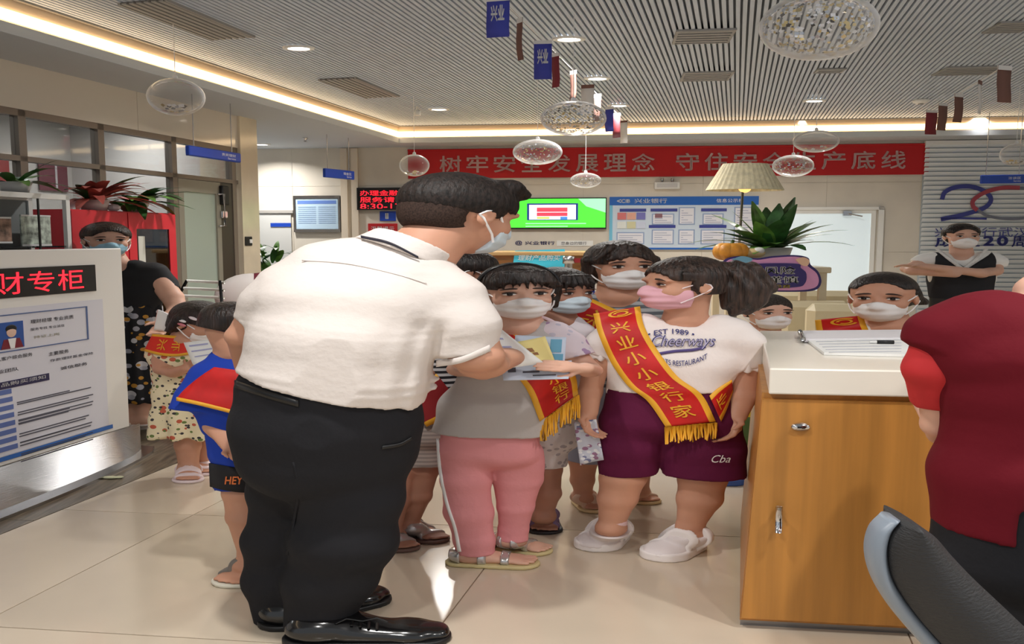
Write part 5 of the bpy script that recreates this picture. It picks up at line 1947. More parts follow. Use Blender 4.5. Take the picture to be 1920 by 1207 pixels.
    def ribbon(s, name, m, pairs, shapes=None, off=.014, nu=7, nl=44, parent=None, thick=.004, edge=None, smooth_t=6, tfix=None):
        """cloth band laid over the figure; pairs: list of (pxL, pyL, pxR, pyR) along its length"""
        shapes = shapes or s.S
        A = np.array(smoothpts([(p[0], p[1]) for p in pairs], nl))
        B = np.array(smoothpts([(p[2], p[3]) for p in pairs], nl))
        n = min(len(A), len(B))
        A, B = A[:n], B[:n]
        u = np.linspace(0, 1, nu)
        PX = A[:, None, 0] * (1 - u) + B[:, None, 0] * u
        PY = A[:, None, 1] * (1 - u) + B[:, None, 1] * u
        T = s.trace(shapes, PX, PY) if tfix is None else np.full(PX.shape, tfix)
        if np.isnan(T).all():
            T[:] = s.Y
        for _ in range(200):                   # fill the misses from their neighbours
            bad = np.isnan(T)
            if not bad.any():
                break
            acc = np.zeros_like(T)
            cnt = np.zeros_like(T)
            for ax in (0, 1):
                for sh in (1, -1):
                    q = np.roll(T, sh, ax)
                    if sh == 1:
                        q[(0,) if ax == 0 else (slice(None), 0)] = np.nan
                    else:
                        q[(-1,) if ax == 0 else (slice(None), -1)] = np.nan
                    ok = ~np.isnan(q)
                    acc[ok] += q[ok]
                    cnt[ok] += 1
            T = np.where(bad & (cnt > 0), acc / np.maximum(cnt, 1), T)
        for _ in range(smooth_t):
            Tm = np.pad(T, 1, mode='edge')
            Ts = (Tm[:-2, 1:-1] + Tm[2:, 1:-1] + Tm[1:-1, :-2] + Tm[1:-1, 2:] + 2 * T) / 6
            T = np.minimum(T + .004, Ts)
        s.rib = (PX, PY, T - off)
        V = s.rib_pts(PX, PY, T - off)
        ny, nx = PX.shape
        ix = np.arange(ny * nx).reshape(ny, nx)
        Q = np.stack([ix[:-1, :-1].ravel(), ix[1:, :-1].ravel(), ix[1:, 1:].ravel(), ix[:-1, 1:].ravel()], 1)
        mi = None
        ms = [m]
        if edge is not None:
            ms = [m, edge]
            col = np.tile(np.arange(nx - 1), ny - 1)
            mi = ((col == 0) | (col == nx - 2)).astype(int)
        o = bpy.data.objects.new(name, mesh_np(name, V.reshape(-1, 3), Q, ms, True, mi))
        link(o, parent or s.th)
        sm = o.modifiers.new('thick', 'SOLIDIFY')
        sm.thickness = thick
        sm.offset = 0
        return o
    def rib_pts(s, PX, PY, T):
        a = (PX - 960) / FPX
        b = (603.5 - PY) / FPX
        k = cos(PITCH) + b * sin(PITCH)
        return np.stack([a / k * T - s.O.x, T - s.O.y, CAMH + (-sin(PITCH) + b * cos(PITCH)) / k * T], -1)
    def rib_sample(s, U, Vv, off=.006):
        """points of the last ribbon: U across 0..1, Vv along 0..1"""
        PX, PY, T = s.rib
        ny, nx = PX.shape
        fy = np.clip(Vv, 0, 1) * (ny - 1)
        fx = np.clip(U, 0, 1) * (nx - 1)
        y0 = np.minimum(fy.astype(int), ny - 2)
        x0 = np.minimum(fx.astype(int), nx - 2)
        a, b = fy - y0, fx - x0
        def g(M):
            return M[y0, x0] * (1 - a) * (1 - b) + M[y0 + 1, x0] * a * (1 - b) + M[y0, x0 + 1] * (1 - a) * b + M[y0 + 1, x0 + 1] * a * b
        return s.rib_pts(g(PX), g(PY), g(T) - off)
    def rib_text(s, ch, u0, u1, v0, v1, m, parent, bold=.012, name='lettering', flip=False):
        V, T = text_arrays(ch, bold)
        U = u0 + V[:, 0] * (u1 - u0)
        W = v1 - V[:, 1] * (v1 - v0)
        Q = s.rib_sample(U, W)
        return link(bpy.data.objects.new(name, mesh_np(name, Q, T, m, False)), parent)
    def decal_text(s, txt, x0, y0, x1, y1, m, parent=None, bold=.01, shapes=None, arch=0.0, shear=0.0, name='lettering', off=.006):
        """lettering printed on the clothes, inside a pixel rectangle; arch bends the line"""
        V, T = text_arrays(txt, bold, shear)
        PX = x0 + V[:, 0] * (x1 - x0)
        PY = y1 - V[:, 1] * (y1 - y0) + arch * (2 * V[:, 0] - 1) ** 2
        t = s.trace(shapes or s.S, PX, PY)
        t = np.where(np.isnan(t), np.nanmedian(t) if not np.isnan(t).all() else s.Y, t)
        Q = s.rib_pts(PX, PY, t - off)
        return link(bpy.data.objects.new(name, mesh_np(name, Q, T, m, False)), parent or s.th)
    def fringe(s, px0, py0, px1, py1, ln, t, n=26, parent=None, m=None):
        """gold tassels hanging below a ribbon end; joined, each strand only a pixel or two wide"""
        mb = MB()
        rs_ = random.Random(int(px0))
        for i in range(n):
            f = i / (n - 1)
            x, y = px0 + (px1 - px0) * f, py0 + (py1 - py0) * f
            a = P(x, y, t)
            b = P(x + rs_.uniform(-3, 3), y + ln * rs_.uniform(.85, 1.1), t + rs_.uniform(-.01, .01))
            mid = (a + b) / 2 + Vector((rs_.uniform(-.006, .006), rs_.uniform(-.004, .004), 0))
            mb.tube([a - s.O, mid - s.O, b - s.O], [.006, .006, .004], 5)
        o = mb.build('fringe', m or M_SASHY, parent or s.th, True)
        o['kind'] = 'stuff'
        return o
    def finish(s, m, h=None):
        s.mesh('body', s.body, m, h or s.hb)

def cut_below(fig, px, py, slope=0.0, dy=0.0):
    """keeps what is above a hem line through a pixel; slope: drop (m) per m to the right"""
    q = fig.J(px, py, dy)
    def g(d, x, y, z):
        return np.maximum(d, (q[2] - slope * (x - q[0])) - z)
    return g
def cut_above(fig, px, py, slope=0.0, dy=0.0):
    q = fig.J(px, py, dy)
    def g(d, x, y, z):
        return np.maximum(d, z - (q[2] - slope * (x - q[0])))
    return g
# ----------------------------------------------------------------- the bending man
def emblem(f, u0, u1, v0, v1, parent):
    """two gold arcs, the bank emblem on a sash"""
    for (r0, r1, a0, a1) in ((.38, .5, .15, 1.75), (.20, .30, 1.0, 2.7)):
        n = 26
        U, W, Fq = [], [], []
        for i in range(n):
            t = pi * (a0 + (a1 - a0) * i / (n - 1))
            for r in (r0, r1):
                U.append((u0 + u1) / 2 + (u1 - u0) * r * cos(t))
                W.append((v0 + v1) / 2 + (v1 - v0) * r * sin(t))
        for i in range(n - 1):
            Fq.append((2 * i, 2 * i + 1, 2 * i + 3, 2 * i + 2))
        Q = f.rib_sample(np.array(U), np.array(W))
        link(bpy.data.objects.new('emblem', mesh_np('emblem', Q, np.array(Fq), M_SASHY, False)), parent)

def man():
    f = Fig(620, 3.0, 'man in a white short-sleeved shirt and black trousers bending toward the children', hb=.007)
    f.head(864, 401, 138, yaw=130, pitch=20, roll=0, dy=.12, neck=(780, 484, .06), neck_r=.27)
    b = f.body
    # arms: right one bent, left one at the far edge
    f.chain(b, [(862, 570, 30, -.02), (893, 668, 27, -.04), (905, 684, 25, .04), (950, 670, 20, .30)])
    f.chain(b, [(505, 560, 24, .05), (458, 630, 19, .08), (470, 690, 17, .25)])
    tl = [(752, 474, 60, 38, .06), (702, 512, 160, 62, .05), (668, 568, 180, 78, .02), (648, 640, 172, 88, .0), (634, 705, 172, 90, 0), (624, 770, 172, 88, 0)]
    f.trunk(b, tl, grow=-.03)
    f.finish(M_SKINT)
    # shirt
    sh = Shape()
    f.trunk(sh, tl, k=.035)
    f.chain(sh, [(836, 552, 42, .0), (864, 606, 34, -.03), (876, 664, 31, -.04)], k=.045, flat=True)
    f.chain(sh, [(556, 535, 38, .05), (516, 566, 28, .05), (482, 600, 22, .06)], k=.045, flat=True)
    sh.post.append(cut_below(f, 620, 726, slope=.40))
    w = wrinkle(.008, 3, (8, 5, 7))
    def folds(d, x, y, z):
        d = w(d, x, y, z)
        a, c = f.J(838, 600), f.J(800, 760)
        t = (x - a[0]) - (c[0] - a[0]) * (z - a[2]) / (c[2] - a[2])
        band = np.clip((a[2] + .02 - z) / .06, 0, 1)
        for o, amp, wd in ((-.005, .016, .014), (-.045, .010, .018), (-.09, .006, .024)):
            d = d + np.float32(amp) * band * np.exp(-((t - o) / wd) ** 2)
        # horizontal creases across the back
        for py, amp in ((604, .0012), (616, .0012), (700, .0025), (716, .003)):
            zz = f.J(600, py)[2] + .05 * x
            d = d - np.float32(amp) * np.exp(-((z - zz + .03 * np.sin(9 * x)) / .010) ** 2)
        return d
    sh.post.append(folds)
    M_SHIRT = mat('white_shirt_cloth', (216, 207, 201), .75, .3, bump=(26, .12, (1, 1, 1.5)))
    so = f.mesh('shirt', sh, M_SHIRT, .0075)
    f.S = [sh]
    # collar
    co = Shape()
    nb = f.J(762, 470, .06)
    hc = f.hc
    ax = (hc - nb) / np.linalg.norm(hc - nb)
    r0 = .27 * f.hs * 1.12
    co.cap(nb - ax * .028, nb + ax * .030, r0 + .028, r0 + .016, k=.0, flata=True, flatb=True)
    co.sub(_cap(nb - ax * .02, nb + ax * .1, r0 + .010, r0 + .002), .002)
    f.mesh('collar', co, M_SHIRT, .005, so)
    rb = f.ribbon('collar_stripe', mat('navy_stripe', (34, 32, 46), .7), [(676, 441, 677, 446), (730, 453, 731, 458), (784, 480, 785, 485)], shapes=[sh, co], off=.005, nu=3, nl=20, parent=so, thick=.002)
    f.ribbon('yoke_seam', mat('shirt_seam', (222, 212, 206), .8), [(566, 486, 566, 489), (650, 492, 650, 495), (740, 512, 740, 514), (800, 530, 800, 532)], off=.0012, nu=3, nl=24, parent=so, thick=.001)
    f.ribbon('cuff', M_SHIRT, [(818, 676, 818, 688), (866, 668, 866, 680), (918, 646, 920, 658)], off=.004, nu=3, nl=20, parent=so, thick=.003)
    # trousers
    tr = Shape()
    pl = [(606, 735, 156, 82), (602, 800, 162, 88), (604, 852, 166, 84)]
    f.trunk(tr, pl, k=.04)
    f.chain(tr, [(526, 850, 42, .05), (524, 920, 34, .06), (520, 1010, 31, .10), (519, 1090, 27, .12), (521, 1165, 22, .12)], k=.04, flat=True)
    f.chain(tr, [(668, 855, 58, 0), (662, 930, 54, -.02), (644, 1010, 50, -.02), (618, 1090, 42, .0), (597, 1178, 33, .0)], k=.04, flat=True)
    tr.post.append(cut_above(f, 600, 716, slope=.40))
    w2 = wrinkle(.014, 8, (8, 6, 11))
    tr.post.append(w2)
    M_TROU = mat('black_trousers', (30, 30, 34), .85, .25, bump=(20, .15))
    to = f.mesh('trousers', tr, M_TROU, .008)
    f.S = [tr]
    f.ribbon('waistband', mat('belt_black', (14, 14, 16), .35), [(440, 712, 440, 726), (500, 732, 500, 746), (560, 750, 560, 763)], off=.004, nu=3, nl=16, parent=to)
    f.ribbon('pocket_welt', M_BLACK, [(716, 836, 716, 842), (750, 830, 750, 836), (772, 818, 772, 824)], off=.003, nu=3, nl=12, parent=to)
    f.ribbon('seat_crease', M_TROU, [(548, 866, 552, 866), (556, 920, 562, 920), (548, 980, 553, 980), (536, 1040, 541, 1040)], off=-.002, nu=3, nl=16, parent=to)
    # shoes
    def dress(heel, toe, an, dy, lace):
        F = dict(h=f.G(*heel), a=f.J(*an, dy), r=.038)
        d = f.G(*toe) - F['h']
        F['ln'] = float(np.linalg.norm(d))
        F['d'] = d / F['ln']
        F['s'] = np.array((-F['d'][1], F['d'][0], 0), np.float32)
        M_SH = mat('black_leather', (16, 15, 16), .18, .6, coat=.4)
        o = f.sole(F, M_BLACK, .022, 1.0, 'shoe')
        s2 = f.foot_shape(F, .010)
        zt = .10
        def post(dd, x, y, z):
            return np.maximum(np.maximum(dd, z - zt), .012 - z)
        s2.post.append(post)
        f.mesh('upper', s2, M_SH, .005, o)
        if lace:
            mb = MB()
            c = F['h'] + F['d'] * F['ln'] * .48 + np.array((0, -.02, .088))
            for i in range(4):
                q = c + F['d'] * (i * .016 - .02) + np.array((0, 0, -.006 * i))
                mb.tube([q + F['s'] * -.024, q + np.array((0, 0, .006)), q + F['s'] * .024], .0032, 5)
            for a in (-1, 1):
                mb.tube([c, c + F['d'] * .03 * a + np.array((0, -.012, .018)), c + F['d'] * .05 * a + np.array((0, -.018, .004))], .003, 5)
            mb.v = [(v[0] * f.sx, v[1] * f.sy, v[2]) for v in mb.v]
            mb.build('lace', M_BLACK, o, True)
    dress((538, 1204), (838, 1196), (592, 1150), 0.0, True)
    dress((498, 1180), (716, 1118), (526, 1130), .12, False)
    # hair: full on top, cropped at the nape
    M_MH = mat('short_black_hair', (26, 20, 18), .6, .3, noise=(70, .5, (1, 1, 1), (14, 11, 10), (44, 34, 30)), bump=(90, .3, (1, 1, .4)))
    def quiff(h_):
        for x_ in (-.2, -.07, .07, .2):
            h_.cap(f.hp(x_, .16, .44), f.hp(x_ * .9, .33, .40), .12 * f.hs, .07 * f.hs, k=.06 * f.hs)
    h_ = f.hair(M_MH, line=.27, side=.12, nape=-.04, grow=.0, strand=.006, extra=quiff, h=.0065)
    fd = Shape()
    n = f.hs
    fd.ell(f.hp(0, -.07, .11), np.array((.385, .465, .40)) * n, f.HR, k=0)
    fd.ell(f.hp(0, -.17, -.10), np.array((.31, .31, .30)) * n, f.HR, k=.1 * n)
    def post(d, x, y, z):
        a, b_, c = f.local(x, y, z)
        d = np.maximum(d, (-.30 - c) * n)
        d = np.maximum(d, (b_ - .16 - .2 * c) * n)
        # clear round the ear
        e = np.sqrt((b_ + .02) ** 2 + ((c + .06) * .8) ** 2) - .15
        return np.maximum(d, -e * n)
    fd.post.append(post)
    f.mesh('cropped_nape', fd, M_FADE, .007, h_)
    f.mask(M_MASKG, sides=(-1,), h=.006, width=.22)
man()

# ----------------------------------------------------------------- girl in the grey shirt
def center_girl():
    f = Fig(925, 3.68, 'girl in a grey shirt and pink trousers looking at the viewer over a white mask', hb=.0046)
    f.head(972, 546, 97, yaw=10, pitch=6, roll=2, neck=(972, 612))
    b = f.body
    tl = [(975, 616, 62, 17), (974, 650, 84, 28), (958, 700, 95, 33), (930, 760, 108, 36), (920, 812, 116, 38)]
    f.trunk(b, tl[:-2] + [(930, 750, 90, 30), (920, 806, 66, 24)], grow=-.012)
    f.chain(b, [(1046, 628, 15), (1100, 690, 12.5, -.04), (1106, 694, 11.5, -.10), (1096, 690, 9.5, -.30)])
    f.chain(b, [(900, 632, 15), (862, 692, 12, -.02), (905, 700, 10, -.18), (940, 690, 9, -.24)])
    f.hand(f.J(1100, 690, -.30), f.J(1046, 686, -.345), (-.1, .8, -.2), 1, .125, .30)
    f.hand(f.J(940, 690, -.22), f.J(985, 660, -.27), (.2, -.6, -.4), -1, .11, .3)
    hipL, hipR = (872, 840, 28), (962, 840, 28)
    f.chain(b, [(880, 930, 14), (892, 1030, 11)])
    f.chain(b, [(962, 930, 14, .06), (966, 1012, 11, .08)])
    FL = f.foot(f.J(884, 1040, .0), (842, 1056), (1006, 1060), r=.030)
    FR = f.foot(f.J(955, 1012, .08), (925, 1026), (1028, 1038), r=.029)
    f.finish(M_SKIN)
    # shirt
    sh = Shape()
    f.trunk(sh, tl, k=.04)
    sh.sub(_cap(f.J(972, 590), f.J(972, 617, -.02), f.R(22), f.R(20)), .008)
    sh.post.append(cut_below(f, 920, 812, slope=.04))
    sh.post.append(wrinkle(.007, 5, (7, 6, 9)))
    to = f.mesh('shirt', sh, mat('grey_jersey', (186, 180, 178), .85, .2, bump=(40, .12)), .0065)
    sl = Shape()
    f.chain(sl, [(1036, 622, 21), (1060, 640, 21, -.01), (1080, 668, 21, -.03)], flat=True)
    sl.post.append(wrinkle(.006, 9, (18, 16, 18)))
    M_LIL = spots('lilac_print', (222, 208, 216), [(170, 140, 176), (196, 190, 206)], 26, .30)
    f.mesh('sleeve', sl, M_LIL, .006, to)
    sl = Shape()
    f.chain(sl, [(912, 622, 21), (890, 645, 20), (876, 668, 19, -.02)], flat=True)
    f.mesh('sleeve', sl, M_LIL, .007, to)
    f.S = [sh]
    f.ribbon('shoulder_piping', mat('pink_white_piping', (240, 214, 220), .7), [(1006, 592, 1012, 590), (1028, 602, 1034, 598), (1050, 618, 1058, 614), (1062, 632, 1070, 630)], off=.006, nu=3, nl=20, parent=to)
    # trousers
    tr = Shape()
    f.trunk(tr, [(924, 798, 94, 30), (920, 845, 92, 32)], k=.02)
    f.chain(tr, [(872, 845, 27), (874, 900, 26, -.01), (880, 960, 25), (888, 1012, 22), (890, 1038, 22)], k=.02, flat=True)
    f.chain(tr, [(966, 845, 27, .03), (968, 900, 24, .05), (966, 950, 20, .06), (962, 990, 17, .08), (960, 1012, 17, .08)], k=.01, flat=True)
    tr.post.append(wrinkle(.012, 4, (10, 8, 16)))
    pk = mat('pink_jersey', (222, 148, 152), .85, .2, bump=(40, .12))
    po = f.mesh('trousers', tr, pk, .0065)
    f.S = [tr]
    f.ribbon('side_stripe', M_WTEXT, [(818, 822, 823, 822), (822, 880, 828, 880), (834, 940, 840, 940), (850, 990, 856, 990), (858, 1034, 865, 1034)], off=.003, nu=3, nl=40, parent=po)
    M_SS = mat('silver_strap', (200, 198, 196), .25, metal=.7)
    M_SOLE = mat('straw_sole', (206, 190, 140), .6)
    f.sandal(FL, M_SOLE, M_SS, ((.34, .44), (.60, .70)))
    f.sandal(FR, M_SOLE, M_SS, ((.38, .48), (.62, .72)))
    # hair, mask, eyes
    def extra(h_):
        for sd in (-1, 1):
            h_.cap(f.hp(sd * .37, .02, .1), f.hp(sd * .37, .0, -.30), .09 * f.hs, .05 * f.hs, k=.05 * f.hs)
    f.hair(M_HAIR, line=.27, side=.04, nape=-.35, fringe=[(x_ / 10, z_) for x_, z_ in ((-3.0, .02), (-2.6, .08), (-2.0, .12), (-1.1, .13), (-.5, .17), (.2, .12), (1.0, .16), (1.6, .12), (2.3, .10), (2.7, .05), (3.0, .0))], extra=extra, h=.005)
    f.ribbon_headband = None
    mb = MB().tube([(-.42 * cos(t), .02, .12 + .43 * sin(t)) for t in [pi * k_ / 14 for k_ in range(15)]], .022, 6)
    f.emit(mb, 'hairband', mat('hairband_black', (20, 20, 24), .25))
    f.eyes()
    f.mask(M_MASK, h=.004)
    # sash
    f.S = [sh, tr]
    so = f.ribbon('sash', M_SASH, [(908, 622, 948, 610), (930, 655, 985, 640), (965, 700, 1035, 676), (990, 735, 1076, 700), (1012, 790, 1084, 738)], off=.016, edge=M_SASHY, nu=9)
    for ch, v in (('小', .74), ('银', .83), ('行', .92)):
        f.rib_text(ch, .46, .80, v - .035, v + .045, M_SASHY, so)
    f.fringe(1014, 790, 1084, 740, 40, f.rib[2][-1].mean(), 26, so)
    return f
cg = center_girl()

# ----------------------------------------------------------------- girl with the pink mask
def pink_girl():
    f = Fig(1240, 3.80, 'girl in a white lettered T-shirt and purple shorts turned sideways in a pink mask', hb=.005)
    f.head(1281, 532, 95, yaw=-66, pitch=2, neck=(1283, 598, .02), neck_r=.215)
    b = f.body
    tl = [(1278, 604, 100, 15), (1272, 632, 122, 26), (1262, 680, 122, 34), (1250, 730, 116, 38)]
    f.trunk(b, tl, grow=-.012)
    f.chain(b, [(1388, 622, 16), (1398, 690, 15), (1396, 742, 13.5, -.03), (1382, 782, 10, -.07)])
    f.chain(b, [(1150, 618, 15), (1118, 682, 13.5), (1106, 736, 12), (1104, 774, 9.5, -.03)])
    f.hand(f.J(1384, 776, -.06), f.J(1366, 828, -.10), (-.8, -.3, .1), -1, .15, .75)
    f.hand(f.J(1104, 770, -.03), f.J(1106, 815, -.06), (.6, -.6, 0), 1, .14, .85)
    f.chain(b, [(1182, 830, 24), (1168, 895, 23.5), (1158, 935, 20), (1146, 985, 13)])
    f.chain(b, [(1318, 830, 27), (1318, 895, 25), (1312, 935, 23), (1294, 985, 14), (1290, 1000, 13)])
    FL = f.foot(f.J(1146, 990), (1158, 1004), (1108, 1032), r=.034, L=.165)
    FR = f.foot(f.J(1292, 1004), (1304, 1022), (1228, 1050), r=.035, L=.185)
    f.finish(M_SKINT)
    sh = Shape()
    f.trunk(sh, tl, k=.035)
    f.chain(sh, [(1372, 618, 21), (1392, 640, 20), (1398, 688, 18)], k=.03, flat=True)
    f.chain(sh, [(1166, 614, 20), (1140, 640, 18), (1122, 664, 16)], k=.03, flat=True)
    sh.sub(_cap(f.J(1284, 580, .02), f.J(1280, 603, .0), f.R(21), f.R(19)), .008)
    hem = cut_below(f, 1250, 728, slope=.0)
    aL, aR = f.J(1362, 700)[0], f.J(1140, 700)[0]
    def hemc(d, x, y, z):
        e = hem(d, x, y, z)
        return np.where((x < aL) & (x > aR), e, d)
    sh.post.append(hemc)
    sh.post.append(wrinkle(.008, 12, (8, 6, 8)))
    M_TEE = mat('white_tee', (236, 226, 222), .8, .2, bump=(40, .1))
    to = f.mesh('shirt', sh, M_TEE, .0065)
    for (x0, y0, x1, y1, r0, r1) in ((1396, 676, 1398, 694, 18, 20), (1124, 658, 1118, 672, 15, 17)):
        rf = Shape()
        rf.cap(f.J(x0, y0), f.J(x1, y1), f.R(r0), f.R(r1), k=0, flata=True, flatb=True)
        c_ = f.J(x0, y0)
        def ruf(d, x, y, z, c_=c_):
            return d + .005 * np.sin(9 * np.arctan2(y - c_[1], x - c_[0]))
        rf.post.append(ruf)
        f.mesh('sleeve_ruffle', rf, M_TEE, .005, to)
    f.S = [sh]
    # shorts
    st = Shape()
    f.trunk(st, [(1252, 722, 112, 37), (1258, 785, 130, 42)], k=.03)
    f.chain(st, [(1190, 790, 33), (1182, 840, 33), (1180, 890, 31)], k=.02, flat=True)
    f.chain(st, [(1318, 790, 40), (1318, 840, 43), (1318, 892, 44)], k=.02, flat=True)
    st.post.append(wrinkle(.012, 14, (8, 7, 8)))
    M_PUR = mat('plum_shorts_cloth', (92, 20, 58), .8, .25, bump=(30, .1))
    so_ = f.mesh('shorts', st, M_PUR, .0065)
    f.S = [st]
    f.decal_text('Cba', 1334, 853, 1370, 867, M_WTEXT, so_, .0, shear=.4)
    f.S = [sh, st]
    # print on the T-shirt
    f.decal_text('• EST 1989 •', 1215, 616, 1302, 626, M_NAVY, to, .01, arch=6)
    M_DP = mat('print_violet', (84, 72, 130), .7)
    f.decal_text('Cheerways', 1222, 628, 1342, 656, M_NAVY, to, .035, shear=.35)
    f.decal_text('Cheerways', 1224, 630, 1340, 654, mat('print_lilac', (186, 178, 206), .7), to, -.004, shear=.35, off=.009)
    f.ribbon('print_swash', M_DP, [(1226, 662, 1226, 667), (1262, 656, 1264, 661), (1300, 653, 1302, 658), (1322, 648, 1324, 652)], [sh], off=.006, nu=3, nl=20, parent=to, thick=.001)
    f.decal_text('SPORTS RESTAURANT', 1222, 676, 1326, 686, M_NAVY, to, .01, arch=-14)
    M_SW = mat('white_sneaker', (228, 220, 220), .55)
    M_SP = mat('white_rubber', (240, 234, 232), .5)
    f.sneaker(FL, M_SW, M_SP)
    f.sneaker(FR, M_SW, M_SP)
    sk = mat('sock_pink', (226, 196, 200), .8)
    for x_, y_ in ((1150, 974), (1294, 990)):
        q = Shape()
        q.cap(f.J(x_, y_), f.J(x_ - 1, y_ + 14), f.R(14.5), f.R(14.5), k=0, flata=True, flatb=True)
        f.mesh('sock', q, sk, .005)
    # hair drawn back into a high ponytail
    def extra(h_):
        h_.cap(f.hp(.34, .08, .2), f.hp(.37, .05, -.10), .06 * f.hs, .015 * f.hs, k=.05 * f.hs)
        h_.cap(f.hp(.33, .17, .22), f.hp(.355, .15, .0), .045 * f.hs, .012 * f.hs, k=.04 * f.hs)
    f.hair(M_HAIRB, line=.26, side=.10, nape=-.20, extra=extra, h=.005, face=(.42, .40, .46))
    pt = Shape()
    f.chain(pt, [(1366, 503, 13), (1388, 512, 22), (1402, 540, 25), (1402, 562, 20), (1392, 582, 10)], k=.02)
    f.chain(pt, [(1382, 520, 18), (1384, 560, 18), (1374, 584, 7)], k=.02)
    def strands(d, x, y, z):
        return d + .005 * np.sin(150 * x + 6 * np.sin(14 * z)) + .003 * np.sin(90 * y + 40 * x)
    pt.post.append(strands)
    f.mesh('ponytail', pt, M_HAIRB, .005)
    q = Shape()
    q.cap(f.J(1362, 500), f.J(1372, 508), f.R(14), f.R(15), k=0, flata=True, flatb=True)
    f.mesh('hair_tie', q, M_BLACK, .005)
    f.eyes((1,), open_=.7)
    f.mask(M_MASKP, strap=mat('mask_pinkish_white', (232, 216, 218), .75), sides=(1,), h=.0042, width=.06, top=-.05)
    f.S = [sh, st]
    so = f.ribbon('sash', M_SASH, [(1112, 588, 1200, 574), (1122, 626, 1208, 612), (1146, 680, 1232, 655), (1178, 724, 1270, 705), (1214, 752, 1316, 740), (1248, 800, 1342, 790)], off=.016, edge=M_SASHY, nu=9, nl=60)
    emblem(f, .30, .85, .005, .075, so)
    for i, ch in enumerate('兴业小小银行家'):
        v = .125 + i * .122
        f.rib_text(ch, .29, .70, v, v + .092, M_SASHY, so)
    f.fringe(1248, 800, 1343, 792, 30, f.rib[2][-1].mean(), 34, so)
    s2 = f.ribbon('sash_tail', M_SASH, [(1372, 712, 1374, 734), (1346, 728, 1362, 768), (1330, 742, 1352, 790)], off=.010, edge=M_SASHY, nu=7, nl=20, parent=so)
    f.rib_text('业', .3, .75, .3, .75, M_SASHY, s2)
    return f
pg = pink_girl()

# ----------------------------------------------------------------- girl with the white mask at the back
def back_girl():
    f = Fig(1150, 4.45, 'girl with long dark hair in a white mask behind the pink-masked girl', hb=.0075)
    f.head(1164, 498, 86, yaw=14, pitch=4, neck=(1160, 556))
    b = f.body
    tl = [(1158, 562, 62, 14), (1156, 590, 84, 24), (1152, 650, 80, 28), (1150, 720, 82, 30), (1148, 790, 84, 30)]
    f.trunk(b, tl, grow=-.012)
    f.chain(b, [(1080, 580, 13), (1062, 650, 11), (1066, 710, 9)])
    f.chain(b, [(1230, 580, 13), (1246, 650, 11), (1240, 710, 9)])
    f.chain(b, [(1108, 800, 18), (1094, 862, 15), (1092, 900, 12), (1094, 928, 9)])
    f.chain(b, [(1190, 800, 18), (1196, 860, 15), (1198, 920, 10)])
    FL = f.foot(f.J(1094, 932), (1082, 936), (1124, 962), r=.028, L=.165)
    FR = f.foot(f.J(1196, 922), (1180, 928), (1222, 946), r=.028, L=.165)
    f.finish(M_SKINT)
    sh = Shape()
    f.trunk(sh, tl[:-1], k=.03)
    f.chain(sh, [(1092, 584, 18), (1072, 626, 16)], flat=True)
    f.chain(sh, [(1220, 584, 18), (1238, 626, 16)], flat=True)
    sh.sub(_cap(f.J(1160, 540), f.J(1158, 562, -.02), f.R(20), f.R(17)), .008)
    sh.post.append(wrinkle(.006, 21))
    to = f.mesh('shirt', sh, mat('grey_marl', (172, 174, 176), .85, wave=(9, (96, 100, 106), 'Z')), .008)
    st = Shape()
    f.trunk(st, [(1148, 730, 86, 30), (1146, 800, 88, 30)], k=.03)
    f.chain(st, [(1108, 800, 24), (1104, 862, 25)], flat=True)
    f.chain(st, [(1190, 800, 24), (1194, 862, 25)], flat=True)
    st.post.append(wrinkle(.007, 23))
    f.mesh('shorts', st, mat('grey_blue_cloth', (150, 156, 176), .85), .008)
    M_BS = mat('beige_strap', (216, 186, 164), .6)
    M_BSO = mat('beige_sole', (216, 192, 146), .6)
    f.sandal(FL, M_BSO, M_BS)
    f.sandal(FR, M_BSO, M_BS)
    def extra(h_):
        for sd in (-1, 1):
            h_.cap(f.hp(sd * .38, .0, .12), f.hp(sd * .37, -.05, -.38), .10 * f.hs, .07 * f.hs, k=.05 * f.hs)
        for x_ in (-.1, .05, .2):
            h_.cap(f.hp(x_ - .12, .26, .44), f.hp(x_ - .32, .34, .16), .07 * f.hs, .03 * f.hs, k=.03 * f.hs)
    f.hair(M_HAIRB, line=.24, side=.05, nape=-.40, extra=extra, h=.006)
    f.eyes()
    f.mask(M_MASK, h=.005)
    f.S = [sh]
    so = f.ribbon('sash', M_SASH, [(1044, 588, 1100, 556), (1070, 604, 1136, 572), (1104, 640, 1180, 596), (1130, 690, 1210, 650)], off=.018, edge=M_SASHY, nu=9, nl=30)
    emblem(f, .12, .88, .02, .24, so)
    f.rib_text('兴', .25, .75, .33, .55, M_SASHY, so)
    return f
back_girl()

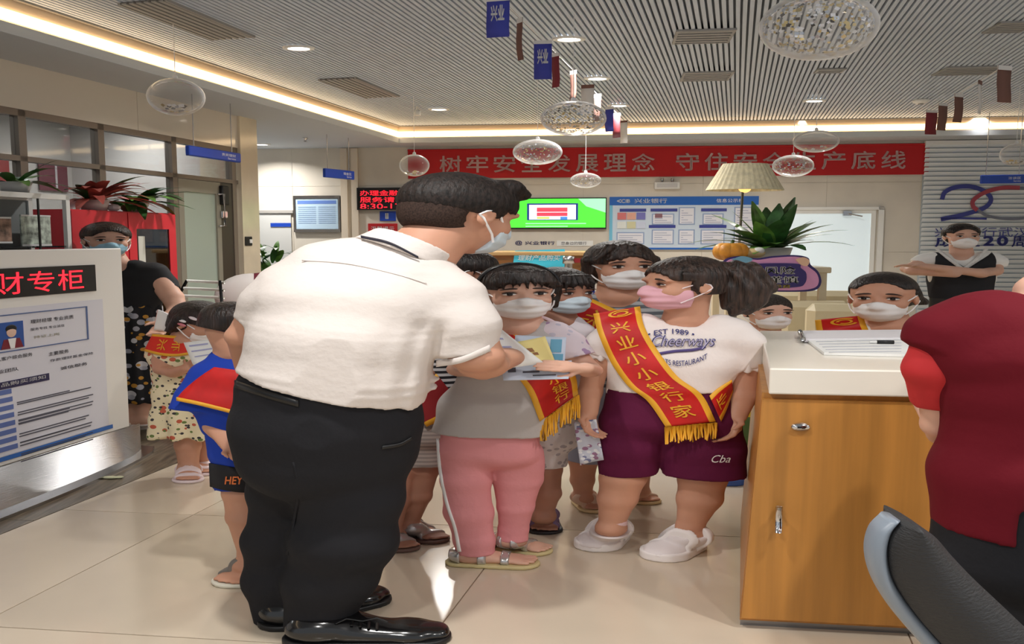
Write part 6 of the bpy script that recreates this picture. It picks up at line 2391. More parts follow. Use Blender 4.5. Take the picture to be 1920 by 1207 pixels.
# ----------------------------------------------------------------- girl with the pale blue mask
def blue_mask_girl():
    f = Fig(1022, 4.06, 'small girl in a pale blue mask half hidden by the girl in grey', hb=.0075)
    f.head(1052, 545, 80, yaw=34, pitch=8, neck=(1044, 602))
    b = f.body
    tl = [(1042, 606, 54, 14), (1040, 632, 66, 22), (1036, 690, 62, 26), (1032, 760, 62, 28), (1030, 820, 64, 28)]
    f.trunk(b, tl, grow=-.012)
    f.chain(b, [(985, 625, 12), (975, 690, 10), (990, 730, 9)])
    f.chain(b, [(1096, 625, 12), (1092, 690, 10), (1076, 730, 9)])
    f.chain(b, [(1022, 820, 17, -.02), (1024, 880, 16), (1026, 925, 14), (1018, 966, 10)])
    f.chain(b, [(975, 820, 17, .1), (972, 880, 14, .12), (970, 955, 9, .12)])
    FR = f.foot(f.J(1018, 968), (1022, 972), (1020, 1002), r=.030, L=.165)
    FL = f.foot(f.J(970, 955, .12), (972, 958), (968, 984), r=.028, L=.15)
    f.finish(M_SKIND)
    sh = Shape()
    f.trunk(sh, tl[:-1], k=.03)
    f.chain(sh, [(1000, 622, 17), (984, 662, 15)], flat=True)
    f.chain(sh, [(1084, 622, 17), (1094, 662, 15)], flat=True)
    sh.post.append(wrinkle(.006, 31))
    f.mesh('shirt', sh, mat('lilac_white_cloth', (222, 214, 220), .85), .008)
    st = Shape()
    f.trunk(st, [(1030, 770, 64, 28), (1026, 820, 66, 28)], k=.03)
    f.chain(st, [(1024, 820, 22, -.02), (1026, 872, 21)], flat=True)
    f.chain(st, [(980, 820, 22, .1), (976, 872, 21, .1)], flat=True)
    f.mesh('shorts', st, spots('knit_grey_print', (216, 210, 208), [(170, 164, 168)], 40, .3), .008)
    M_BK = mat('black_sole', (26, 22, 26), .5)
    M_BKS = mat('violet_strap', (120, 96, 128), .35, metal=.3)
    f.sandal(FR, M_BK, M_BKS)
    f.sandal(FL, M_BK, M_BKS)
    f.hair(M_HAIR, line=.22, side=.03, nape=-.36, h=.006, fringe=[(-.3, .06), (-.2, .05), (-.1, .08), (0, .04), (.1, .07), (.2, .02)])
    f.eyes()
    f.mask(M_MASKG, h=.005)
    return f
blue_mask_girl()

# ----------------------------------------------------------------- child in the striped shirt behind
def striped_kid():
    f = Fig(800, 3.98, 'child in striped shirt and grey shorts mostly hidden behind the man and the grey-shirted girl', hb=.008)
    f.head(872, 508, 78, yaw=105, pitch=12, neck=(850, 566))
    b = f.body
    tl = [(840, 572, 54, 14), (832, 604, 62, 22), (822, 660, 62, 26), (808, 730, 62, 28), (802, 800, 62, 28)]
    f.trunk(b, tl, grow=-.012)
    f.chain(b, [(780, 596, 12), (772, 660, 10), (800, 700, 9, -.1)])
    f.chain(b, [(880, 596, 12), (884, 660, 10), (880, 710, 9)])
    f.chain(b, [(800, 820, 18), (796, 880, 15), (785, 930, 13), (766, 986, 9)])
    f.chain(b, [(760, 820, 18), (752, 880, 15, -.03), (744, 940, 12, -.05), (734, 1004, 9, -.08)])
    FR = f.foot(f.J(768, 988), (758, 996), (826, 1018), r=.029, L=.175)
    FL = f.foot(f.J(736, 1006, -.08), (716, 1016), (770, 1034), r=.029, L=.16)
    f.finish(M_SKIND)
    sh = Shape()
    f.trunk(sh, tl[:-1], k=.03)
    f.chain(sh, [(792, 594, 17), (778, 634, 15)], flat=True)
    f.chain(sh, [(872, 594, 17), (882, 634, 15)], flat=True)
    sh.post.append(wrinkle(.006, 41))
    f.mesh('shirt', sh, mat('striped_jersey', (30, 28, 34), .85, wave=(12, (206, 204, 206), 'Z')), .008)
    st = Shape()
    f.trunk(st, [(806, 760, 64, 28), (800, 812, 66, 28)], k=.03)
    f.chain(st, [(804, 812, 23), (800, 868, 22)], flat=True)
    f.chain(st, [(766, 812, 23), (762, 868, 22)], flat=True)
    st.post.append(wrinkle(.006, 43))
    f.mesh('shorts', st, mat('grey_striped_cloth', (168, 156, 148), .85, wave=(16, (140, 130, 126), 'Z')), .008)
    M_PW = mat('pewter_strap', (176, 168, 166), .3, metal=.6)
    M_PS = mat('brown_sole', (110, 84, 74), .6)
    f.sandal(FR, M_PS, M_PW)
    f.sandal(FL, M_PS, M_PW)
    f.hair(M_HAIR, line=.22, side=.05, nape=-.40, h=.006)
    f.mask(M_MASK, h=.006, sides=(-1,))
    f.S = [sh, st]
    f.ribbon('sash', mat('sash_dark_red', (140, 24, 30), .6), [(818, 700, 850, 740), (792, 728, 836, 780), (764, 752, 800, 800)], off=.014, edge=M_SASHY, nu=7, nl=20)
    return f
striped_kid()

# ----------------------------------------------------------------- small boy beside the desk
def small_boy():
    f = Fig(1412, 5.0, 'small boy with cropped hair in a yellow shirt behind the left end of the desk', hb=.0085)
    f.head(1440, 584, 64, yaw=12, pitch=4, neck=(1434, 630))
    b = f.body
    tl = [(1432, 634, 44, 12), (1430, 660, 52, 18), (1426, 710, 50, 21), (1422, 770, 50, 22)]
    f.trunk(b, tl, grow=-.01)
    f.chain(b, [(1392, 652, 10), (1386, 700, 9), (1400, 740, 8)])
    f.chain(b, [(1470, 652, 10), (1478, 700, 9), (1470, 740, 8)])
    f.chain(b, [(1396, 800, 14), (1390, 850, 11), (1384, 890, 8)])
    f.chain(b, [(1446, 800, 14), (1446, 850, 11), (1444, 890, 8)])
    FL = f.foot(f.J(1384, 890), (1386, 892), (1362, 910), r=.028, L=.15)
    FR = f.foot(f.J(1444, 890), (1446, 892), (1440, 912), r=.028, L=.15)
    f.finish(M_SKIN)
    sh = Shape()
    f.trunk(sh, tl, k=.03)
    f.chain(sh, [(1400, 650, 13), (1388, 684, 12)], flat=True)
    f.chain(sh, [(1462, 650, 13), (1474, 684, 12)], flat=True)
    f.mesh('shirt', sh, mat('yellow_cloth', (216, 188, 54), .8), .009)
    st = Shape()
    f.trunk(st, [(1422, 782, 52, 22), (1420, 808, 54, 22)], k=.03)
    f.chain(st, [(1400, 808, 18), (1396, 846, 18)], flat=True)
    f.chain(st, [(1442, 808, 18), (1446, 846, 18)], flat=True)
    f.mesh('shorts', st, mat('green_cloth', (84, 112, 62), .8), .009)
    M_BSH = mat('blue_shoe', (62, 96, 170), .5)
    f.sneaker(FL, M_BSH, M_BSH, band=False)
    f.sneaker(FR, M_BSH, M_BSH, band=False)
    f.hair(mat('cropped_boy_hair', (62, 56, 52), .8, .2, noise=(120, .4)), line=.26, side=.10, nape=-.18, grow=-.025, strand=.002, h=.007)
    f.eyes()
    f.mask(M_MASK, h=.006)
small_boy()

# ----------------------------------------------------------------- girl with a sash behind the desk
def desk_girl():
    f = Fig(1655, 4.95, 'girl with pulled-back hair and white mask behind the white-topped desk', hb=.007)
    f.head(1655, 556, 87, yaw=-24, pitch=5, neck=(1668, 612))
    b = f.body
    tl = [(1666, 616, 60, 14), (1660, 640, 84, 22), (1658, 700, 80, 28), (1656, 770, 80, 30), (1656, 830, 80, 30)]
    f.trunk(b, tl, grow=-.012)
    f.chain(b, [(1585, 635, 13), (1572, 700, 11), (1590, 750, 9)])
    f.chain(b, [(1738, 635, 13), (1750, 700, 11), (1738, 750, 9)])
    f.chain(b, [(1620, 830, 17), (1618, 900, 12)])
    f.chain(b, [(1694, 830, 17), (1696, 900, 12)])
    FL = f.foot(f.J(1618, 890), (1618, 894), (1606, 914), r=.03, L=.17)
    FR = f.foot(f.J(1696, 890), (1696, 894), (1690, 914), r=.03, L=.17)
    f.finish(M_SKINT)
    sh = Shape()
    f.trunk(sh, tl, k=.03)
    f.chain(sh, [(1600, 634, 18), (1580, 676, 16)], flat=True)
    f.chain(sh, [(1724, 634, 18), (1742, 676, 16)], flat=True)
    sh.sub(_cap(f.J(1668, 590), f.J(1672, 616, -.03), f.R(26), f.R(22)), .008)
    f.mesh('dress', sh, mat('white_dress_cloth', (240, 236, 230), .8), .008)
    M_W = MATS['white_sneaker']
    f.sneaker(FL, M_W, M_W, band=False)
    f.sneaker(FR, M_W, M_W, band=False)
    def extra(h_):
        h_.ell(f.hp(.30, -.40, -.20), np.array((.17, .17, .17)) * f.hs, f.HR, k=.03 * f.hs)
        h_.cap(f.hp(.28, -.10, .05), f.hp(.33, -.34, -.14), .14 * f.hs, .10 * f.hs, k=.05 * f.hs)
    f.hair(M_HAIR, line=.37, side=.02, nape=-.22, grow=-.02, extra=extra, h=.0055, face=(.42, .44, .50), strand=.004)
    f.eyes()
    f.mask(M_MASK, h=.005, pleat=.003)
    f.S = [sh]
    so = f.ribbon('sash', M_SASH, [(1528, 600, 1618, 591), (1532, 622, 1628, 618), (1548, 660, 1650, 650), (1580, 700, 1680, 690)], off=.018, edge=M_SASHY, nu=9, nl=30)
    emblem(f, .30, .88, .02, .21, so)
    return f
desk_girl()

# ----------------------------------------------------------------- woman with folded arms
def folded_woman():
    f = Fig(1805, 6.8, 'woman in a white blouse and black waistcoat standing with folded arms before the blind', hb=.009)
    f.head(1803, 443, 45, yaw=-2, pitch=3, neck=(1803, 474))
    b = f.body
    tl = [(1803, 478, 50, 7), (1804, 490, 66, 13), (1804, 520, 60, 16), (1804, 552, 56, 16), (1804, 590, 62, 18)]
    f.trunk(b, tl, grow=-.012)
    f.chain(b, [(1740, 486, 9), (1704, 504, 7.5, -.05), (1712, 508, 7, -.14), (1790, 514, 6, -.26)], k=.02)
    f.chain(b, [(1866, 486, 9), (1864, 508, 8, -.05), (1840, 512, 7.5, -.2), (1722, 498, 5.5, -.30)], k=.02)
    f.hand(f.J(1728, 499, -.30), f.J(1684, 496, -.30), (0, -.3, -1), 1, .12, .35)
    f.chain(b, [(1776, 620, 14), (1776, 700, 11), (1776, 800, 7)])
    f.chain(b, [(1832, 620, 14), (1832, 700, 11), (1832, 800, 7)])
    FL = f.foot(f.J(1776, 788), (1776, 786), (1772, 800), r=.035, L=.22)
    FR = f.foot(f.J(1832, 788), (1832, 786), (1836, 800), r=.035, L=.22)
    f.finish(M_SKIN, .008)
    sh = Shape()
    f.trunk(sh, tl[:-1], k=.03)
    f.chain(sh, [(1752, 484, 12), (1736, 488, 12), (1720, 495, 11)], flat=True)
    f.chain(sh, [(1856, 484, 12), (1866, 490, 12), (1867, 500, 11)], flat=True)
    sh.sub(_cap(f.J(1803, 462), f.J(1803, 480, -.05), f.R(9), f.R(8)), .01)
    f.mesh('blouse', sh, mat('white_blouse', (240, 238, 234), .75), .009)
    vs = Shape()
    f.trunk(vs, tl[:-1], k=.03, grow=.014)
    a0 = f.J(1803, 503)
    w0, w1 = f.J(1746, 470)[0], f.J(1858, 470)[0]
    def vcut(d, x, y, z):
        v = (z - a0[2]) - np.abs(x - a0[0]) * 1.15
        d = np.maximum(d, np.where(y < a0[1] + .2, v * .6, d))
        d = np.maximum(d, np.maximum(w0 - x, x - w1))
        return np.maximum(d, z - f.J(1803, 465)[2])
    vs.post.append(vcut)
    vo = f.mesh('waistcoat', vs, mat('black_waistcoat', (24, 24, 30), .8), .009)
    f.S = [sh, vs]
    lace = mat('white_lace', (232, 230, 226), .8, bump=(60, .5))
    for pr in ([(1752, 466, 1760, 466), (1776, 486, 1784, 484), (1798, 503, 1806, 501)], [(1846, 466, 1854, 466), (1826, 486, 1834, 488), (1804, 503, 1812, 503)]):
        f.ribbon('lace_trim', lace, pr, off=.012, nu=3, nl=14, parent=vo)
    st = Shape()
    f.trunk(st, [(1804, 556, 60, 18), (1804, 610, 64, 19)], k=.03)
    f.chain(st, [(1778, 620, 17), (1777, 700, 13), (1776, 790, 11)], flat=True)
    f.chain(st, [(1830, 620, 17), (1831, 700, 13), (1832, 790, 11)], flat=True)
    f.mesh('trousers', st, M_BLACK, .010)
    f.sneaker(FL, M_BLACK, M_BLACK, band=False)
    f.sneaker(FR, M_BLACK, M_BLACK, band=False)
    f.hair(M_HAIR, line=.32, side=.04, nape=-.25, h=.007, strand=.004, face=(.39, .42, .48))
    f.eyes()
    f.mask(M_MASK, h=.006, pleat=.002)
folded_woman()

# ----------------------------------------------------------------- woman in black behind the stand
def black_woman():
    f = Fig(248, 6.15, 'woman in a black T-shirt and flowered skirt standing behind the white information stand', hb=.009)
    f.head(200, 449, 60, yaw=28, pitch=6, neck=(214, 494))
    b = f.body
    tl = [(222, 498, 52, 11), (236, 520, 74, 17), (244, 550, 62, 18), (250, 580, 52, 18), (256, 640, 46, 18)]
    f.trunk(b, tl, grow=-.012)
    f.chain(b, [(292, 516, 14), (322, 556, 11.5, -.06), (334, 580, 10, -.12), (312, 602, 8, -.30)])
    f.chain(b, [(168, 516, 12), (150, 570, 10), (160, 620, 8)])
    f.hand(f.J(314, 600, -.28), f.J(296, 622, -.36), (.3, -.3, .8), 1, .17, .5)
    f.chain(b, [(238, 700, 13), (240, 745, 11), (244, 788, 7)])
    f.chain(b, [(270, 700, 13), (268, 745, 11), (266, 790, 7)])
    FL = f.foot(f.J(246, 790), (246, 790), (258, 806), r=.034, L=.20)
    FR = f.foot(f.J(268, 788), (270, 786), (282, 800), r=.034, L=.20)
    f.finish(M_SKIN)
    sh = Shape()
    f.trunk(sh, tl[:-1], k=.03)
    f.chain(sh, [(284, 508, 16), (302, 530, 15), (312, 544, 14, -.03)], flat=True)
    f.chain(sh, [(176, 508, 15), (160, 540, 14)], flat=True)
    sh.sub(_cap(f.J(212, 480), f.J(214, 500, -.05), f.R(12), f.R(11)), .01)
    sh.post.append(wrinkle(.006, 51))
    f.mesh('shirt', sh, mat('black_jersey', (26, 26, 30), .8), .009)
    sk = Shape()
    f.trunk(sk, [(252, 578, 52, 19), (256, 640, 52, 22), (258, 740, 54, 24)], k=.03)
    sk.post.append(cut_below(f, 258, 752))
    sk.post.append(cut_above(f, 252, 572))
    c_ = f.J(256, 700)
    def pleats(d, x, y, z):
        return d + .006 * np.sin(11 * np.arctan2(y - c_[1], x - c_[0]))
    sk.post.append(pleats)
    f.mesh('skirt', sk, spots('black_floral', (22, 22, 28), [(206, 206, 212), (170, 172, 186), (206, 150, 60)], 13, .30), .009)
    f.sneaker(FL, MATS['white_sneaker'], MATS['white_rubber'], band=False)
    f.sneaker(FR, MATS['white_sneaker'], MATS['white_rubber'], band=False)
    f.hair(M_HAIRB, line=.30, side=.04, nape=-.24, h=.007, strand=.004, face=(.40, .42, .48))
    f.eyes()
    f.mask(M_MASKB, h=.006, pleat=.002)
black_woman()

# ----------------------------------------------------------------- little girl in the dotted dress
def dress_girl():
    f = Fig(356, 5.1, 'little girl in a cream dotted dress with hair clips reading a white card', hb=.0075)
    f.head(378, 604, 70, yaw=62, pitch=30, neck=(346, 640), neck_r=.22)
    b = f.body
    tl = [(330, 644, 52, 13), (336, 668, 58, 19), (345, 700, 58, 21), (352, 740, 66, 24), (356, 780, 74, 26)]
    f.trunk(b, tl, grow=-.012)
    f.chain(b, [(300, 662, 11, -.03), (306, 692, 9.5, -.08), (326, 698, 8.5, -.14), (350, 690, 7, -.20)])
    f.chain(b, [(384, 660, 11), (400, 690, 9), (392, 690, 7, -.15)])
    f.hand(f.J(348, 690, -.19), f.J(372, 672, -.22), (.3, -.4, .6), -1, .10, .5)
    f.chain(b, [(350, 800, 15), (352, 835, 13), (354, 880, 9.5)])
    f.chain(b, [(372, 800, 14, .12), (374, 835, 12, .12), (374, 872, 9, .12)])
    FL = f.foot(f.J(354, 884), (356, 882), (352, 906), r=.031, L=.155)
    FR = f.foot(f.J(374, 874, .12), (376, 872), (380, 892), r=.029, L=.15)
    f.finish(M_SKINT)
    sh = Shape()
    f.trunk(sh, tl + [(358, 812, 84, 28)], k=.03)
    sh.post.append(cut_below(f, 358, 816))
    c_ = f.J(352, 760)
    def pleats(d, x, y, z):
        k_ = np.clip((c_[2] + .12 - z) / .2, 0, 1)
        return d + .010 * k_ * np.sin(8 * np.arctan2(y - c_[1], x - c_[0]))
    sh.post.append(pleats)
    do = f.mesh('dress', sh, spots('cream_dotted_cloth', (240, 226, 188), [(200, 96, 70), (110, 130, 70), (60, 56, 60)], 24, .26), .008)
    cap_ = Shape()
    f.chain(cap_, [(302, 652, 15), (296, 672, 14)], flat=True)
    f.mesh('sleeve', cap_, MATS['cream_dotted_cloth'], .008, do)
    M_PK = mat('pink_white_strap', (232, 214, 216), .5)
    f.sandal(FL, M_PK, M_PK, ((.16, .24), (.44, .62), (.74, .86)))
    f.sandal(FR, M_PK, M_PK, ((.16, .24), (.44, .62), (.74, .86)))
    def extra(h_):
        h_.cap(f.hp(-.36, -.1, .1), f.hp(-.36, -.14, -.40), .12 * f.hs, .06 * f.hs, k=.05 * f.hs)
    ho = f.hair(M_HAIR, line=.24, side=.06, nape=-.34, h=.006, extra=extra, fringe=[(-.3, .05), (-.2, .1), (-.1, .08), (0, .1), (.1, .08), (.2, .1)])
    for (x_, y_, z_), c in (((-.30, .22, .40), (240, 230, 226)), ((-.39, .10, .24), (236, 226, 230)), ((-.43, -.02, .10), (240, 236, 236)), ((-.42, .02, .0), (216, 130, 140))):
        mb = MB().ell((x_, y_, z_), (.035, .09, .035), 10, 6)
        f.emit(mb, 'hair_clip', mat('clip_%d' % c[1], c, .4), ho)
    f.eyes((-1,))
    f.mask(M_MASK, h=.005, sides=(-1,))
    f.S = [sh, cap_]
    so = f.ribbon('sash', mat('sash_orange_red', (216, 44, 28), .55), [(270, 658, 286, 626), (300, 666, 312, 628), (330, 668, 336, 630), (356, 664, 350, 632)], off=.016, edge=M_SASHY, nu=9, nl=24)
    for ch, v in (('兴', .20), ('业', .52)):
        f.rib_text(ch, .25, .78, v, v + .2, M_SASHY, so, flip=True)
    return f
dg_ = dress_girl()

# ----------------------------------------------------------------- boy in blue behind the man
def blue_boy():
    f = Fig(440, 3.5, 'boy in blue shirt and blue shorts with a red sash half hidden behind the man', hb=.007)
    f.head(440, 606, 72, yaw=120, pitch=25, neck=(440, 660))
    b = f.body
    tl = [(440, 668, 50, 14), (436, 700, 68, 22), (430, 750, 66, 26), (440, 800, 60, 28), (446, 840, 56, 28)]
    f.trunk(b, tl, grow=-.012)
    f.chain(b, [(384, 700, 13), (396, 770, 12, -.02), (404, 800, 11, -.05), (430, 836, 9, -.12)])
    f.chain(b, [(500, 700, 13), (510, 760, 11), (500, 810, 9)])
    f.hand(f.J(428, 832, -.12), f.J(452, 862, -.15), (.5, -.4, .3), 1, .12, .6)
    f.chain(b, [(438, 860, 17), (446, 925, 15.5), (452, 970, 15), (464, 1040, 9.5), (466, 1062, 9.5)])
    f.chain(b, [(486, 860, 17, .1), (488, 940, 14, .1), (490, 1020, 9, .1)])
    FL = f.foot(f.J(466, 1060), (480, 1070), (424, 1102), r=.033, L=.19)
    FR = f.foot(f.J(490, 1030, .1), (500, 1040), (470, 1058), r=.03, L=.17)
    f.finish(M_SKINT)
    sh = Shape()
    f.trunk(sh, tl[:4], k=.03)
    f.chain(sh, [(395, 698, 20), (376, 742, 22, -.02), (366, 768, 24, -.04)], flat=True)
    f.chain(sh, [(486, 698, 18), (500, 740, 16)], flat=True)
    sh.post.append(wrinkle(.008, 61))
    M_BL = mat('royal_blue_cloth', (28, 62, 168), .75, .25)
    f.mesh('shirt', sh, M_BL, .0075)
    st = Shape()
    f.trunk(st, [(446, 806, 56, 28), (450, 850, 58, 28)], k=.03)
    f.chain(st, [(436, 850, 22), (436, 890, 22), (438, 916, 22)], flat=True)
    f.chain(st, [(486, 850, 22, .1), (488, 916, 22, .1)], flat=True)
    st.post.append(wrinkle(.006, 63))
    so_ = f.mesh('shorts', st, M_BL, .0075)
    f.S = [st]
    f.ribbon('hem_band', mat('black_band', (20, 20, 26), .7), [(392, 868, 394, 912), (416, 872, 418, 918), (440, 876, 442, 922), (470, 878, 472, 924)], off=.008, nu=5, nl=24, parent=so_)
    f.decal_text('HEY', 421, 893, 456, 908, mat('print_orange', (226, 120, 60), .7), so_, .03, shear=.15, off=.016)
    M_GS = mat('grey_strap', (120, 114, 108), .5)
    M_GSO = mat('pale_sole', (216, 212, 196), .5)
    f.sandal(FL, M_GSO, M_GS, ((.22, .34), (.44, .56), (.66, .78)))
    f.sandal(FR, M_GSO, M_GS, ((.22, .34), (.44, .56), (.66, .78)))
    f.hair(M_HAIR, line=.24, side=.08, nape=-.26, h=.0065, strand=.004)
    f.mask(M_MASK, h=.006, sides=(-1,))
    f.S = [sh, b]
    so = f.ribbon('sash', M_SASH, [(402, 688, 446, 694), (372, 708, 452, 716), (346, 730, 454, 748), (331, 747, 456, 776)], off=.03, edge=None, nu=9, nl=24)
    f.ribbon('sash_edge', M_SASHY, [(331, 744, 331, 751), (370, 752, 370, 759), (415, 763, 415, 770), (456, 774, 456, 781)], off=.034, nu=3, nl=20, parent=so)
blue_boy()

# ----------------------------------------------------------------- woman in the dark red waistcoat
def vest_woman():
    f = Fig(1900, 2.35, 'woman in a dark red waistcoat and black trousers seen from behind at the right edge', hb=.008)
    f.head(2062, 430, 116, yaw=-150, pitch=14, dy=.08, neck=(1968, 545, .04), neck_r=.27)
    b = f.body
    tl = [(1985, 560, 80, 34, .03), (1960, 615, 170, 60), (1945, 660, 185, 80), (1935, 740, 140, 76), (1934, 800, 122, 66), (1934, 870, 140, 74), (1935, 960, 150, 78)]
    f.trunk(b, tl, grow=-.02)
    f.chain(b, [(1784, 650, 30, .02), (1768, 720, 27, .05), (1776, 796, 26, .10), (1784, 814, 24, .14), (1742, 752, 20, .45)])
    f.chain(b, [(2110, 650, 38, .02), (2130, 760, 33, .05), (2120, 840, 27, .1)])
    f.chain(b, [(1850, 1050, 50), (1845, 1250, 40), (1845, 1420, 26)])
    f.chain(b, [(2010, 1050, 50), (2015, 1250, 40), (2015, 1420, 26)])
    FL = f.foot(f.J(1845, 1420), (1846, 1440), (1840, 1380), r=.035, L=.22)
    FR = f.foot(f.J(2015, 1420), (2016, 1440), (2020, 1380), r=.035, L=.22)
    f.finish(M_SKIN)
    sl = Shape()
    f.chain(sl, [(1786, 640, 40, .02), (1764, 690, 37, .03), (1770, 754, 34, .08)], flat=True)
    f.chain(sl, [(2090, 630, 46, .02), (2116, 740, 36, .05)], flat=True)
    f.trunk(sl, [(1975, 600, 60, 40), (1945, 680, 80, 50)], k=.02)
    f.mesh('shirt', sl, mat('bright_red_shirt', (190, 36, 40), .75), .009)
    vs = Shape()
    tv = [(1990, 566, 70, 32, .03), (1964, 616, 180, 56), (1946, 662, 194, 76), (1936, 735, 146, 74), (1935, 800, 124, 68), (1932, 880, 150, 76), (1935, 985, 158, 80)]
    f.trunk(vs, tv, k=.035, grow=.010)
    f.chain(vs, [(1850, 600, 54, .02), (1786, 622, 44, .02), (1768, 648, 40, .02)], k=.05, flat=True)
    vs.sub(_cap(f.J(1990, 470, .03), f.J(1975, 545, .03), f.R(48), f.R(46)), .02)
    vs.post.append(cut_below(f, 1900, 988, slope=.10))
    vs.post.append(wrinkle(.010, 71, (6, 5, 7)))
    def vent_(d, x, y, z):
        a = f.J(1862, 872)
        t = np.abs(x - a[0] - .10 * (a[2] - z)) - .025 * np.clip((a[2] - z) / .15, 0, 1)
        return np.maximum(d, np.where((z < a[2]) & (y < a[1]), -t, d))
    vs.post.append(vent_)
    f.mesh('waistcoat', vs, mat('wine_red_cloth', (100, 14, 28), .85, .2, bump=(24, .12)), .008)
    tr = Shape()
    f.trunk(tr, [(1925, 930, 160, 80), (1925, 1040, 172, 84)], k=.04)
    f.chain(tr, [(1850, 1040, 60), (1848, 1250, 48), (1846, 1430, 36)], flat=True)
    f.chain(tr, [(2005, 1040, 60), (2012, 1250, 48), (2014, 1430, 36)], flat=True)
    f.mesh('trousers', tr, MATS['black_trousers'], .010)
    f.sneaker(FL, M_BLACK, M_BLACK, band=False)
    f.sneaker(FR, M_BLACK, M_BLACK, band=False)
    f.hair(M_HAIR, nape=-.4, h=.01)
vest_woman()

# ----------------------------------------------------------------- papers held by the group
def sheet(name, label, cat, corners, m, bend=.0, printed=None, thick=.003, group=None):
    """a slightly curved sheet; corners: four (px, py, Y) in order"""
    c = [P(*q) for q in corners]
    o = c[0].copy()
    t = thing(name, label, cat, o, 0, group)
    n = (c[1] - c[0]).cross(c[3] - c[0]).normalized()
    N_ = 8
    vs = []
    for j in range(N_ + 1):
        for i in range(N_ + 1):
            u, v = i / N_, j / N_
            p = c[0] * (1 - u) * (1 - v) + c[1] * u * (1 - v) + c[2] * u * v + c[3] * (1 - u) * v
            vs.append(p - o + n * (bend * sin(pi * u)))
    fs = [(j * (N_ + 1) + i, j * (N_ + 1) + i + 1, (j + 1) * (N_ + 1) + i + 1, (j + 1) * (N_ + 1) + i) for j in range(N_) for i in range(N_)]
    s_ = MB().add(vs, fs).build('sheet', m, t, True)
    sm = s_.modifiers.new('thick', 'SOLIDIFY')
    sm.thickness = thick
    sm.offset = 0
    sg = -1 if n.y > 0 else 1
    def on(u, v, k_=.0035):
        p = c[0] * (1 - u) * (1 - v) + c[1] * u * (1 - v) + c[2] * u * v + c[3] * (1 - u) * v
        return p - o + n * (bend * sin(pi * u) + sg * k_)
    for k_, (u0, v0, u1, v1, mm) in enumerate(printed or []):
        if isinstance(mm, tuple):
            V, T = text_arrays(mm[0], mm[1])
            Q = np.array([tuple(on(u0 + (u1 - u0) * a, v1 - (v1 - v0) * b_)) for a, b_ in V])
            link(bpy.data.objects.new('lettering', mesh_np('lettering', Q, T, mm[2], False)), t)
        else:
            MB().add([on(u0, v0), on(u1, v0), on(u1, v1), on(u0, v1)], [(0, 1, 2, 3)]).build('print', mm, t)
    return t
yf = 3.38
M_YEL = mat('yellow_paper', (240, 222, 148), .7)
M_CYP = mat('pale_blue_paper', (206, 216, 234), .7)
M_BLP = mat('sea_blue_print', (110, 170, 200), .7)
sheet('folder', 'pale printed booklet held lowest in the grey girl\'s hand', 'booklet', [(940, 683, 3.40), (1072, 676, 3.40), (1066, 710, 3.34), (944, 713, 3.34)], M_CYP, .0,
      [(.08, .25, .20, .55, M_INK), (.30, .5, .55, .62, M_INK), (.62, .3, .85, .42, M_NAVY), (.45, .75, .8, .82, M_INK)])
sheet('leaflet', 'light blue patterned leaflet standing in the grey girl\'s papers', 'leaflet', [(966, 628, 3.46), (1062, 632, 3.46), (1058, 690, 3.42), (962, 686, 3.42)], M_CYP, .008,
      [(.70, .08, .92, .5, M_BLP), (.74, .55, .96, .9, M_BLP), (.78, .14, .84, .24, M_NAVY), (.84, .32, .90, .42, M_PAPER), (.80, .60, .86, .70, M_NAVY)])
sheet('note_sheet', 'yellow sheet among the papers before the grey girl\'s chest', 'paper', [(962, 642, 3.40), (1022, 630, 3.41), (1042, 680, 3.40), (1000, 678, 3.38)], M_YEL, .01,
      [(.15, .35, .42, .52, mat('brown_print', (150, 104, 64), .7)), (.3, .55, .5, .66, MATS['brown_print'])])
sheet('paper_stack', 'white sheets pointing right from the bending man\'s forearm', 'paper', [(922, 606, 3.32), (936, 614, 3.33), (1020, 680, 3.33), (940, 692, 3.28)], M_PAPER, .012,
      [(.2, .3, .5, .34, mat('lilac_ink', (170, 170, 206), .7)), (.25, .5, .6, .54, MATS['lilac_ink']), (.3, .68, .7, .72, MATS['lilac_ink'])])
sheet('paper_card', 'white printed card held by the little girl in the dotted dress', 'card', [(344, 642, 4.84), (440, 630, 4.86), (447, 668, 4.82), (362, 684, 4.80)], M_PAPER, .006,
      [(.08, .15, .45, .22, MATS['lilac_ink']), (.08, .4, .5, .46, MATS['lilac_ink']), (.1, .65, .4, .7, MATS['lilac_ink']), (.62, .25, .85, .42, ('红包', .01, mat('rose_ink', (206, 96, 130), .7))), (.6, .55, .9, .72, ('儿童', .01, MATS['rose_ink']))])
M_FLW = spots('flowered_paper', (196, 200, 214), [(120, 126, 160), (150, 110, 140), (226, 226, 230)], 30, .3)
sheet('flowered_leaflet', 'flowered grey leaflet hanging from the pink-masked girl\'s hand', 'leaflet', [(1076, 792, 3.74), (1118, 786, 3.72), (1132, 862, 3.72), (1088, 872, 3.74)], M_FLW, .01)
sheet('pouch', 'small white and orange pouch hanging from the woman in black', 'pouch', [(296, 580, 5.75), (322, 596, 5.72), (310, 622, 5.72), (288, 618, 5.75)], M_MASK, .03, [(.0, .0, .28, 1.0, mat('orange_band', (232, 130, 90), .6))], .012)

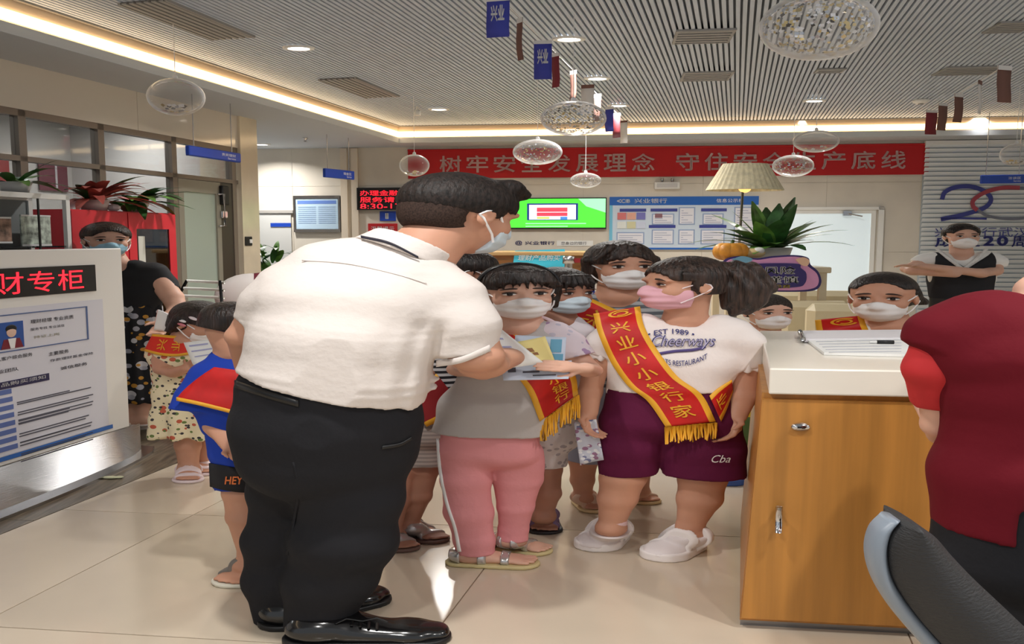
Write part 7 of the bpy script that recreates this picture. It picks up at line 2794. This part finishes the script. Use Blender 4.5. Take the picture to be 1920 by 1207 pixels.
# ----------------------------------------------------------------- foreground chair
def office_chair():
    Y = 1.75
    def c2(px, py):
        p = P(px, py, Y)
        return p
    o = c2(1720, 1207)
    t = thing('office_chair', 'black office chair back with a grey rim in the lower right corner', 'chair', (o.x + .12, Y, 0), 0)
    loc = t.location.copy()
    def curve(pts, n=40):
        return [Vector((c2(*p) - loc)) for p in smoothpts(pts, n)]
    # backrest: a bowed slab seen on its edge; grey shell outside, black padding inside
    outer = [(1650, 962), (1628, 985), (1619, 1025), (1630, 1075), (1662, 1130), (1712, 1190), (1760, 1240), (1830, 1300)]
    inner = [(1668, 961), (1650, 988), (1645, 1025), (1655, 1070), (1690, 1125), (1742, 1185), (1790, 1235), (1860, 1295)]
    front = [(1690, 962), (1722, 984), (1752, 1018), (1790, 1058), (1840, 1105), (1900, 1162), (1960, 1220), (2030, 1290)]
    def slab_(a, b, y0, y1, m, name, crown):
        A, B = curve(a), curve(b)
        n = min(len(A), len(B))
        vs, fs = [], []
        M_ = 7
        for i in range(n):
            for j in range(M_):
                f_ = j / (M_ - 1)
                p = A[i] * (1 - f_) + B[i] * f_
                vs.append((p.x, y0 + (-crown) * sin(pi * f_), p.z))
            for j in range(M_):
                f_ = 1 - j / (M_ - 1)
                p = A[i] * (1 - f_) + B[i] * f_
                vs.append((p.x, y1 + crown * sin(pi * f_), p.z))
        k = 2 * M_
        for i in range(n - 1):
            for j in range(k):
                j2 = (j + 1) % k
                fs.append((i * k + j, i * k + j2, (i + 1) * k + j2, (i + 1) * k + j))
        fs.append(tuple(range(k))[::-1])
        fs.append(tuple(range((n - 1) * k, n * k)))
        return MB().add(vs, fs).build(name, m, t, True)
    slab_(outer, inner, -.05, 0, mat('grey_shell', (128, 138, 150), .4), 'back_shell', .012)
    slab_(inner, front, -.07, .005, mat('black_mesh_cloth', (34, 34, 36), .6, bump=(60, .3, (1, 1, 4))), 'backrest', .05)
    seat = MB().ell((.34, .05, .40), (.34, .22, .06), 24, 10).build('seat', MATS['black_mesh_cloth'], t, True)
    MB().lathe([(.03, .05), (.03, .36)], 14, (.34, .05, 0)).build('column', M_BLACK, t, True)
    for k_ in range(5):
        a_ = 2 * pi * k_ / 5
        MB().tube([(.34, .05, .09), (.34 + .34 * cos(a_), .05 + .26 * sin(a_), .06)], [.028, .018]).build('leg', M_BLACK, t, True)
        MB().lathe([(.028, -.02), (.03, 0), (.028, .02)], 12).build('caster', M_BLACK, t, True).matrix_local = Matrix.Translation((.34 + .34 * cos(a_), .05 + .26 * sin(a_), .031)) @ Matrix.Rotation(pi / 2, 4, 'X')
office_chair()
